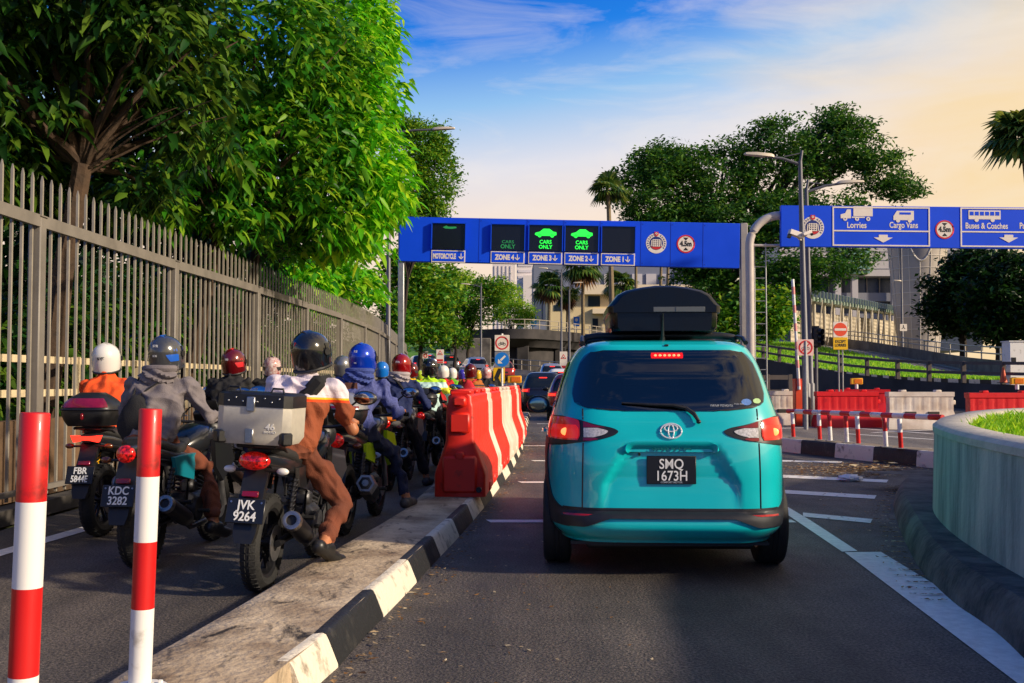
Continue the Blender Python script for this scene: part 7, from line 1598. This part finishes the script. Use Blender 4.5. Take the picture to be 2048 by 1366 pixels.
def person(label, bike_loc, rz, lean, mats_, helmet, foot_r=(.30, .50, .02), foot_l=(-.30, .52, .02), hipx=0.0, tilt=0.0, fwd=.10, head=(0, 0), voxel=.012, sleeves=True, seed=1, hand_r=None, trouser_r=1.0, bulk=1.0, skin=SKIN, grp='riders waiting on their motorcycles', toe_r=(.03, .22), short=False, hood=None, heel=0.0):
    """seated figure grown from tapered limbs, remeshed into one skin; mats_ = top, trousers, shoes"""
    top, trs, sho = mats_
    M = Matrix.Translation(bike_loc) @ Euler((0, lean, rz)).to_matrix().to_4x4(); base = M @ Vector((0, .40, 0)); t = thing('person', label, 'person', base, group=grp, rot=(0, lean, rz)); O = Vector((0, .40, 0))
    H = Vector((hipx, .36, .86)); N_ = Vector((hipx + tilt, .36 + fwd + .06, 1.32)); hd = N_ + Vector((tilt * .3, .06, .165))
    segs = []   # (p0, p1, r0, r1, material)
    def cap(p0, p1, r0, r1, m): segs.append((Vector(p0), Vector(p1), r0, r1, m))
    mb = MB()
    def tor(secs, m):
        rings = []
        for c, w, d in secs: c = Vector(c); rings.append([c + Vector((w * math.copysign(abs(math.cos(a)) ** .85, math.cos(a)), d * math.sin(a) * 1.0, 0)) for a in [2 * PI * k / 24 for k in range(24)]])
        mb.loft(rings)
        for i in range(len(secs) - 1): segs.append((Vector(secs[i][0]), Vector(secs[i + 1][0]), secs[i][1] * .9, secs[i + 1][1] * .9, m))
    L = lambda f, z: H.lerp(N_, f) + Vector((0, z, 0)); b_ = bulk
    tor([(L(-.16, -.02), .135 * b_, .12), (L(-.05, -.03), .172 * b_, .145), (L(.10, -.02), .170 * b_, .135)], 1)
    tor([(L(.02, -.02), .178 * b_, .148), (L(.12, -.02), .176 * b_, .142), (L(.3, -.015), .170 * b_, .128), (L(.55, -.01), .188 * b_, .13), (L(.75, -.01), .205 * b_, .128), (L(.9, .0), .185 * b_, .108), (L(1.0, .015), .10, .075), (L(1.06, .02), .07, .06)], 0)
    cap(N_ + Vector((0, .0, -.03)), hd - Vector((0, .01, .06)), .058, .056, 3); mb.ell(hd, (.078, .095, .105), 16, 12); segs.append((hd, hd + Vector((0, 0, .05)), .09, .08, 3))
    mb.tube([N_ + Vector((0, 0, -.04)), hd], [.062, .056], 12); mb.ell(hd + Vector((0, .098, -.015)), (.014, .02, .022), 8, 6)
    def limb_(a, b, r0, r1, m, ro=None):
        a, b = Vector(a), Vector(b); d = (b - a); n = 7; pts = [a + d * k / n for k in range(n + 1)]; rs_ = [r0 + (r1 - r0) * (k / n) for k in range(n + 1)]; mb.tube(pts, rs_, 14); mb.ell(a, (r0,) * 3, 12, 8); mb.ell(b, (r1,) * 3, 12, 8); cap(a, b, r0, r1, m)
    hands = []
    for s in (-1, 1):
        sh = N_ + Vector((s * .185 * b_, .0, -.075)); hp = Vector((s * .315, .875, .995)) if s < 0 or hand_r is None else Vector(hand_r)
        wri = hp + Vector((-s * .015, -.065, .030)); el = ik(sh, wri, .30, .27, Vector((s * .48, -.15, -.8)))
        mb.ell(sh, (.075 * b_, .075, .072), 12, 8)
        if sleeves: limb_(sh, el, .064 * b_, .053, 0); limb_(el, wri, .052, .040, 0)
        else: mid = sh.lerp(el, .72); limb_(sh, mid, .068, .062, 0); limb_(mid, el, .045, .041, 3); limb_(el, wri, .042, .029, 3)
        # hand: palm, four fingers curled round the grip, thumb underneath
        ga = Vector((s * .13, -.077, 0)).normalized(); gp_ = hp
        mb.ell(gp_ + Vector((0, -.020, .022)), (.042, .036, .020), 12, 8, rot=(0, 0, math.atan2(ga.y, ga.x))); cap(wri, gp_ + Vector((0, 0, .015)), .03, .03, 3); mb.tube([wri, gp_ + Vector((0, -.015, .02))], [.027, .030], 10)
        for q in range(4):
            c = gp_ + ga * (-.033 + .022 * q) * 1.0; ln = (.9, 1.0, .96, .8)[q]; mb.tube([c + Vector((0, -.01, .028)), c + Vector((0, .026 * ln, .026)), c + Vector((0, .036 * ln, .002)), c + Vector((0, .020 * ln, -.020)), c + Vector((0, .002, -.024))], [.0105, .010, .0098, .009, .0075], 8)
        mb.tube([gp_ - ga * .03 + Vector((0, -.02, .012)), gp_ - ga * .044 + Vector((0, -.006, -.008)), gp_ - ga * .036 + Vector((0, .012, -.022))], [.012, .011, .009], 8); cap(gp_ - ga * .04, gp_ + ga * .04, .028, .028, 3)
        hj = H + Vector((s * .095, .02, -.02)); ft = Vector(foot_r if s > 0 else foot_l); ank = ft + Vector((0, 0, .085)); kn = ik(hj, ank, .43, .42, Vector((s * .22, 1, .35)))
        k_ = trouser_r
        limb_(hj, kn, .094 * k_, .066 * k_, 1)
        if short: limb_(kn, kn.lerp(ank, .25), .066, .062, 1); limb_(kn.lerp(ank, .2), ank, .052, .036, 3)
        else: limb_(kn, kn.lerp(ank, .8), .066 * k_, .058 * k_, 1); limb_(kn.lerp(ank, .78), ank + Vector((0, 0, .0)), .045, .038, 3)
        tx, ty = toe_r if s > 0 else (-.03, .22); tz = -.02 if ft.z > .1 else 0
        toe = ft + Vector((tx * .7, ty * .72, .034 + tz)); tz = 0; he = heel if s > 0 else 0; toe = ft + Vector((tx * .75, ty * .78, .034 - he * .75)); hee = ft + Vector((-tx * .25, -ty * .22, .042 + he * .45))
        limb_(hee, toe, .046, .043, 2); limb_(ank - Vector((0, 0, .02)), ft + Vector((tx * .3, ty * .3, .05)), .048, .046, 2); limb_(toe, toe + Vector((tx * .3, ty * .25, -.006)), .043, .032, 2)
    me = bpy.data.meshes.new('tmp'); me.from_pydata(mb.v, [], mb.f); ob = bpy.data.objects.new('tmp', me); COL.objects.link(ob)
    rm = ob.modifiers.new('r', 'REMESH'); rm.mode = 'VOXEL'; rm.voxel_size = voxel; sm_ = ob.modifiers.new('s', 'SMOOTH'); sm_.factor = .5; sm_.iterations = 3 if voxel > .008 else 5
    bpy.context.view_layer.update(); b2 = bpy.data.meshes.new_from_object(ob.evaluated_get(bpy.context.evaluated_depsgraph_get())); bpy.data.objects.remove(ob)
    nv = len(b2.vertices); V = np.empty(nv * 3, np.float32); b2.vertices.foreach_get('co', V); V = V.reshape(-1, 3); NN = np.empty(nv * 3, np.float32); b2.vertices.foreach_get('normal', NN); NN = NN.reshape(-1, 3)
    def nearest(P):
        best = np.full(len(P), 1e9); mi = np.zeros(len(P), np.int32)
        for p0, p1, r0, r1, m in segs:
            a, d = np.array(p0), np.array(p1 - p0); q = np.clip(((P - a) @ d) / max(d @ d, 1e-9), 0, 1); dist = np.linalg.norm(P - a - q[:, None] * d, axis=1) - (r0 + (r1 - r0) * q)
            k = dist < best; best[k] = dist[k]; mi[k] = m
        return mi
    vm = nearest(V); amp = np.where(vm == 0, .024, np.where(vm == 1, .022, 0)); a = wr(V * np.array([1, 1, .8]), seed, 24); a = .35 - np.abs(a) * 1.6; V = V + NN * (amp * (a + .5 * wr(V, seed + 5, 60)))[:, None]; V -= np.array(O)
    b2.vertices.foreach_set('co', V.ravel()); nf = len(b2.polygons); C_ = np.empty(nf * 3, np.float32); b2.polygons.foreach_get('center', C_); b2.materials.clear()
    for m in (top, trs, sho, skin): b2.materials.append(m)
    b2.update(); b2.polygons.foreach_get('center', C_); b2.polygons.foreach_set('material_index', nearest(C_.reshape(-1, 3) + np.array(O))); b2.polygons.foreach_set('use_smooth', np.full(nf, True)); b2.update(); b2.name = 'body'
    bo = bpy.data.objects.new('body', b2); COL.objects.link(bo); bo.parent = t
    helmet_(t, hd - O + Vector((0, 0, .01)), helmet, (R(6 + head[0]), 0, R(head[1])))
    if hood:     # soft hood gathered behind the neck
        c = N_ - O + Vector((0, -.055, .0))
        one('hood', hood, t, lambda mb: [mb.ell(c, (.135, .085, .075), 28, 18, 0, (R(25), 0, 0), fn=lambda p: p * (1 + .14 * math.sin(p.x * 7 + p.z * 9) * (1 if p.y < 0 else .3) + .10 * noise.noise(p * 3.1 + Vector((seed, 0, 0))))), mb.tube([c + Vector((.11 * math.cos(a_), .03 + .075 * math.sin(a_), .055)) for a_ in [2 * PI * k / 24 for k in range(25)]], .026, 8, cap=False)])
    return t, N_ - O, L, M, O

def helmet_(par, c, h, rot):
    """full helmet: shell, visor band, rim, vents; h = (paint, second paint or None, decals)"""
    paint, acc, decals = h; e = bpy.data.objects.new('x', None); bpy.data.objects.remove(e)
    def hr(z):   # outline from rim to crown: (half width, half length, y offset)
        f = max(0, min(1, (z + .125) / .262)); return math.sqrt(max(0, 1 - ((z - .0) / .137) ** 2)) if z > 0 else 1 - .10 * (z / -.125) ** 2
    mb = MB(); rings = []; zs = [-.125, -.118, -.10, -.07, -.03, 0.0, .03, .06, .085, .105, .12, .13, .1355]
    for z in zs: k = hr(z); dy = -.01 * (z / .13); rings.append([Vector((.130 * k * math.cos(a), dy + (.158 if math.sin(a) > 0 else .150) * k * math.sin(a), z + (.018 * math.sin(a) if z < -.05 else 0))) for a in [2 * PI * q / 36 for q in range(36)]])
    mb.loft(rings); s_ = mb.build('helmet', paint, par, c, rot); s_.scale = (.94, .94, .96)
    one('visor', M_GLASS, s_, lambda mb: mb.grid([[Vector((.134 * hr(z) * math.cos(a), .162 * hr(z) * math.sin(a), z)) for a in [PI * (.06 + .88 * k / 20) for k in range(21)]] for z in (-.055, -.03, 0, .03, .05)]))
    one('rim', M_BLACK, s_, lambda mb: mb.tube([(.118 * math.cos(a), .012 + .143 * math.sin(a), -.122 + .018 * math.sin(a)) for a in [2 * PI * k / 30 for k in range(31)]], .011, 6, cap=False))
    for sx in (-1, 1): one('visor_pivot', M_BLACK, s_, lambda mb: mb.cyl((sx * .126, .035, -.01), (sx * .139, .035, -.01), .024, n=14))
    one('vent', acc or paint, s_, lambda mb: mb.loft([[Vector((x, -.02 + y, z)) for x, z in ((-.05, .118), (0, .142), (.05, .118))] for y in (-.04, .03)] + [[Vector((x * .5, .08, z - .03)) for x, z in ((-.05, .12), (0, .142), (.05, .12))]], 0, True, False))
    if acc:
        for sx in (-1, 1): one('graphic', acc, s_, lambda mb: mb.grid([[Vector((1.006 * .130 * hr(z) * math.cos(a), 1.006 * .150 * hr(z) * math.sin(a), z)) for a in ([-PI / 2 + sx * (o + .12 + u * .9 * (1 - abs(z - .01) * 5)) for u in (0, .25, .5, .75, 1)])] for z, o in ((-.06, .75), (-.02, .55), (.03, .42), (.07, .5))]))
    for s, z, size, col in decals: k = hr(z); o_ = text('decal', s, size, col, s_, (0, -.1535 * k - .002, z), (R(90) - math.atan2(z, .16) * .8, 0, 0), sx=1.0, bold=.0006); 
    return s_
WT = mat('decal_white', (.75, .75, .74), .5); BKT = mat('decal_black', (.02, .02, .025), .5); RDT = mat('decal_red', S(200, 30, 40), .4)
H_ = lambda n, c, r=.16, metal=.0: mat(n, c, r, metal, coat=1.0)
HB, HW, HG, HRD, HBL, HDR, HSV = H_('helmet_black', (.008, .008, .010)), H_('helmet_white', (.72, .70, .66), .3), H_('helmet_grey', (.085, .09, .10), .22, .5), H_('helmet_red', S(150, 6, 14), .2, .3), H_('helmet_blue', S(8, 60, 190), .2, .35), H_('helmet_darkred', S(96, 10, 16), .25, .2), H_('helmet_silver', S(130, 132, 136), .3, .6)
cloth = lambda n, c, var=.28: mat('cloth_' + n, c, .88, var=var, scale=9, bump=.35, bscale=160)
C_BLK, C_BRN, C_GRYJ, C_ORG, C_NAVY, C_NAVT, C_DEN = cloth('black', (.012, .012, .014)), cloth('brown', S(112, 58, 36)), cloth('grey', S(122, 114, 116)), cloth('orange', S(236, 84, 24)), cloth('navy', S(20, 36, 84)), cloth('navy_trousers', S(22, 30, 62)), mat('cloth_melange', S(84, 92, 150), .9, var=.45, scale=60, bump=.4, bscale=160)
SH_B = mat('shoe_black', (.015, .015, .016), .4, var=.3, scale=20); SH_G = mat('shoe_grey', S(70, 66, 66), .6, var=.3, scale=20)
C_TEE = bands('striped_shirt', 2, [(0, S(140, 70, 38)), (1.158, S(238, 70, 14)), (1.175, S(240, 176, 30)), (1.188, S(222, 208, 214))], bump=.4, bscale=120)
C_HIV = bands('hivis_vest', 2, [(0, S(182, 214, 208)), (1.10, S(226, 222, 60)), (1.19, S(186, 220, 214)), (1.27, S(186, 236, 40))])
C_STRP = bands('striped_jumper', 2, [(0, S(140, 84, 30))] + [(z, c) for z, c in ((1.02, S(60, 44, 40)), (1.06, S(226, 216, 196)), (1.09, S(70, 50, 40)), (1.13, S(170, 96, 30)), (1.19, S(60, 44, 40)), (1.22, S(170, 96, 30)))])
C_RY = bands('red_yellow_jacket', 2, [(0, S(190, 24, 26)), (1.12, S(230, 190, 30)), (1.19, S(190, 24, 26))])
def at_head(px, py, Yh): X = (px - 1024) / F * Yh; return X
# 1 -- black helmet, striped brown shirt, aluminium top box
loc1, rz1, ln1 = Vector((-1.535, 6.30, 0)), -R(4.5), R(3)
motorcycle('black motorcycle with a square metal top box and plate JVK 9264', loc1, rz1, ln1, P_BIKE, None, 'oval', ('JVK', '9264'), 'alu')
p1 = person('person in a black helmet and white, orange and brown striped shirt, foot on the kerb', loc1, rz1, ln1, (C_TEE, C_BRN, SH_B), (HB, None, [('T', .055, .035, RDT)]), heel=.085, foot_r=(.34, .13, .20), foot_l=(-.26, .55, .30), hipx=.02, tilt=.03, head=(4, -32), voxel=.0068, sleeves=False, seed=11, toe_r=(.07, .20), bulk=1.06)
# 2 -- grey helmet and hooded jacket
loc2, rz2, ln2 = Vector((-2.53, 7.06, 0)), -R(5), R(0)
motorcycle('black motorcycle with teal side covers and plate KDC 3282', loc2, rz2, ln2, P_BIKE, P_TEALB, 'round', ('KDC', '3282'), None)
p2 = person('person in a grey helmet, grey hooded jacket and brown trousers', loc2, rz2, ln2, (C_GRYJ, C_BRN, SH_B), (HG, mat('graphic_blue', S(30, 90, 190), .3, coat=.8), [('STR', .065, .026, WT), ('ECE', -.01, .020, WT)]), hipx=-.11, heel=.05, foot_r=(.26, .62, .14), foot_l=(-.27, .55, .02), head=(2, -8), voxel=.0085, seed=12, bulk=1.08, hood=C_GRYJ)
# 3 -- white helmet, orange shirt
loc3, rz3, ln3 = Vector((-3.42, 8.55, 0)), -R(3), R(0)
motorcycle('black motorcycle with a rounded black top box, yellow shock springs and plate FBR 5844E', loc3, rz3, ln3, P_BIKE, None, 'wide', ('FBR', '5844E'), 'black', spring=M_SPRING)
person('person in a white helmet and bright orange T-shirt beside the fence', loc3, rz3, ln3, (C_ORG, C_BLK, SH_B), (HW, None, [('KYT', .0, .036, BKT)]), hipx=-.13, tilt=-.08, head=(0, 6), voxel=.010, sleeves=False, seed=13)
# 4 -- lime bike, blue helmet
loc4, rz4, ln4 = Vector((-1.42, 8.62, 0)), -R(5), R(1)
motorcycle('lime green motorcycle with a silver top box and six-sided exhaust', loc4, rz4, ln4, P_BIKE, P_LIME, 'round', None, 'grey', 'hex', shroud=P_LIME)
p4 = person('person in a glossy blue helmet and blue melange hooded jacket with a brown scarf', loc4, rz4, ln4, (C_DEN, C_NAVT, SH_G), (HBL, None, [('R2', .07, .032, WT), ('RC', -.035, .018, WT)]), foot_r=(.40, .72, .15), head=(2, -14), voxel=.0085, seed=14, bulk=1.02, hood=mat('cloth_scarf', S(66, 82, 150), .9, var=.4, scale=30, bump=.4, bscale=90))
# 5 -- red helmet, navy sweatshirt
loc5, rz5, ln5 = Vector((-1.47, 12.1, 0)), -R(5), R(2)
motorcycle('dark motorcycle with a wide amber tail lens, in front of the navy jacket', loc5, rz5, ln5, P_GREYB, P_BIKE, 'round', ('G', '76'), None, amber=True)
p5 = person('person in a crimson helmet and navy sweatshirt with a pale hand print logo', loc5, rz5, ln5, (C_NAVY, C_BLK, SH_G), (HRD, None, [('FTR', .04, .032, WT)]), foot_r=(.36, .62, .02), head=(0, -8), voxel=.010, seed=15, bulk=1.05, hood=cloth('grey_hood', S(170, 160, 160)))
# others, farther away: (label, helmet px, py, head distance, bike paint, materials, helmet, extra)
RD = [('person in a dark red helmet and black shirt near the fence', 465, 722, 10.7, P_BIKE, (C_BLK, C_DEN, SH_B), (HDR, RDT, [('RS', .03, .03, WT)]), {}, 'black motorcycle under the rider with the dark red helmet'),
      ('person in a patterned white and red helmet and black top', 543, 732, 14.0, P_BLUEB, (C_BLK, C_DEN, SH_B), (mat('patterned_helmet', S(226, 220, 214), .25, var=.9, scale=26, col2=S(150, 24, 30), coat=.8), BKT, []), {}, 'blue motorcycle under the rider with the patterned helmet'),
      ('person in a black helmet with a white mark and pale hi-vis vest', 858, 746, 15.0, P_BIKE, (C_HIV, C_BLK, SH_B), (HB, None, [('V', .08, .02, WT)]), {'box': 'bag'}, 'black motorcycle carrying a dark bag behind the hi-vis vest'),
      ('person in a silver helmet mostly hidden behind the blue jacket', 684, 736, 13.6, P_GREYB, (C_DEN, C_BLK, SH_B), (HSV, None, []), {}, 'grey motorcycle hidden behind the lime one'),
      ('person in a plain sky blue helmet left of the crimson helmet', 763, 752, 17.6, P_BLUEB, (C_BLK, C_DEN, SH_B), (H_('helmet_sky', S(20, 110, 200)), None, []), {}, 'blue motorcycle between the blue and crimson helmets'),
      ('person in a dark brown-red helmet and yellow jacket', 822, 748, 18.6, P_REDB, (cloth('yellow', S(236, 190, 20)), C_BLK, SH_B), (HDR, BKT, []), {}, 'red motorcycle under the yellow jacket'),
      ('person in a maroon helmet with a striped jumper and a red backpack', 940, 741, 19.6, P_BIKE, (C_STRP, C_BLK, SH_B), (HDR, None, [('ICE', .03, .02, WT)]), {}, 'black motorcycle under the rider with the red backpack'),
      ('person in black with a red and white striped helmet by the chevron board', 972, 748, 24.0, P_BIKE, (C_BLK, C_BLK, SH_B), (mat('striped_helmet', S(220, 212, 206), .3, var=.9, scale=14, col2=S(180, 20, 30), coat=.8), None, []), {}, 'black motorcycle beside the chevron board'),
      ('person in a white helmet and red and yellow jacket in the far queue', 886, 754, 21.5, P_REDB, (C_RY, C_BLK, SH_B), (HW, None, []), {}, 'red motorcycle under the red and yellow jacket'),
      ('person in a cream helmet and green vest in the far queue', 904, 752, 25.5, P_GREYB, (cloth('green', S(110, 190, 40)), C_BLK, SH_B), (HW, None, []), {}, 'grey motorcycle under the green vest'),
      ('person in a violet helmet and bright red jacket in the far queue', 924, 754, 29.0, P_BLUEB, (cloth('red', S(205, 24, 40)), C_BLK, SH_B), (H_('helmet_violet', S(60, 50, 170)), None, []), {}, 'blue motorcycle under the bright red jacket'),
      ('person in a lime helmet and dark jacket far up the lane', 840, 738, 31.0, P_BIKE, (C_NAVY, C_BLK, SH_B), (H_('helmet_lime', S(170, 200, 40)), None, []), {}, 'black motorcycle far up the lane by the fence'),
      ('person in a small black helmet farthest up the lane', 868, 740, 36.0, P_GREYB, (C_GRYJ, C_BLK, SH_B), (HB, None, []), {}, 'grey motorcycle farthest up the lane'),
      ('person in a silver helmet and orange top far up the lane', 896, 744, 33.0, P_REDB, (C_ORG, C_BLK, SH_B), (HSV, None, []), {}, 'red motorcycle under the far orange top'),
      ('person in a red helmet and pale grey jacket far up the lane', 914, 744, 39.0, P_BIKE, (cloth('pale', S(190, 186, 180)), C_BLK, SH_B), (HRD, None, []), {}, 'black motorcycle under the far pale grey jacket'),
      ('person in a yellow helmet and navy top beside the striped jumper', 955, 752, 30.0, P_BLUEB, (C_NAVY, C_BLK, SH_B), (H_('helmet_yellow', S(226, 180, 30)), None, []), {}, 'blue motorcycle ahead of the striped jumper')]
PR = {}; BK = {}
for k, (lb, px, py, Yh, pt, cl, hm, ex, bl_) in enumerate(RD):
    X = (px - 1024) / F * Yh; loc = Vector((X - .03, Yh - .58, rise(Yh - .58))); rz = -R(4); key = pt.name + str(ex.get('box'))
    if key in BK and Yh > 17: dup(BK[key], bl_, loc, rz)
    else: BK[key] = motorcycle(bl_, loc, rz, 0, pt, None, 'round', None, ex.get('box'), simple=Yh > 12)
    PR[k] = person(lb, loc, rz, 0, cl, hm, head=(2, rng.uniform(-14, 10)), voxel=.012 if Yh < 16 else .018, seed=30 + k, short=(k == 0), bulk=rng.uniform(.95, 1.08))

# ---- bags: carried, so things of their own
def bag(name, label, P, build, cat):
    t_, N_, L, M, O = P; T = M @ Matrix.Translation(O); o = thing(name, label, cat, T @ (N_ + Vector((0, -.2, -.25)))); o.rotation_euler = T.to_euler(); build(o, -(N_ + Vector((0, -.2, -.25))), N_); return o
def b2_(o, off, N_):
    c = N_ + Vector((-.09, -.20, -.33)) + off
    one('sack', C_BLK, o, lambda mb: mb.ell(c, (.15, .075, .19), 24, 16, fn=lambda p: Vector((p.x * (1 - .35 * max(0, p.z)), p.y, p.z)) * (1 + .10 * noise.noise(p * 2.5))))
    one('cord', C_BLK, o, lambda mb: [mb.tube([c + Vector((-.02, .0, .17)), c + Vector((.09, .055, .26)), N_ + off + Vector((.10, -.085, .0)), N_ + off + Vector((.14, 0, .02))], .007, 6), mb.tube([c + Vector((-.05, .02, .17)), N_ + off + Vector((-.14, -.10, -.05)), N_ + off + Vector((-.17, -.0, .0))], .007, 6), mb.tube([c + Vector((.12, .02, -.10)), c + Vector((.24, .10, -.02)), c + Vector((.30, .22, .10))], .006, 6)])
bag('drawstring_bag', 'black drawstring bag on the back of the grey hooded rider', p2, b2_, 'bag')
def b1_(o, off, N_):
    c = N_ + off
    one('strap', C_BLK, o, lambda mb: mb.loft([[c + Vector(p) + Vector((0, -.012, 0)) + Vector((w[0], 0, w[1])) for w in ((-.02, .02), (.02, -.02))] + [c + Vector(p) + Vector((w[0], .012, w[1])) for w in ((.02, -.02), (-.02, .02))] for p in ((.17, .05, -.0), (.12, -.075, -.02), (.06, -.125, -.12), (-.06, -.15, -.22), (-.16, -.12, -.30))], 0, True, False))
    one('pouch', C_BLK, o, lambda mb: mb.box(c + Vector((.075, -.135, -.10)), (.10, .06, .25), (0, R(38), 0), ch=.028))
bag('sling_bag', 'black sling bag worn across the back of the striped brown shirt', p1, b1_, 'bag')
def b7_(o, off, N_):
    c = N_ + off + Vector((-.02, -.17, -.22)); m = cloth('red_bag', S(200, 26, 46))
    one('sack', m, o, lambda mb: mb.ell(c, (.155, .095, .21), 24, 16, fn=lambda p: Vector((p.x * (1 - .25 * p.z), p.y, p.z)) * (1 + .08 * noise.noise(p * 2.2))))
    for s in (-1, 1): one('strap', m, o, lambda mb: mb.tube([c + Vector((s * .09, .03, .17)), N_ + off + Vector((s * .12, -.05, .0)), N_ + off + Vector((s * .13, .08, -.06))], .014, 6))
bag('backpack', 'red backpack on the striped jumper', PR[6], b7_, 'backpack')
def b5_(o, off, N_):
    c = N_ + off; one('strap', C_BLK, o, lambda mb: mb.tube([c + Vector((-.06, -.12, .02)), c + Vector((.05, -.155, -.10)), c + Vector((.15, -.13, -.24)), c + Vector((.17, -.06, -.36))], .018, 6))
bag('sling_strap', 'black bag strap across the navy sweatshirt', p5, b5_, 'bag')
def hand_print(P):
    t_, N_, L, M, O = P; c = N_ + Vector((.0, -.158, -.26))
    m = mat('print_cream', S(214, 208, 160), .8); mb = MB()
    for k in range(5): x = -.07 + .032 * k; mb.prism([(x, -.03), (x + .02, -.035), (x + .045, .035 - .006 * abs(k - 2)), (x + .024, .045 - .008 * abs(k - 2))], -.002, .012, M=Matrix.Translation(c) @ Euler((R(-12), R(-20), 0)).to_matrix().to_4x4())
    mb.prism([(-.085, -.05), (.065, -.05), (.075, -.028), (-.075, -.028)], -.002, .012, M=Matrix.Translation(c) @ Euler((R(-12), R(-20), 0)).to_matrix().to_4x4()); mb.build('jacket_print', m, t_)
hand_print(p5)
def scarf(P):
    t_, N_, L, M, O = P; c = N_ + Vector((-.03, -.13, -.05)); one('scarf', cloth('brown_scarf', S(96, 56, 44), .35), t_, lambda mb: mb.solid([[c + Vector((-.07 + .03 * k + .012 * math.sin(q * 2 + k), -.03 - .012 * math.sin(k * 2.2 + q) - .04 * q / 5, -.1 * q)) for k in range(5)] for q in range(6)], (0, .012, 0)))
scarf(p4)
